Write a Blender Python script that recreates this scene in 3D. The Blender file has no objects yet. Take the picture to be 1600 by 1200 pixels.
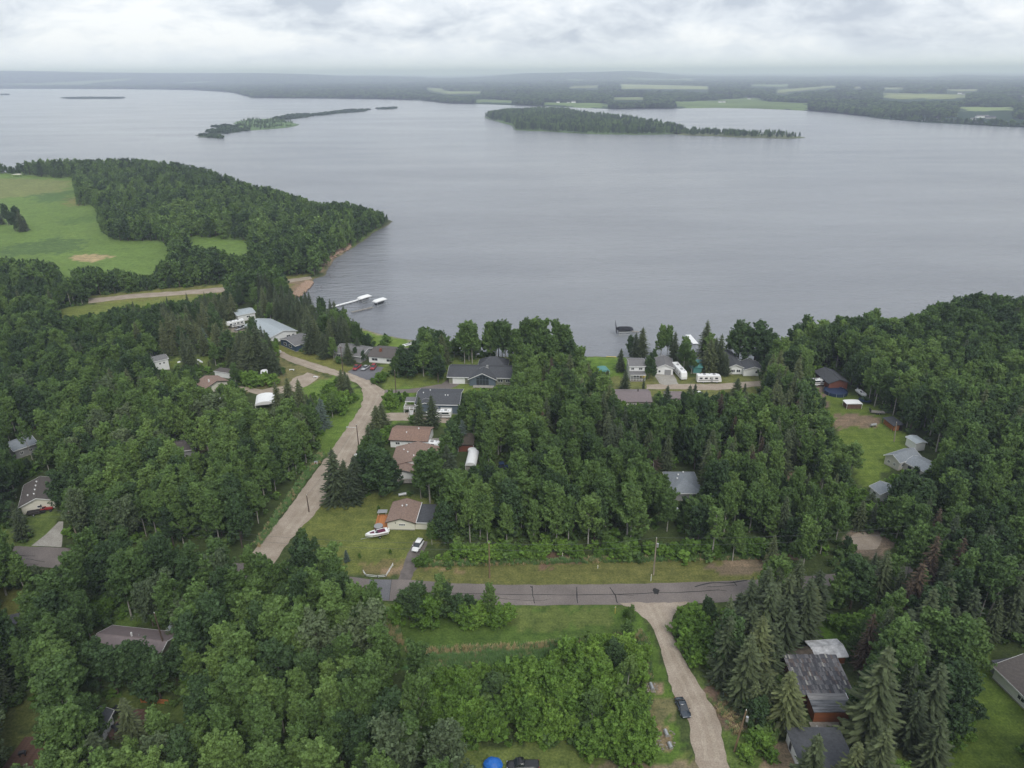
import bpy, math, random
import numpy as np
from mathutils import Matrix, Vector
from mathutils.geometry import tessellate_polygon

random.seed(7)
RNG = np.random.default_rng(7)
R = math.radians
scn = bpy.context.scene
COL = scn.collection

# ------------------------------------------------------------------ camera
CAM_H, PITCH, ROLL, F = 110.0, R(23.3), R(-0.36), 1130.0
cd = bpy.data.cameras.new('camera'); cam = bpy.data.objects.new('camera', cd); COL.objects.link(cam)
CM = Matrix.Translation((0, 0, CAM_H)) @ Matrix.Rotation(math.pi / 2 - PITCH, 4, 'X') @ Matrix.Rotation(ROLL, 4, 'Z')
cam.matrix_world = CM
cd.sensor_width = 36.0; cd.lens = F / 1600 * 36.0
cd.clip_start = 0.5; cd.clip_end = 150000
scn.camera = cam

# ------------------------------------------------------------------ sky, sun, exposure
scn.view_settings.view_transform = 'Standard'; scn.view_settings.look = 'None'
scn.view_settings.gamma = 1.0; scn.view_settings.exposure = 0.27
try: scn.view_settings.use_curve_mapping = False
except Exception: pass
SUN_EL, SUN_AZ = R(48), R(160)
world = bpy.data.worlds.new('World'); scn.world = world; world.use_nodes = True
def build_world():
    nt = world.node_tree; N = nt.nodes; L = nt.links; N.clear()
    out = N.new('ShaderNodeOutputWorld'); bg = N.new('ShaderNodeBackground'); bg.inputs[1].default_value = 0.125
    sky = N.new('ShaderNodeTexSky'); sky.sky_type = 'NISHITA'; sky.sun_disc = False
    sky.sun_elevation = SUN_EL; sky.sun_rotation = SUN_AZ
    tc = N.new('ShaderNodeTexCoord'); sep = N.new('ShaderNodeSeparateXYZ'); L.new(tc.outputs['Generated'], sep.inputs[0])
    def mth(op, a, b=None, clamp=False):
        m = N.new('ShaderNodeMath'); m.operation = op; m.use_clamp = clamp
        for i, v in enumerate((a, b)):
            if v is None: continue
            if isinstance(v, (int, float)): m.inputs[i].default_value = v
            else: L.new(v, m.inputs[i])
        return m.outputs[0]
    zc = mth('MAXIMUM', sep.outputs[2], 0.0); zz = mth('ADD', zc, 0.38)
    cmb = N.new('ShaderNodeCombineXYZ'); L.new(mth('DIVIDE', sep.outputs[0], zz), cmb.inputs[0]); L.new(mth('DIVIDE', sep.outputs[1], zz), cmb.inputs[1])
    def noise(sc, det, rough, dist=0.0, off=0.0):
        mp = N.new('ShaderNodeMapping'); mp.inputs['Location'].default_value = (off, off * .7, 0); L.new(cmb.outputs[0], mp.inputs[0])
        n = N.new('ShaderNodeTexNoise'); n.inputs['Scale'].default_value = sc; n.inputs['Detail'].default_value = det
        n.inputs['Roughness'].default_value = rough; n.inputs['Distortion'].default_value = dist; L.new(mp.outputs[0], n.inputs['Vector']); return n.outputs[0]
    n1 = noise(1.7, 8, 0.56, 0.6, 3.1); n2 = noise(6.5, 6, 0.62, 0.4, 9.4)
    mix = mth('ADD', mth('MULTIPLY', n1, 0.72), mth('MULTIPLY', n2, 0.28))
    cr = N.new('ShaderNodeValToRGB'); L.new(mix, cr.inputs[0]); e = cr.color_ramp.elements
    e[0].position = 0.42; e[0].color = (3.9, 4.3, 4.95, 1); e[1].position = 0.58; e[1].color = (7.1, 7.25, 7.45, 1)
    m = cr.color_ramp.elements.new(0.5); m.color = (5.7, 6.05, 6.55, 1)
    # the cloud deck thins into an even pale band low over the horizon
    hb = mth('DIVIDE', zc, 0.038, True)
    low = N.new('ShaderNodeMix'); low.data_type = 'RGBA'; L.new(hb, low.inputs['Factor']); low.inputs['A'].default_value = (6.5, 6.9, 7.6, 1); L.new(cr.outputs[0], low.inputs['B'])
    fin = N.new('ShaderNodeMix'); fin.data_type = 'RGBA'; fin.inputs['Factor'].default_value = 0.96
    L.new(sky.outputs[0], fin.inputs['A']); L.new(low.outputs['Result'], fin.inputs['B'])
    L.new(fin.outputs['Result'], bg.inputs[0]); L.new(bg.outputs[0], out.inputs[0])
build_world()
sd = bpy.data.lights.new('sun', 'SUN'); sd.energy = 1.5; sd.angle = R(25); sd.color = (1, .97, .92)
sun = bpy.data.objects.new('sun', sd); COL.objects.link(sun)
sun.rotation_euler = (math.pi / 2 - SUN_EL, 0, math.pi - SUN_AZ)
scn.cycles.use_denoising = True
scn.cycles.max_bounces = 7; scn.cycles.diffuse_bounces = 4; scn.cycles.glossy_bounces = 2
scn.cycles.transmission_bounces = 3; scn.cycles.volume_bounces = 2; scn.cycles.transparent_max_bounces = 4

# ------------------------------------------------------------------ ground positions
M3 = np.array(CM.to_3x3()); C0 = np.array([0, 0, CAM_H])
def G(px, py, z=0.0):
    """ground (or height z) point seen at a photograph pixel (1600 x 1200)"""
    px = np.asarray(px, float); py = np.asarray(py, float)
    d = np.stack([(px - 800) / F, -(py - 600) / F, -np.ones_like(px)], -1) @ M3.T
    t = (z - CAM_H) / d[..., 2]
    return C0 + d * t[..., None]
def P(px, py, z=0.0):
    return Vector(G(px, py, z))
def proj(p):
    q = (np.asarray(p, float) - C0) @ M3
    return np.stack([800 + F * q[..., 0] / -q[..., 2], 600 - F * q[..., 1] / -q[..., 2]], -1)
def inside(poly, x, y):
    poly = np.asarray(poly, float); r = np.zeros(np.shape(x), bool); n = len(poly)
    for i in range(n):
        x1, y1 = poly[i]; x2, y2 = poly[(i + 1) % n]
        if y1 == y2: continue
        c = ((y1 > y) != (y2 > y)) & (x < (x2 - x1) * (y - y1) / (y2 - y1) + x1)
        r ^= c
    return r
def hash2(ix, iy, s):
    h = (ix.astype(np.int64) * 374761393 + iy.astype(np.int64) * 668265263 + s * 1442695041) & 0xFFFFFFFF
    h = ((h ^ (h >> 13)) * 1274126177) & 0xFFFFFFFF
    return ((h ^ (h >> 16)) & 0xFFFF) / 65535.0
def vnoise(x, y, s=0):
    ix = np.floor(x); iy = np.floor(y); fx = x - ix; fy = y - iy
    fx = fx * fx * (3 - 2 * fx); fy = fy * fy * (3 - 2 * fy)
    a = hash2(ix, iy, s); b = hash2(ix + 1, iy, s); c = hash2(ix, iy + 1, s); d = hash2(ix + 1, iy + 1, s)
    return (a * (1 - fx) + b * fx) * (1 - fy) + (c * (1 - fx) + d * fx) * fy
def fbm(x, y, s=0, o=4):
    v = 0; a = .5; t = 0
    for k in range(o):
        v = v + a * vnoise(x * 2 ** k, y * 2 ** k, s + k); t += a; a *= .55
    return v / t

# ------------------------------------------------------------------ mesh helpers
def mesh_np(name, verts, faces, mats, mat_idx=None, smooth=False):
    me = bpy.data.meshes.new(name); me.from_pydata([tuple(v) for v in verts], [], faces)
    for m in (mats if isinstance(mats, (list, tuple)) else [mats]): me.materials.append(m)
    if mat_idx is not None: me.polygons.foreach_set('material_index', mat_idx)
    if smooth: me.polygons.foreach_set('use_smooth', [True] * len(me.polygons))
    me.update(); return me
def quads_np(name, V, mats, tint=None, mat_idx=None):
    """V: (n,4,3) separate quads"""
    n = len(V); me = bpy.data.meshes.new(name); me.vertices.add(n * 4)
    me.vertices.foreach_set('co', V.reshape(-1).astype(np.float32)); me.loops.add(n * 4)
    me.loops.foreach_set('vertex_index', np.arange(n * 4, dtype=np.int32)); me.polygons.add(n)
    me.polygons.foreach_set('loop_start', np.arange(0, n * 4, 4, dtype=np.int32))
    for m in (mats if isinstance(mats, (list, tuple)) else [mats]): me.materials.append(m)
    if tint is not None:
        a = me.attributes.new('tint', 'FLOAT', 'POINT'); a.data.foreach_set('value', np.repeat(tint, 4).astype(np.float32))
    me.update(calc_edges=True); return me
class MB:
    def __init__(s): s.v = []; s.f = []
    def box(s, x0, x1, y0, y1, z0, z1):
        b = len(s.v); s.v += [(x0, y0, z0), (x1, y0, z0), (x1, y1, z0), (x0, y1, z0), (x0, y0, z1), (x1, y0, z1), (x1, y1, z1), (x0, y1, z1)]
        s.f += [(b, b + 3, b + 2, b + 1), (b + 4, b + 5, b + 6, b + 7), (b, b + 1, b + 5, b + 4), (b + 1, b + 2, b + 6, b + 5), (b + 2, b + 3, b + 7, b + 6), (b + 3, b, b + 4, b + 7)]; return s
    def hexa(s, pts):
        b = len(s.v); s.v += [tuple(p) for p in pts]
        s.f += [(b, b + 3, b + 2, b + 1), (b + 4, b + 5, b + 6, b + 7), (b, b + 1, b + 5, b + 4), (b + 1, b + 2, b + 6, b + 5), (b + 2, b + 3, b + 7, b + 6), (b + 3, b, b + 4, b + 7)]; return s
    def slab(s, pts, t):
        """flat polygon pts thickened downward by t"""
        b = len(s.v); n = len(pts); s.v += [tuple(p) for p in pts] + [(p[0], p[1], p[2] - t) for p in pts]
        s.f.append(tuple(range(b, b + n))); s.f.append(tuple(range(b + 2 * n - 1, b + n - 1, -1)))
        for i in range(n): j = (i + 1) % n; s.f.append((b + i, b + n + i, b + n + j, b + j))
        return s
    def tube(s, a, b_, r0, r1, n=8, cap=True):
        a = Vector(a); b_ = Vector(b_); d = (b_ - a).normalized(); u = d.orthogonal().normalized(); w = d.cross(u); b = len(s.v)
        for p, r in ((a, r0), (b_, r1)):
            for k in range(n):
                an = 2 * math.pi * k / n; s.v.append(tuple(p + u * (r * math.cos(an)) + w * (r * math.sin(an))))
        for k in range(n): j = (k + 1) % n; s.f.append((b + k, b + j, b + n + j, b + n + k))
        if cap: s.f.append(tuple(range(b + n - 1, b - 1, -1))); s.f.append(tuple(range(b + n, b + 2 * n)))
        return s
    def loft(s, rings, cap=True):
        b = len(s.v); n = len(rings[0])
        for r in rings: s.v += [tuple(p) for p in r]
        for i in range(len(rings) - 1):
            for k in range(n): j = (k + 1) % n; s.f.append((b + i * n + k, b + i * n + j, b + (i + 1) * n + j, b + (i + 1) * n + k))
        if cap: s.f.append(tuple(range(b + n - 1, b - 1, -1))); e = b + (len(rings) - 1) * n; s.f.append(tuple(range(e, e + n)))
        return s
    def ball(s, c, rx, ry, rz, n=8, m=5, z0=-1.0):
        rings = []
        for i in range(m + 1):
            t = math.asin(max(-1, min(1, z0 + (1 - z0) * i / m))); q = max(.02, math.cos(t))
            rings.append([(c[0] + rx * q * math.cos(2 * math.pi * k / n), c[1] + ry * q * math.sin(2 * math.pi * k / n), c[2] + rz * math.sin(t)) for k in range(n)])
        return s.loft(rings)
    def build(s, name, mat, parent=None, smooth=False):
        o = bpy.data.objects.new(name, mesh_np(name, s.v, s.f, mat, smooth=smooth)); COL.objects.link(o)
        if parent: o.parent = parent
        return o
def tag(o, label=None, cat=None, group=None, kind=None):
    if label: o['label'] = label
    if cat: o['category'] = cat
    if group: o['group'] = group
    if kind: o['kind'] = kind
    return o
def thing(name, label, cat, loc=(0, 0, 0), rz=0.0, group=None):
    o = bpy.data.objects.new(name, None); COL.objects.link(o); o.empty_display_size = .5
    o.location = loc; o.rotation_euler = (0, 0, rz); return tag(o, label, cat, group)
def kids(o): return [c for c in bpy.data.objects if c.parent == o]
def copy_thing(o, loc, rz, label=None, scale=None):
    def rec(s, par):
        c = s.copy(); COL.objects.link(c); c.parent = par
        for ch in CH.get(s.name, []): rec(ch, c)
        return c
    CH = {}
    for x in COL.objects:
        if x.parent: CH.setdefault(x.parent.name, []).append(x)
    c = rec(o, None); c.location = loc; c.rotation_euler = (0, 0, rz)
    if label: c['label'] = label
    if scale: c.scale = (scale,) * 3
    return c

# ------------------------------------------------------------------ materials
def nmat(name):
    m = bpy.data.materials.new(name); m.use_nodes = True; nt = m.node_tree; b = nt.nodes['Principled BSDF']
    return m, nt, nt.nodes, nt.links, b
def tex_noise(N, L, sc, det=4, rough=.55, vec=None, scale3=None, coords='Object'):
    n = N.new('ShaderNodeTexNoise'); n.inputs['Scale'].default_value = sc; n.inputs['Detail'].default_value = det; n.inputs['Roughness'].default_value = rough
    if vec is None:
        g = N.new('ShaderNodeNewGeometry') if coords == 'World' else N.new('ShaderNodeTexCoord')
        vec = g.outputs['Position'] if coords == 'World' else g.outputs['Object']
    if scale3:
        mp = N.new('ShaderNodeMapping'); mp.inputs['Scale'].default_value = scale3; L.new(vec, mp.inputs[0]); vec = mp.outputs[0]
    L.new(vec, n.inputs['Vector']); return n.outputs[0]
def ramp(N, L, fac, stops):
    c = N.new('ShaderNodeValToRGB'); L.new(fac, c.inputs[0]); el = c.color_ramp.elements
    while len(el) < len(stops): el.new(.5)
    for e, (p, q) in zip(el, stops): e.position = p; e.color = (*q, 1)
    return c.outputs[0]
def mulc(N, L, a, b, fac=1.0, mode='MULTIPLY'):
    m = N.new('ShaderNodeMix'); m.data_type = 'RGBA'; m.blend_type = mode; m.inputs['Factor'].default_value = fac
    for k, v in (('A', a), ('B', b)):
        if isinstance(v, tuple): m.inputs[k].default_value = (*v, 1)
        else: L.new(v, m.inputs[k])
    return m.outputs['Result']
_mc = {}
def surf(name, col, var=.18, sc=1.5, rough=.75, scale3=None, spec=.3, metal=0.0, bump=0.0):
    """weathered plain surface: colour with blotches and fine grain"""
    if name in _mc: return _mc[name]
    m, nt, N, L, b = nmat(name)
    n = tex_noise(N, L, sc, 5, .65, scale3=scale3)
    c = ramp(N, L, n, [(.3, tuple(x * (1 - var) for x in col)), (.7, tuple(min(1, x * (1 + var)) for x in col))])
    L.new(c, b.inputs['Base Color']); b.inputs['Roughness'].default_value = rough; b.inputs['Specular IOR Level'].default_value = spec; b.inputs['Metallic'].default_value = metal
    if bump:
        bp = N.new('ShaderNodeBump'); bp.inputs['Strength'].default_value = bump; L.new(n, bp.inputs['Height']); L.new(bp.outputs[0], b.inputs['Normal'])
    _mc[name] = m; return m
def leafmat(name, c0, c1, c2, hue=.0):
    m, nt, N, L, b = nmat(name)
    oi = N.new('ShaderNodeObjectInfo'); at = N.new('ShaderNodeAttribute'); at.attribute_name = 'tint'
    grove = tex_noise(N, L, .012, 3, .5, coords='World')
    ad = N.new('ShaderNodeMath'); ad.operation = 'MULTIPLY_ADD'; ad.inputs[1].default_value = .5; L.new(oi.outputs['Random'], ad.inputs[0])
    sc = N.new('ShaderNodeMath'); sc.operation = 'MULTIPLY_ADD'; sc.inputs[1].default_value = 1.8; sc.inputs[2].default_value = -.65; L.new(grove, sc.inputs[0]); L.new(sc.outputs[0], ad.inputs[2])
    c = ramp(N, L, ad.outputs[0], [(.1, c0), (.5, c1), (.95, c2)])
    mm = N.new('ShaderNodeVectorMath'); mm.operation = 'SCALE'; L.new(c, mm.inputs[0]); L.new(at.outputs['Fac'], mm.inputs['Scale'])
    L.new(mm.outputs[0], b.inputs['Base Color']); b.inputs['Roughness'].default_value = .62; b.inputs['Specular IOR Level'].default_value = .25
    tr = N.new('ShaderNodeBsdfTranslucent'); L.new(mulc(N, L, mm.outputs[0], (1.1, 1.25, .6)), tr.inputs[0])
    ms = N.new('ShaderNodeMixShader'); ms.inputs[0].default_value = .2; L.new(b.outputs[0], ms.inputs[1]); L.new(tr.outputs[0], ms.inputs[2])
    L.new(ms.outputs[0], N['Material Output'].inputs[0]); return m
LEAF = leafmat('aspen_leaves', (.060, .106, .032), (.102, .170, .046), (.165, .248, .066))
LEAF_D = leafmat('dark_leaves', (.038, .070, .027), (.054, .097, .035), (.080, .132, .044))
LEAF_S = leafmat('silver_leaves', (.085, .120, .060), (.110, .148, .070), (.14, .180, .085))
LEAF_B = leafmat('shrub_leaves', (.075, .140, .026), (.115, .205, .034), (.18, .29, .05))
NEED = leafmat('spruce_needles', (.048, .066, .036), (.074, .096, .046), (.125, .145, .060))
NEED_B = leafmat('blue_spruce_needles', (.07, .10, .085), (.09, .12, .10), (.11, .15, .12))
NEED_R = leafmat('dry_needles', (.070, .050, .035), (.085, .062, .042), (.11, .078, .05))
BARK_P = surf('pale_bark', (.36, .34, .30), .5, 3.0, scale3=(1, 1, 2.5))
BARK_D = surf('dark_bark', (.10, .08, .065), .4, 3.0)
BARK_G = surf('grey_dead_wood', (.24, .225, .21), .3, 3.0)

def groundmat():
    m, nt, N, L, b = nmat('ground_cover'); at = N.new('ShaderNodeAttribute'); at.attribute_name = 'gcol'
    n1 = tex_noise(N, L, .35, 6, .7, coords='World'); n2 = tex_noise(N, L, 2.2, 5, .7, coords='World')
    n3 = tex_noise(N, L, 1.0, 3, .6, coords='World', scale3=(.05, .9, 1))
    c = mulc(N, L, at.outputs['Color'], ramp(N, L, n1, [(.32, (.66, .70, .66)), (.68, (1.34, 1.26, 1.2))]))
    c = mulc(N, L, c, ramp(N, L, n2, [(.32, (.58, .62, .58)), (.68, (1.42, 1.36, 1.3))]))
    c = mulc(N, L, c, ramp(N, L, n3, [(.35, (.90, .92, .90)), (.65, (1.10, 1.08, 1.08))]))
    L.new(c, b.inputs['Base Color']); b.inputs['Roughness'].default_value = .9; b.inputs['Specular IOR Level'].default_value = .15
    bp = N.new('ShaderNodeBump'); bp.inputs['Strength'].default_value = .5; bp.inputs['Distance'].default_value = .12; L.new(n2, bp.inputs['Height']); L.new(bp.outputs[0], b.inputs['Normal'])
    return m
GROUND = groundmat()
def gravelmat(name, c0, c1, c2, sc=.25):
    m, nt, N, L, b = nmat(name)
    n1 = tex_noise(N, L, sc, 5, .6, coords='World'); n2 = tex_noise(N, L, 3.5, 5, .75, coords='World')
    c = ramp(N, L, n1, [(.3, c0), (.52, c1), (.72, c2)])
    c = mulc(N, L, c, ramp(N, L, n2, [(.32, (.72, .72, .73)), (.68, (1.26, 1.25, 1.24))]))
    L.new(c, b.inputs['Base Color']); b.inputs['Roughness'].default_value = .9; b.inputs['Specular IOR Level'].default_value = .2
    bp = N.new('ShaderNodeBump'); bp.inputs['Strength'].default_value = .35; bp.inputs['Distance'].default_value = .05; L.new(n2, bp.inputs['Height']); L.new(bp.outputs[0], b.inputs['Normal'])
    return m
GRAVEL = gravelmat('gravel', (.295, .24, .185), (.355, .295, .235), (.42, .355, .288))
ASPH = gravelmat('old_asphalt', (.155, .135, .125), (.19, .165, .152), (.235, .205, .185), .12)
TRACK = gravelmat('packed_gravel', (.33, .275, .215), (.39, .33, .262), (.45, .385, .315))
ASPH_N = gravelmat('new_asphalt', (.13, .13, .14), (.15, .15, .16), (.175, .175, .185), .2)
CONC = gravelmat('concrete', (.30, .28, .25), (.36, .34, .30), (.42, .40, .36), .4)
TAR = surf('tar', (.028, .027, .027), .2, 2)
def watermat():
    m, nt, N, L, b = nmat('lake_water')
    slick = tex_noise(N, L, .006, 5, .6, coords='World', scale3=(.45, 1.6, 1)); patch = tex_noise(N, L, .0016, 4, .55, coords='World')
    c = ramp(N, L, slick, [(.3, (.172, .180, .198)), (.7, (.255, .264, .282))])
    c = mulc(N, L, c, ramp(N, L, patch, [(.35, (.84, .85, .87)), (.65, (1.14, 1.13, 1.11))]))
    L.new(c, b.inputs['Base Color']); b.inputs['IOR'].default_value = 1.42
    rr = N.new('ShaderNodeMapRange'); L.new(slick, rr.inputs[0]); rr.inputs[1].default_value = .3; rr.inputs[2].default_value = .7; rr.inputs[3].default_value = .22; rr.inputs[4].default_value = .14
    L.new(rr.outputs[0], b.inputs['Roughness'])
    g = N.new('ShaderNodeNewGeometry'); mp = N.new('ShaderNodeMapping'); mp.inputs['Rotation'].default_value = (0, 0, R(12)); mp.inputs['Scale'].default_value = (.35, 1.0, 1); L.new(g.outputs['Position'], mp.inputs[0])
    w1 = tex_noise(N, L, .42, 5, .66, vec=mp.outputs[0]); w2 = tex_noise(N, L, .12, 4, .55, vec=mp.outputs[0])
    a = N.new('ShaderNodeMath'); a.operation = 'MULTIPLY_ADD'; a.inputs[1].default_value = 1.6; L.new(w2, a.inputs[0]); L.new(w1, a.inputs[2])
    bp = N.new('ShaderNodeBump'); bp.inputs['Strength'].default_value = 1.0; bp.inputs['Distance'].default_value = .9; L.new(a.outputs[0], bp.inputs['Height']); L.new(bp.outputs[0], b.inputs['Normal'])
    return m
WATER = watermat()
GLASS = surf('window_glass', (.035, .042, .05), .1, 2, .12, spec=.6)
WHITE = surf('white_paint', (.80, .80, .79), .05, 1.0, .5)
OFFW = surf('cream_siding', (.74, .71, .61), .06, .8, .7, scale3=(.3, .3, 6))
TRIM = surf('dark_trim', (.05, .045, .042), .1, 1)
GREYW = surf('grey_siding', (.30, .30, .30), .08, .8, .7, scale3=(.3, .3, 6))
PALEW = surf('pale_siding', (.54, .52, .47), .06, .8, .7, scale3=(.3, .3, 6))
BLUEW = surf('blue_siding', (.050, .085, .14), .08, .8, .7, scale3=(.3, .3, 6))
BLUEG = surf('blue_grey_siding', (.11, .14, .17), .08, .8, .7, scale3=(.3, .3, 6))
SAGE = surf('sage_siding', (.21, .22, .16), .08, .8, .7, scale3=(.3, .3, 6))
LOGW = surf('orange_log_wall', (.24, .085, .035), .3, 1.2, .7, scale3=(.2, .2, 9))
REDW = surf('rust_siding', (.20, .075, .05), .2, 1.2, .7, scale3=(.2, .2, 7))
WOOD = surf('brown_deck_wood', (.13, .075, .055), .3, 2, .8)
WOOD_O = surf('orange_wood', (.42, .17, .06), .3, 2, .7)
WOOD_G = surf('grey_wood', (.27, .25, .22), .3, 2, .8)
R_BROWN = surf('brown_shingles', (.23, .15, .115), .3, 2.2, .9, bump=.3)
R_TAN = surf('tan_shingles', (.25, .175, .14), .25, 2.2, .9, bump=.3)
R_DARK = surf('charcoal_shingles', (.075, .078, .085), .25, 2.2, .9, bump=.3)
R_GREY = surf('grey_shingles', (.17, .165, .165), .22, 2.2, .9, bump=.3)
R_BRG = surf('brown_grey_shingles', (.105, .092, .085), .22, 2.2, .9, bump=.3)
R_MAUVE = surf('mauve_metal_roof', (.19, .155, .155), .12, 1.2, .5)
R_BLUE = surf('pale_blue_metal_roof', (.36, .40, .42), .10, 1.0, .5)
R_SLATE = surf('blue_grey_shingles', (.22, .24, .26), .18, 2.2, .85, bump=.3)
R_MOSS = surf('mossy_roof', (.075, .06, .045), .35, 1.2, .9)
R_TEAL = surf('teal_roof', (.09, .25, .23), .15, 1.2, .6)
GALV = surf('galvanised_steel', (.5, .51, .52), .15, 2, .4, metal=.6)
BLACK = surf('black_paint', (.015, .016, .018), .2, 1, .3, spec=.6)
TYRE = surf('tyre_rubber', (.02, .02, .02), .1, 1, .9)
CARPAINT = surf('dark_car_paint', (.040, .052, .068), .1, 1, .18, spec=.7)
REDP = surf('red_paint', (.30, .02, .022), .1, 1, .3, spec=.6)
SILV = surf('silver_paint', (.46, .47, .48), .06, 1, .3, spec=.6, metal=.3)
MAROON = surf('maroon_vinyl', (.12, .02, .05), .1, 1, .5)
BLUET = surf('blue_tarp', (.02, .14, .50), .2, 1.5, .5)
NAVY = surf('navy_paint', (.025, .045, .095), .2, 1, .4)
YELL = surf('yellow_paint', (.55, .42, .08), .1, 1, .5)
PERGO = surf('pole_wood', (.22, .15, .09), .25, 2, .85, scale3=(1, 1, .2))
POLE_D = surf('dark_pole_wood', (.11, .08, .06), .25, 2, .85, scale3=(1, 1, .2))
WIRE = surf('wire_metal', (.12, .13, .13), .1, 1, .5)
ROCKM = surf('rock', (.25, .225, .185), .3, 1.4, .9)
REDROCK = surf('reddish_rock', (.33, .23, .165), .35, 1.4, .9)
CLOTH_B = surf('black_fabric', (.02, .021, .026), .2, 1, .8)
TERRA = surf('orange_plastic', (.55, .12, .05), .1, 1, .5)

# ------------------------------------------------------------------ land, lake, far shore
EXT = 60000.0
SHORE = [(-1500, 262), (-400, 263), (0, 269), (60, 266), (150, 263), (230, 262), (300, 271), (350, 285), (400, 300), (440, 312), (500, 326), (550, 328), (590, 335), (614, 345),
         (603, 353), (582, 364), (573, 372), (548, 389), (524, 403), (513, 417), (508, 430), (490, 434), (487, 445), (470, 460), (463, 472), (500, 496), (540, 507), (566, 511), (600, 522),
         (645, 530), (700, 545), (750, 553), (800, 556), (850, 558), (905, 555), (980, 556), (1010, 560), (1100, 561), (1200, 562), (1240, 552), (1300, 545), (1380, 531), (1440, 520), (1500, 503), (1600, 498), (1750, 500), (2300, 520), (3600, 640)]
shore_w = [tuple(G(*p)[:2]) for p in SHORE]
land_poly = [(-4000, -3000)] + [(-4000, shore_w[0][1])] + shore_w + [(4000, shore_w[-1][1]), (4000, -3000)]
def seg_dist(poly, x, y, closed=True):
    d = np.full(np.shape(x), 1e9); n = len(poly)
    for i in range(n if closed else n - 1):
        x1, y1 = poly[i]; x2, y2 = poly[(i + 1) % n]; dx, dy = x2 - x1, y2 - y1; l2 = dx * dx + dy * dy + 1e-9
        t = np.clip(((x - x1) * dx + (y - y1) * dy) / l2, 0, 1); d = np.minimum(d, np.hypot(x - x1 - t * dx, y - y1 - t * dy))
    return d
lawn = (.10, .165, .035); lawn2 = (.14, .165, .055); lawnb = (.10, .20, .035); floor_c = (.055, .078, .028); dirt = (.19, .14, .11); rough = (.075, .12, .03); drygr = (.20, .17, .085); gold = (.15, .19, .05)
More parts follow.
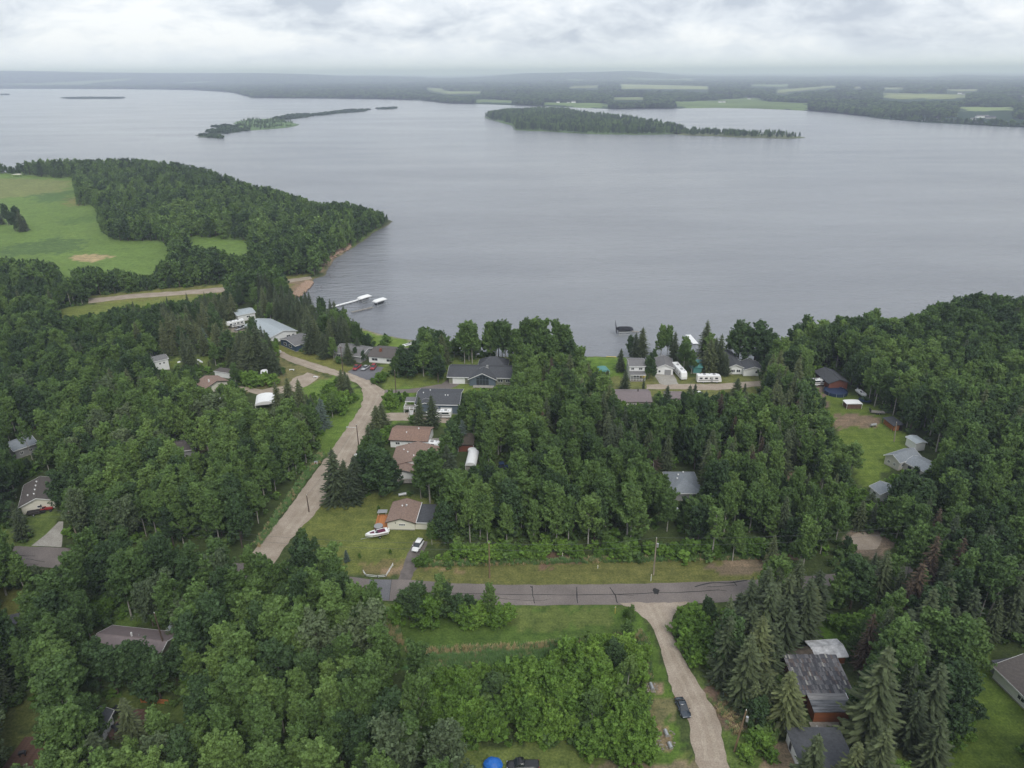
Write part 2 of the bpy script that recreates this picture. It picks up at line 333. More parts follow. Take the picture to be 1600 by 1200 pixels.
# open ground, in paint order: (polygon in photograph pixels on the ground, colour, raggedness in metres)
GPAINT = [
 ([(-900, 262), (-100, 268), (60, 268), (130, 272), (210, 300), (330, 345), (440, 372), (420, 420), (330, 440), (200, 455), (60, 450), (-900, 470)], (.125, .20, .05), 4),
 ([(-200, 272), (110, 282), (105, 300), (-200, 330)], (.17, .20, .075), 8),
 ([(50, 305), (120, 296), (110, 312), (60, 318)], (.085, .15, .045), 6),
 ([(0, 385), (90, 372), (130, 376), (125, 392), (60, 398), (0, 402)], (.085, .145, .045), 6),
 ([(90, 345), (160, 333), (170, 342), (100, 352)], (.10, .17, .045), 6),
 ([(108, 305), (128, 315), (120, 325), (104, 318)], (.18, .19, .07), 5),
 ([(112, 401), (150, 397), (175, 401), (150, 408), (120, 407)], (.36, .29, .17), 3),
 ([(60, 500), (85, 484), (150, 474), (360, 452), (380, 470), (310, 486), (210, 505), (100, 515), (60, 520)], (.15, .185, .05), 3),
 ([(140, 462), (360, 443), (480, 428), (490, 436), (470, 448), (360, 460), (140, 476)], (.17, .18, .06), 2),
 ([(455, 438), (487, 436), (485, 447), (468, 462), (450, 470)], (.25, .19, .13), 2),
 ([(508, 377), (550, 372), (552, 386), (522, 402), (505, 430), (498, 410)], (.24, .185, .125), 3),
 ([(545, 352), (590, 350), (580, 366), (545, 392), (538, 372)], (.12, .19, .05), 3),
 ([(470, 520), (560, 508), (640, 522), (700, 545), (720, 575), (700, 600), (640, 560), (560, 545), (500, 540)], (.13, .20, .04), 2),
 ([(540, 505), (566, 508), (646, 527), (646, 532), (600, 524), (560, 513)], (.30, .27, .22), 1.5),
 ([(425, 545), (440, 537), (480, 548), (540, 565), (552, 590), (530, 590), (470, 568), (440, 560)], (.165, .175, .05), 1.5),
 ([(260, 560), (330, 550), (330, 572), (270, 575)], (.13, .17, .045), 1.5),
 ([(430, 560), (480, 575), (510, 590), (490, 605), (420, 615), (370, 610), (400, 590)], (.16, .16, .07), 2),
 ([(460, 610), (500, 590), (540, 590), (570, 620), (568, 660), (520, 720), (480, 700), (470, 640)], (.12, .19, .04), 2),
 ([(600, 560), (700, 540), (1010, 552), (1010, 600), (830, 640), (720, 620), (600, 612)], (.13, .175, .045), 2),
 ([(590, 612), (640, 606), (650, 625), (632, 645), (596, 648)], (.12, .20, .04), 1.5),
 ([(600, 650), (720, 650), (720, 662), (680, 672), (610, 662)], (.11, .17, .04), 2),
 ([(905, 556), (985, 557), (1010, 566), (1010, 590), (960, 600), (925, 585)], (.11, .19, .035), 1.5),
 ([(950, 590), (1190, 585), (1215, 600), (1190, 615), (1090, 625), (950, 612)], (.15, .165, .06), 2),
 ([(470, 800), (505, 765), (560, 770), (700, 775), (700, 850), (650, 850), (650, 900), (555, 900), (470, 880)], (.13, .155, .045), 1.2),
 ([(572, 900), (562, 880), (600, 876), (650, 872), (640, 900)], (.17, .15, .07), 1),
 ([(590, 884), (640, 884), (640, 896), (590, 897)], (.24, .18, .12), 1),
 ([(650, 880), (700, 872), (900, 868), (1195, 868), (1200, 912), (1000, 922), (880, 922), (700, 922), (640, 912)], (.135, .145, .05), 1.0),
 ([(560, 940), (1000, 940), (1000, 952), (560, 952)], (.10, .14, .04), .6),
 ([(660, 886), (730, 886), (730, 892), (660, 893)], (.22, .17, .10), 1.2),
 ([(870, 862), (905, 862), (912, 885), (850, 890)], (.17, .115, .085), 1.2),
 ([(1090, 884), (1200, 866), (1215, 872), (1200, 893), (1100, 896)], (.19, .15, .11), 1.5),
 ([(580, 946), (1000, 946), (1010, 990), (960, 1010), (820, 1030), (630, 1035), (590, 1010)], (.075, .125, .030), 1.2),
 ([(790, 950), (960, 950), (965, 975), (900, 980), (800, 978)], (.105, .14, .042), 2),
 ([(620, 1016), (820, 1010), (1000, 994), (1000, 1001), (830, 1020), (640, 1028)], (.105, .125, .05), 1),
 ([(640, 1030), (830, 1018), (930, 1012), (930, 1035), (800, 1060), (650, 1060)], (.075, .165, .06), 1.5),
 ([(955, 948), (1000, 950), (1040, 1060), (1080, 1200), (1060, 1240), (990, 1240), (1010, 1080), (1000, 1000)], (.085, .15, .030), .8),
 ([(1008, 1095), (1060, 1100), (1055, 1130), (1010, 1130)], (.16, .16, .08), 1.5),
 ([(1022, 1135), (1045, 1136), (1058, 1165), (1050, 1178), (1030, 1165)], (.24, .19, .12), .6),
 ([(1010, 1068), (1032, 1064), (1034, 1080), (1012, 1084)], (.25, .20, .14), .5),
 ([(720, 1170), (860, 1150), (1010, 1190), (1090, 1185), (1100, 1400), (700, 1400)], (.115, .15, .045), 1.5),
 ([(930, 1195), (1010, 1188), (1090, 1190), (1100, 1230), (930, 1230)], (.19, .165, .11), 1.2),
 ([(1060, 950), (1120, 950), (1110, 1040), (1150, 1080), (1140, 1130), (1100, 1090), (1060, 1010)], (.10, .145, .045), 1),
 ([(1100, 1070), (1160, 1080), (1180, 1110), (1175, 1150), (1140, 1140), (1125, 1110)], (.15, .11, .085), 1.5),
 ([(1130, 1140), (1200, 1130), (1215, 1180), (1180, 1300), (1150, 1300)], (.10, .15, .04), 1.2),
 ([(1180, 1205), (1215, 1165), (1250, 1170), (1240, 1215)], (.28, .22, .16), .6),
 ([(1230, 955), (1330, 960), (1340, 1010), (1230, 1005)], (.09, .17, .03), 1.5),
 ([(1500, 1030), (1545, 1020), (1620, 1110), (1700, 1300), (1430, 1300), (1440, 1150), (1490, 1100)], (.10, .155, .03), 1.5),
 ([(1375, 1150), (1460, 1150), (1430, 1260), (1350, 1230)], (.11, .14, .045), 1.5),
 ([(1285, 612), (1345, 618), (1400, 655), (1420, 690), (1385, 735), (1375, 760), (1335, 760), (1320, 700), (1295, 650)], (.115, .165, .035), 1.2),
 ([(1302, 650), (1335, 645), (1375, 655), (1370, 668), (1305, 670)], (.21, .16, .12), 1.2),
 ([(1275, 585), (1290, 600), (1292, 640), (1270, 630)], (.15, .12, .10), 1.2),
 ([(1325, 830), (1375, 825), (1400, 840), (1380, 870), (1320, 870)], (.24, .19, .155), 1.2),
 ([(1228, 735), (1248, 735), (1245, 752), (1228, 752)], (.25, .2, .15), .8),
 ([(1205, 838), (1250, 840), (1250, 875), (1210, 880)], (.16, .11, .085), 1.2),
 ([(-60, 925), (40, 915), (50, 950), (30, 962), (-60, 975)], (.15, .165, .05), 1.2),
 ([(20, 895), (110, 900), (170, 920), (350, 900), (400, 860), (420, 880), (330, 940), (180, 950), (60, 925)], (.20, .165, .13), 1.5),
 ([(0, 790), (30, 800), (55, 790), (95, 790), (90, 830), (50, 858), (-20, 860)], (.11, .155, .045), 1),
 ([(60, 960), (130, 960), (150, 1010), (80, 1020)], (.12, .125, .055), 2),
 ([(140, 940), (230, 940), (240, 978), (160, 980)], (.10, .16, .04), 2),
 ([(0, 1090), (60, 1100), (70, 1160), (0, 1180)], (.10, .12, .04), 2),
 ([(130, 1080), (300, 1095), (300, 1120), (140, 1125)], (.085, .12, .035), 2),
 ([(255, 690), (330, 680), (340, 700), (290, 712)], (.14, .12, .08), 1.5),
 ([(350, 500), (372, 508), (385, 520), (360, 522)], (.24, .22, .19), 1),
 ([(0, 540), (25, 545), (30, 620), (0, 620)], (.13, .16, .05), 1.5),
]
def paint(x, y, base):
    c = np.empty((len(x), 3)); c[:] = base
    v = .65 + .7 * fbm(x / 14, y / 14, 3)
    c *= v[:, None]
    w1 = fbm(x / 3.2, y / 3.2, 11) - .5; w2 = fbm(x / 3.2, y / 3.2, 29) - .5
    for poly, colr, rg in GPAINT:
        pw = [tuple(G(*p)[:2]) for p in poly]; xs = [p[0] for p in pw]; ys = [p[1] for p in pw]
        k = np.where((x > min(xs) - 9) & (x < max(xs) + 9) & (y > min(ys) - 9) & (y < max(ys) + 9))[0]
        if not len(k): continue
        xx = x[k] + w1[k] * rg * 5; yy = y[k] + w2[k] * rg * 5
        m = inside(pw, xx, yy); k = k[m]
        vv = .80 + .4 * fbm(x[k] / 9, y[k] / 9, 5)
        dry = np.clip((fbm(x[k] / 22, y[k] / 22, 8) - .5) * 3, 0, 1)[:, None] * .16
        cc = np.array(colr)[None] * vv[:, None]; c[k] = cc * (1 - dry) + np.array([colr[0] * 1.35, colr[1] * 1.08, colr[2] * 1.3])[None] * dry
    return c
def build_ground():
    ys = [-1500, -700, -350, -150, -60, 0, 20]; y = 35.0
    while y < 1250: ys.append(y); y += (y + 60) * .0058
    t = np.concatenate([[-9, -5, -3, -2], np.linspace(-1.4, 1.4, 640), [2, 3, 5, 9]]); nt = len(t)
    X = []; Y = []
    for y in ys: w = (y + 60) if y >= 30 else 90 + (30 - y) * 1.5; X.append(t * w); Y.append(np.full(nt, y))
    X = np.concatenate(X); Y = np.concatenate(Y)
    warp = (fbm(X / 6, Y / 6, 40) - .5) * 5
    inn = inside(land_poly, X, Y); d = seg_dist(shore_w, X, Y, False) * np.where(inn, 1, -1) + warp * .5
    Z = np.clip(d * .25 - .55, -3.0, 0.0); Z[Y < 60] = 0
    me = bpy.data.meshes.new('ground'); n = len(ys)
    me.vertices.add(len(X)); me.vertices.foreach_set('co', np.stack([X, Y, Z], -1).reshape(-1).astype(np.float32))
    i, j = np.meshgrid(np.arange(n - 1), np.arange(nt - 1), indexing='ij'); a = (i * nt + j).reshape(-1)
    q = np.stack([a, a + 1, a + nt + 1, a + nt], -1).astype(np.int32)
    keep = Z[q].max(1) > -2.9; q = q[keep]
    me.loops.add(q.size); me.loops.foreach_set('vertex_index', q.reshape(-1)); me.polygons.add(len(q)); me.polygons.foreach_set('loop_start', np.arange(0, q.size, 4, dtype=np.int32))
    c = paint(X, Y, floor_c)
    sh = np.clip(1 - np.abs(d) / 2.2, 0, 1)[:, None] * .8; c = c * (1 - sh) + np.array([.16, .14, .10]) * sh
    a = me.attributes.new('gcol', 'FLOAT_COLOR', 'POINT'); a.data.foreach_set('color', np.concatenate([c, np.ones((len(c), 1))], 1).reshape(-1).astype(np.float32))
    me.materials.append(GROUND); me.update(calc_edges=True); me.polygons.foreach_set('use_smooth', [True] * len(q))
    o = bpy.data.objects.new('ground', me); COL.objects.link(o); tag(o, kind='structure')
build_ground()
w = MB(); w.v = [(-EXT, -3000, -.5), (EXT, -3000, -.5), (EXT, EXT, -.5), (-EXT, EXT, -.5)]; w.f = [(0, 1, 2, 3)]
tag(w.build('lake_water', WATER), kind='structure')

FSH = [(-900, 133), (-300, 135), (0, 138.5), (150, 138.8), (300, 140.5), (360, 144), (385, 150), (395, 153), (480, 153.5), (540, 154), (620, 155.5), (660, 157), (700, 161.5), (760, 163), (820, 165), (900, 168), (960, 170.5), (1050, 169.5),
       (1120, 168.5), (1180, 169.5), (1260, 173), (1320, 178), (1380, 186), (1440, 191), (1500, 194), (1560, 197.5), (1600, 199), (1750, 206), (2100, 222), (2700, 250)]
FIELDS = [([(665, 137), (690, 139), (700, 143), (752, 143), (748, 147), (700, 147), (672, 142)], (.27, .32, .14)), ([(743, 156), (800, 157), (800, 160), (745, 160)], (.22, .30, .12)), ([(890, 135), (935, 134), (934, 138), (893, 138)], (.30, .33, .15)),
 ([(970, 132), (1105, 135), (1108, 140), (972, 139)], (.34, .38, .17)), ([(958, 152), (1005, 152), (1005, 156), (960, 156)], (.28, .33, .14)), ([(850, 160), (950, 162), (950, 169), (900, 168), (850, 164)], (.19, .27, .09)),
 ([(1055, 160), (1100, 158), (1180, 153), (1200, 160), (1262, 161), (1262, 172), (1180, 169), (1060, 169)], (.17, .24, .08)), ([(1212, 144), (1215, 141), (1300, 134), (1310, 136), (1240, 143), (1225, 147)], (.30, .34, .16)),
 ([(1172, 132), (1232, 133), (1230, 136), (1175, 135)], (.24, .31, .14)), ([(1334, 136), (1346, 136), (1346, 139), (1334, 139)], (.35, .35, .18)), ([(1378, 146), (1485, 148), (1515, 148), (1500, 153), (1420, 156), (1382, 154)], (.30, .34, .14)),
 ([(1498, 167), (1585, 168), (1586, 173), (1500, 174)], (.26, .33, .13)), ([(1572, 150), (1600, 150), (1600, 153), (1574, 152)], (.35, .35, .2)), ([(1478, 140), (1530, 140), (1528, 142.5), (1480, 142.5)], (.32, .34, .17)), ([(1378, 137.5), (1412, 137), (1412, 139.5), (1380, 139.5)], (.32, .34, .17)),
 ]
FIELDS_W = [([tuple(G(*p)[:2]) for p in poly], c) for poly, c in FIELDS]
fsw = [G(*p)[:2] for p in FSH]
f_th = np.array([math.atan2(p[0], p[1]) for p in fsw]); f_d = np.array([math.hypot(*p) for p in fsw])
def far_color(x, y):
    c = np.empty((len(x), 3)); c[:] = (.030, .056, .028); f = np.zeros(len(x), bool)
    g = fbm(x / 900, y / 900, 77, 3); blk = vnoise(x / 420, y / 650, 91); m = (blk > .74) & (g > .45)
    m &= np.hypot(x, y) > 5200
    c[m] = (.13, .17, .075); f |= m
    for poly, col in FIELDS_W:
        k = inside(poly, x + (fbm(x / 90, y / 90, 5) - .5) * 110, y + (fbm(x / 90, y / 90, 6) - .5) * 260); c[k] = np.array(col) * .75 * (.8 + .4 * vnoise(x[k] / 120, y[k] / 120, 31))[:, None]; f |= k
    return c, f
def hill(x, y):
    d = np.hypot(x, y); th = np.degrees(np.arctan2(x, y)); t = np.clip((d - 9000) / 6000, 0, 1); t = t * t * (3 - 2 * t)
    h = 175 * np.clip((-th - 6) / 26, 0, 1.0) ** .6 + 98 * np.exp(-((th - 5.5) / 6.5) ** 4) + 40 * (vnoise(th / 3, th * 0 + 2, 4) - .3)
    return t * np.maximum(h, 0) + (d > 3000) * np.minimum(d - 3000, 8000) * .0004
def build_far():
    th = np.radians(np.linspace(-60, 60, 620)); D0 = np.interp(th, f_th, f_d); k = np.concatenate([[0, .004, .012], np.geomspace(.02, 1, 230)]); nr = len(k)
    TH, K = np.meshgrid(th, k, indexing='ij'); D = D0[:, None] * (EXT / D0[:, None]) ** K
    D = np.where(K < .02, D0[:, None] * (1 + K * 2), D)
    jag = (vnoise(np.degrees(TH) * 6, TH * 0, 9) - .5) * 40 * (K == 0); D = D + jag
    X = (D * np.sin(TH)).reshape(-1); Y = (D * np.cos(TH)).reshape(-1); Z = hill(X, Y) + 1.0; Z[(K == 0).reshape(-1)] = -2
    c, f = far_color(X, Y); nt = len(th)
    me = bpy.data.meshes.new('far_land'); me.vertices.add(len(X)); me.vertices.foreach_set('co', np.stack([X, Y, Z], -1).reshape(-1).astype(np.float32))
    i, j = np.meshgrid(np.arange(nt - 1), np.arange(nr - 1), indexing='ij'); a = (i * nr + j).reshape(-1); q = np.stack([a, a + nr, a + nr + 1, a + 1], -1).astype(np.int32)
    me.loops.add(q.size); me.loops.foreach_set('vertex_index', q.reshape(-1)); me.polygons.add(len(q)); me.polygons.foreach_set('loop_start', np.arange(0, q.size, 4, dtype=np.int32))
    at = me.attributes.new('gcol', 'FLOAT_COLOR', 'POINT'); at.data.foreach_set('color', np.concatenate([c, np.ones((len(c), 1))], 1).reshape(-1).astype(np.float32))
    m, nt_, N, L, b = nmat('far_ground'); av = N.new('ShaderNodeAttribute'); av.attribute_name = 'gcol'
    nn = tex_noise(N, L, .004, 6, .7, coords='World'); L.new(mulc(N, L, av.outputs['Color'], ramp(N, L, nn, [(.3, (.7, .7, .7)), (.7, (1.3, 1.3, 1.3))])), b.inputs['Base Color']); b.inputs['Roughness'].default_value = .95; b.inputs['Specular IOR Level'].default_value = .05
    me.materials.append(m); me.update(calc_edges=True); o = bpy.data.objects.new('far_land', me); COL.objects.link(o); tag(o, kind='structure')
build_far()

# low islands out in the lake
ISL = [
 ('wooded_island', [(757, 184), (775, 178), (800, 176), (850, 174), (890, 175), (905, 180), (960, 186), (1010, 193), (1050, 201), (1070, 206), (1062, 209.5), (1000, 210), (920, 209), (870, 206), (805, 203), (800, 196), (780, 190)], (.10, .16, .05)),
 ('narrow_spit', [(1040, 204), (1100, 205.5), (1230, 211.5), (1258, 214.6), (1230, 216.5), (1150, 214), (1060, 210.5)], (.12, .14, .06)),
 ('reed_island', [(368, 190), (400, 186), (430, 185), (462, 193), (466, 196), (440, 200), (390, 203.5), (370, 197)], (.10, .17, .05)),
 ('reed_bank', [(305, 211), (330, 210), (350, 213.5), (345, 216.5), (320, 214.5)], (.06, .085, .04)),
 ('reed_bank', [(320, 205), (345, 202), (385, 201), (388, 204), (350, 209), (330, 208)], (.055, .08, .04)),
 ('reed_bank', [(332, 198), (350, 195.5), (372, 197), (372, 200), (345, 200.5)], (.06, .09, .04)),
 ('reed_bank', [(425, 185), (450, 180), (480, 178), (496, 179.5), (480, 183), (440, 188)], (.055, .085, .04)),
 ('reed_bank', [(490, 179), (540, 172), (578, 171), (570, 174), (520, 178), (497, 181)], (.055, .085, .04)),
 ('reed_bank', [(588, 169.2), (620, 168), (618, 170), (592, 171)], (.055, .08, .04)),
 ('sandbar', [(95, 153), (130, 152), (196, 152.3), (190, 154.2), (110, 154.6)], (.05, .075, .05)),
 ('sandbar', [(2, 147.5), (14, 147), (14, 148.5), (2, 148.8)], (.05, .075, .05)),
]
def flat_poly(name, poly_px, z, mat, step=3.0, jit=.5, seed=1, skirt=0.0, kind='structure', parent=None):
    pw = [G(*p, 0.0) for p in poly_px]; pts = []
    rs = np.random.default_rng(seed)
    for i in range(len(pw)):
        a, b = pw[i], pw[(i + 1) % len(pw)]; n = max(1, int(np.linalg.norm(b - a) / step)); nrm = np.array([-(b - a)[1], (b - a)[0], 0]); nrm /= np.linalg.norm(nrm) + 1e-9
        for k in range(n):
            p = a + (b - a) * k / n + (nrm * rs.normal(0, jit) if k else 0); pts.append((p[0], p[1], z))
    m = MB(); tri = tessellate_polygon([[Vector(p) for p in pts]]); m.v = list(pts); m.f = [tuple(t) for t in tri]
    fixed = []
    for t in m.f:
        a, b, c = (Vector(m.v[i]) for i in t); fixed.append(t if (b - a).cross(c - a).z > 0 else t[::-1])
    m.f = fixed
    if skirt:
        n = len(pts); m.v += [(p[0], p[1], z - skirt) for p in pts]; m.f += [(i, (i + 1) % n, n + (i + 1) % n, n + i) for i in range(n)]
    o = m.build(name, mat, parent)
    if kind and not parent: tag(o, kind=kind)
    return o
ISL_W = []
for k, (nm, poly, c) in enumerate(ISL):
    mt = surf('island_ground_%d' % k, c, .3, .03, .95); flat_poly(nm, poly, .15, mt, 14, 3, k, 1.5); ISL_W.append([tuple(G(*p)[:2]) for p in poly])

# ------------------------------------------------------------------ roads, paths and drives
flat_poly('gravel_road', [(396, 862), (418, 834), (441, 808), (483, 750), (518, 704), (545, 664), (563, 638), (568, 620), (566, 607), (556, 598), (540, 592), (515, 585), (490, 578), (470, 571), (450, 564), (432, 554), (425, 549), (436, 546), (452, 555),
          (478, 563), (505, 572), (530, 580), (552, 584), (560, 588), (580, 596), (602, 611), (598, 625), (590, 642), (566, 690), (541, 735), (515, 770), (491, 805), (470, 825), (440, 862), (425, 884), (380, 885)], .028, GRAVEL, 1.5, .18, 2)
flat_poly('main_road', [(-160, 853), (20, 853), (99, 856), (250, 870), (400, 882), (575, 905), (640, 906), (700, 911), (800, 914), (950, 913), (1050, 911), (1130, 908), (1195, 905), (1300, 897), (1420, 885), (1440, 893), (1300, 915), (1200, 932), (1130, 941), (1050, 944), (950, 945),
          (800, 946), (700, 944), (640, 940), (575, 938), (400, 912), (250, 900), (99, 889), (20, 883), (-160, 880)], .040, ASPH, 2, .08, 3)
flat_poly('side_road', [(968, 942), (1080, 941), (1062, 948), (1052, 962), (1050, 985), (1058, 1010), (1072, 1035), (1095, 1075), (1118, 1110), (1128, 1140), (1132, 1170), (1140, 1200), (1165, 1280), (1110, 1280), (1092, 1200), (1079, 1160), (1077, 1130), (1062, 1100), (1050, 1080), (1042, 1050),
          (1033, 1015), (1022, 985), (1010, 968), (990, 953)], .048, GRAVEL, 1.2, .14, 4)
flat_poly('driveway', [(622, 906), (626, 893), (633, 875), (640, 860), (646, 846), (668, 846), (662, 862), (655, 880), (645, 900), (641, 908)], .034, surf('worn_drive', (.15, .13, .12), .3, .6, .95), 1.2, .15, 5)
flat_poly('asphalt_patch', [(577, 905.5), (612, 906), (608, 938), (577, 938)], .046, ASPH_N, 3, .04, 6)
flat_poly('driveway', [(49, 853), (72, 835), (92, 815), (99, 815), (97, 850), (96, 855)], .052, CONC, 3, .04, 7)
flat_poly('driveway', [(602, 609), (640, 608), (690, 600), (700, 593), (728, 594), (712, 604), (690, 611), (640, 614), (600, 614)], .034, ASPH, 2, .1, 8)
flat_poly('driveway', [(543, 581), (560, 571), (578, 572), (600, 574), (585, 592), (573, 594)], .036, ASPH_N, 2, .1, 9)
flat_poly('driveway', [(592, 648), (610, 645), (650, 644), (705, 650), (705, 662), (650, 658), (600, 657)], .034, GRAVEL, 2, .15, 10)
flat_poly('gravel_track', [(1010, 601), (1060, 600), (1120, 600), (1190, 595), (1192, 603), (1120, 610), (1060, 608), (1010, 608)], .034, GRAVEL, 2, .2, 11)
flat_poly('driveway', [(1021, 584), (1051, 583), (1060, 600), (1040, 602), (1030, 599)], .038, CONC, 2, .1, 12)
flat_poly('gravel_track', [(457, 592), (480, 582), (500, 588), (485, 600), (460, 612), (410, 618), (370, 608), (372, 604), (410, 609), (450, 602)], .034, GRAVEL, 2, .2, 13)
flat_poly('golf_path', [(138, 467), (200, 460), (280, 455), (355, 448), (420, 440), (485, 432), (488, 436), (420, 447), (355, 456), (280, 461), (200, 467), (138, 474)], .03, GRAVEL, 3, .3, 14)
flat_poly('driveway', [(0, 965), (14, 961), (42, 955), (44, 965), (16, 980), (0, 985), (-60, 1000), (-60, 985)], .034, ASPH_N, 2, .2, 15)
flat_poly('gravel_yard', [(1326, 840), (1340, 832), (1372, 830), (1378, 842), (1370, 858), (1330, 858)], .03, GRAVEL, 2, .3, 16)
road = bpy.data.objects['main_road']
def ribbon(pts, wd, z, name, mat, parent):
    m = MB(); pw = []
    for a, b in zip(pts[:-1], pts[1:]):
        for k in range(4): pw.append(P(a[0] + (b[0] - a[0]) * k / 4, a[1] + (b[1] - a[1]) * k / 4))
    pw.append(P(*pts[-1])); n = len(pw)
    for i, p in enumerate(pw):
        d = (pw[min(i + 1, n - 1)] - pw[max(i - 1, 0)]); d.z = 0; d.normalize(); q = Vector((-d.y, d.x, 0)) * wd * random.uniform(.24, .45); o = Vector((random.gauss(0, .05), random.gauss(0, .05), 0))
        m.v += [(p.x + q.x + o.x, p.y + q.y + o.y, z), (p.x - q.x + o.x, p.y - q.y + o.y, z)]
    m.f = [(2 * i, 2 * i + 1, 2 * i + 3, 2 * i + 2) for i in range(n - 1)]
    return m.build(name, mat, parent)
for pts, wd in [([(700, 927), (800, 929), (900, 930), (965, 929), (1020, 927), (1080, 925), (1122, 922), (1136, 924)], .28), ([(831, 916), (832, 928), (836, 943)], .28), ([(828, 916), (832, 919)], .3), ([(901, 917), (902, 942)], .35), ([(953, 918), (961, 930), (965, 943)], .32), ([(965, 929), (990, 931)], .15), ([(620, 926), (700, 927)], .2),
                ([(1085, 917), (1110, 911), (1140, 911), (1168, 907)], .4), ([(1105, 917), (1120, 917), (1150, 914)], .22), ([(1146, 909), (1152, 916)], .25), ([(780, 935), (815, 938), (850, 938), (860, 936)], .15), ([(28, 868), (55, 869)], .25), ([(40, 873), (70, 878)], .25), ([(26, 881), (60, 882)], .2)]:
    ribbon(pts, wd, .049, 'tar_line', TAR, road)
def track(name, pts, off, wd, z):
    q = []; 
    for a, b in zip(pts[:-1], pts[1:]):
        for k in range(5): q.append(P(a[0] + (b[0] - a[0]) * k / 5, a[1] + (b[1] - a[1]) * k / 5))
    m = MB(); n = len(q)
    for i, p in enumerate(q):
        d = q[min(i + 1, n - 1)] - q[max(i - 1, 0)]; d.z = 0; d.normalize(); s_ = Vector((-d.y, d.x, 0)); o = off + random.gauss(0, .06); w_ = wd * random.uniform(.6, 1.2) / 2
        m.v += [tuple(p + s_ * (o - w_))[:2] + (z,), tuple(p + s_ * (o + w_))[:2] + (z,)]
    m.f = [(2 * i + 1, 2 * i, 2 * i + 2, 2 * i + 3) for i in range(n - 1)]
    m.build('wheel_track', TRACK, bpy.data.objects[name])
gr_line = [(448, 835), (475, 800), (500, 765), (530, 720), (556, 675), (580, 635), (586, 616), (568, 600), (540, 586), (500, 576), (460, 562)]
sd_line = [(1018, 945), (1030, 970), (1042, 1000), (1055, 1035), (1075, 1072), (1096, 1115), (1106, 1150), (1115, 1200)]
for off in (-1.3, .9): track('gravel_road', gr_line, off, 1.1, .0335)
for off in (-.9, .9): track('side_road', sd_line, off, .9, .0535)
m = MB(); c = P(1025, 924); m.v = [(c.x + .9 * math.cos(a) * random.uniform(.6, 1.2), c.y + 1.2 * math.sin(a) * random.uniform(.6, 1.1), .0495) for a in np.linspace(0, 6.28, 12)[:-1]]; m.f = [tuple(range(11))]; m.build('tar_patch', TAR, road)
m = MB(); m.tube((*P(612, 905, 0).xy, .05), (*P(608, 938, 0).xy, .05), .05, .05, 4); m.build('joint_line', TAR, road)

# ------------------------------------------------------------------ buildings
def side_box(m, side, W, D, u0, u1, z0, z1, t0, t1):
    if side == 'f': m.box(u0 * W, u1 * W, -t1, -t0, z0, z1)
    elif side == 'b': m.box(u0 * W, u1 * W, D + t0, D + t1, z0, z1)
    elif side == 'l': m.box(-t1, -t0, u0 * D, u1 * D, z0, z1)
    else: m.box(W + t0, W + t1, u0 * D, u1 * D, z0, z1)
def opening(root, nm, side, W, D, u0, u1, z0, z1, frame=None, pane=None, bars=1):
    L_ = W if side in 'fb' else D; e = .09 / L_
    fm = MB(); side_box(fm, side, W, D, u0, u1, z0, z0 + .09, .003, .07); side_box(fm, side, W, D, u0, u1, z1 - .09, z1, .003, .07)
    side_box(fm, side, W, D, u0, u0 + e, z0 + .09, z1 - .09, .003, .07); side_box(fm, side, W, D, u1 - e, u1, z0 + .09, z1 - .09, .003, .07)
    for k in range(1, bars + 1): c = u0 + (u1 - u0) * k / (bars + 1); side_box(fm, side, W, D, c - e / 2, c + e / 2, z0 + .09, z1 - .09, .003, .07)
    o = fm.build(nm, frame or WHITE, root)
    pm = MB(); side_box(pm, side, W, D, u0 + e, u1 - e, z0 + .09, z1 - .09, .005, .035); pm.build('pane' if nm == 'window' else 'panel', pane or GLASS, o)
    return o
def garage_door(root, side, W, D, u0, u1, z1, mat=None):
    fm = MB(); L_ = W if side in 'fb' else D; e = .1 / L_
    side_box(fm, side, W, D, u0, u1, z1 - .1, z1, .003, .08); side_box(fm, side, W, D, u0, u0 + e, 0, z1 - .1, .003, .08); side_box(fm, side, W, D, u1 - e, u1, 0, z1 - .1, .003, .08)
    o = fm.build('garage_door', WHITE, root)
    for k in range(4): h = (z1 - .12) / 4; p = MB(); side_box(p, side, W, D, u0 + e, u1 - e, .02 + k * h, k * h + h - .02, .004, .05); p.build('panel', mat or WHITE, o)
    return o
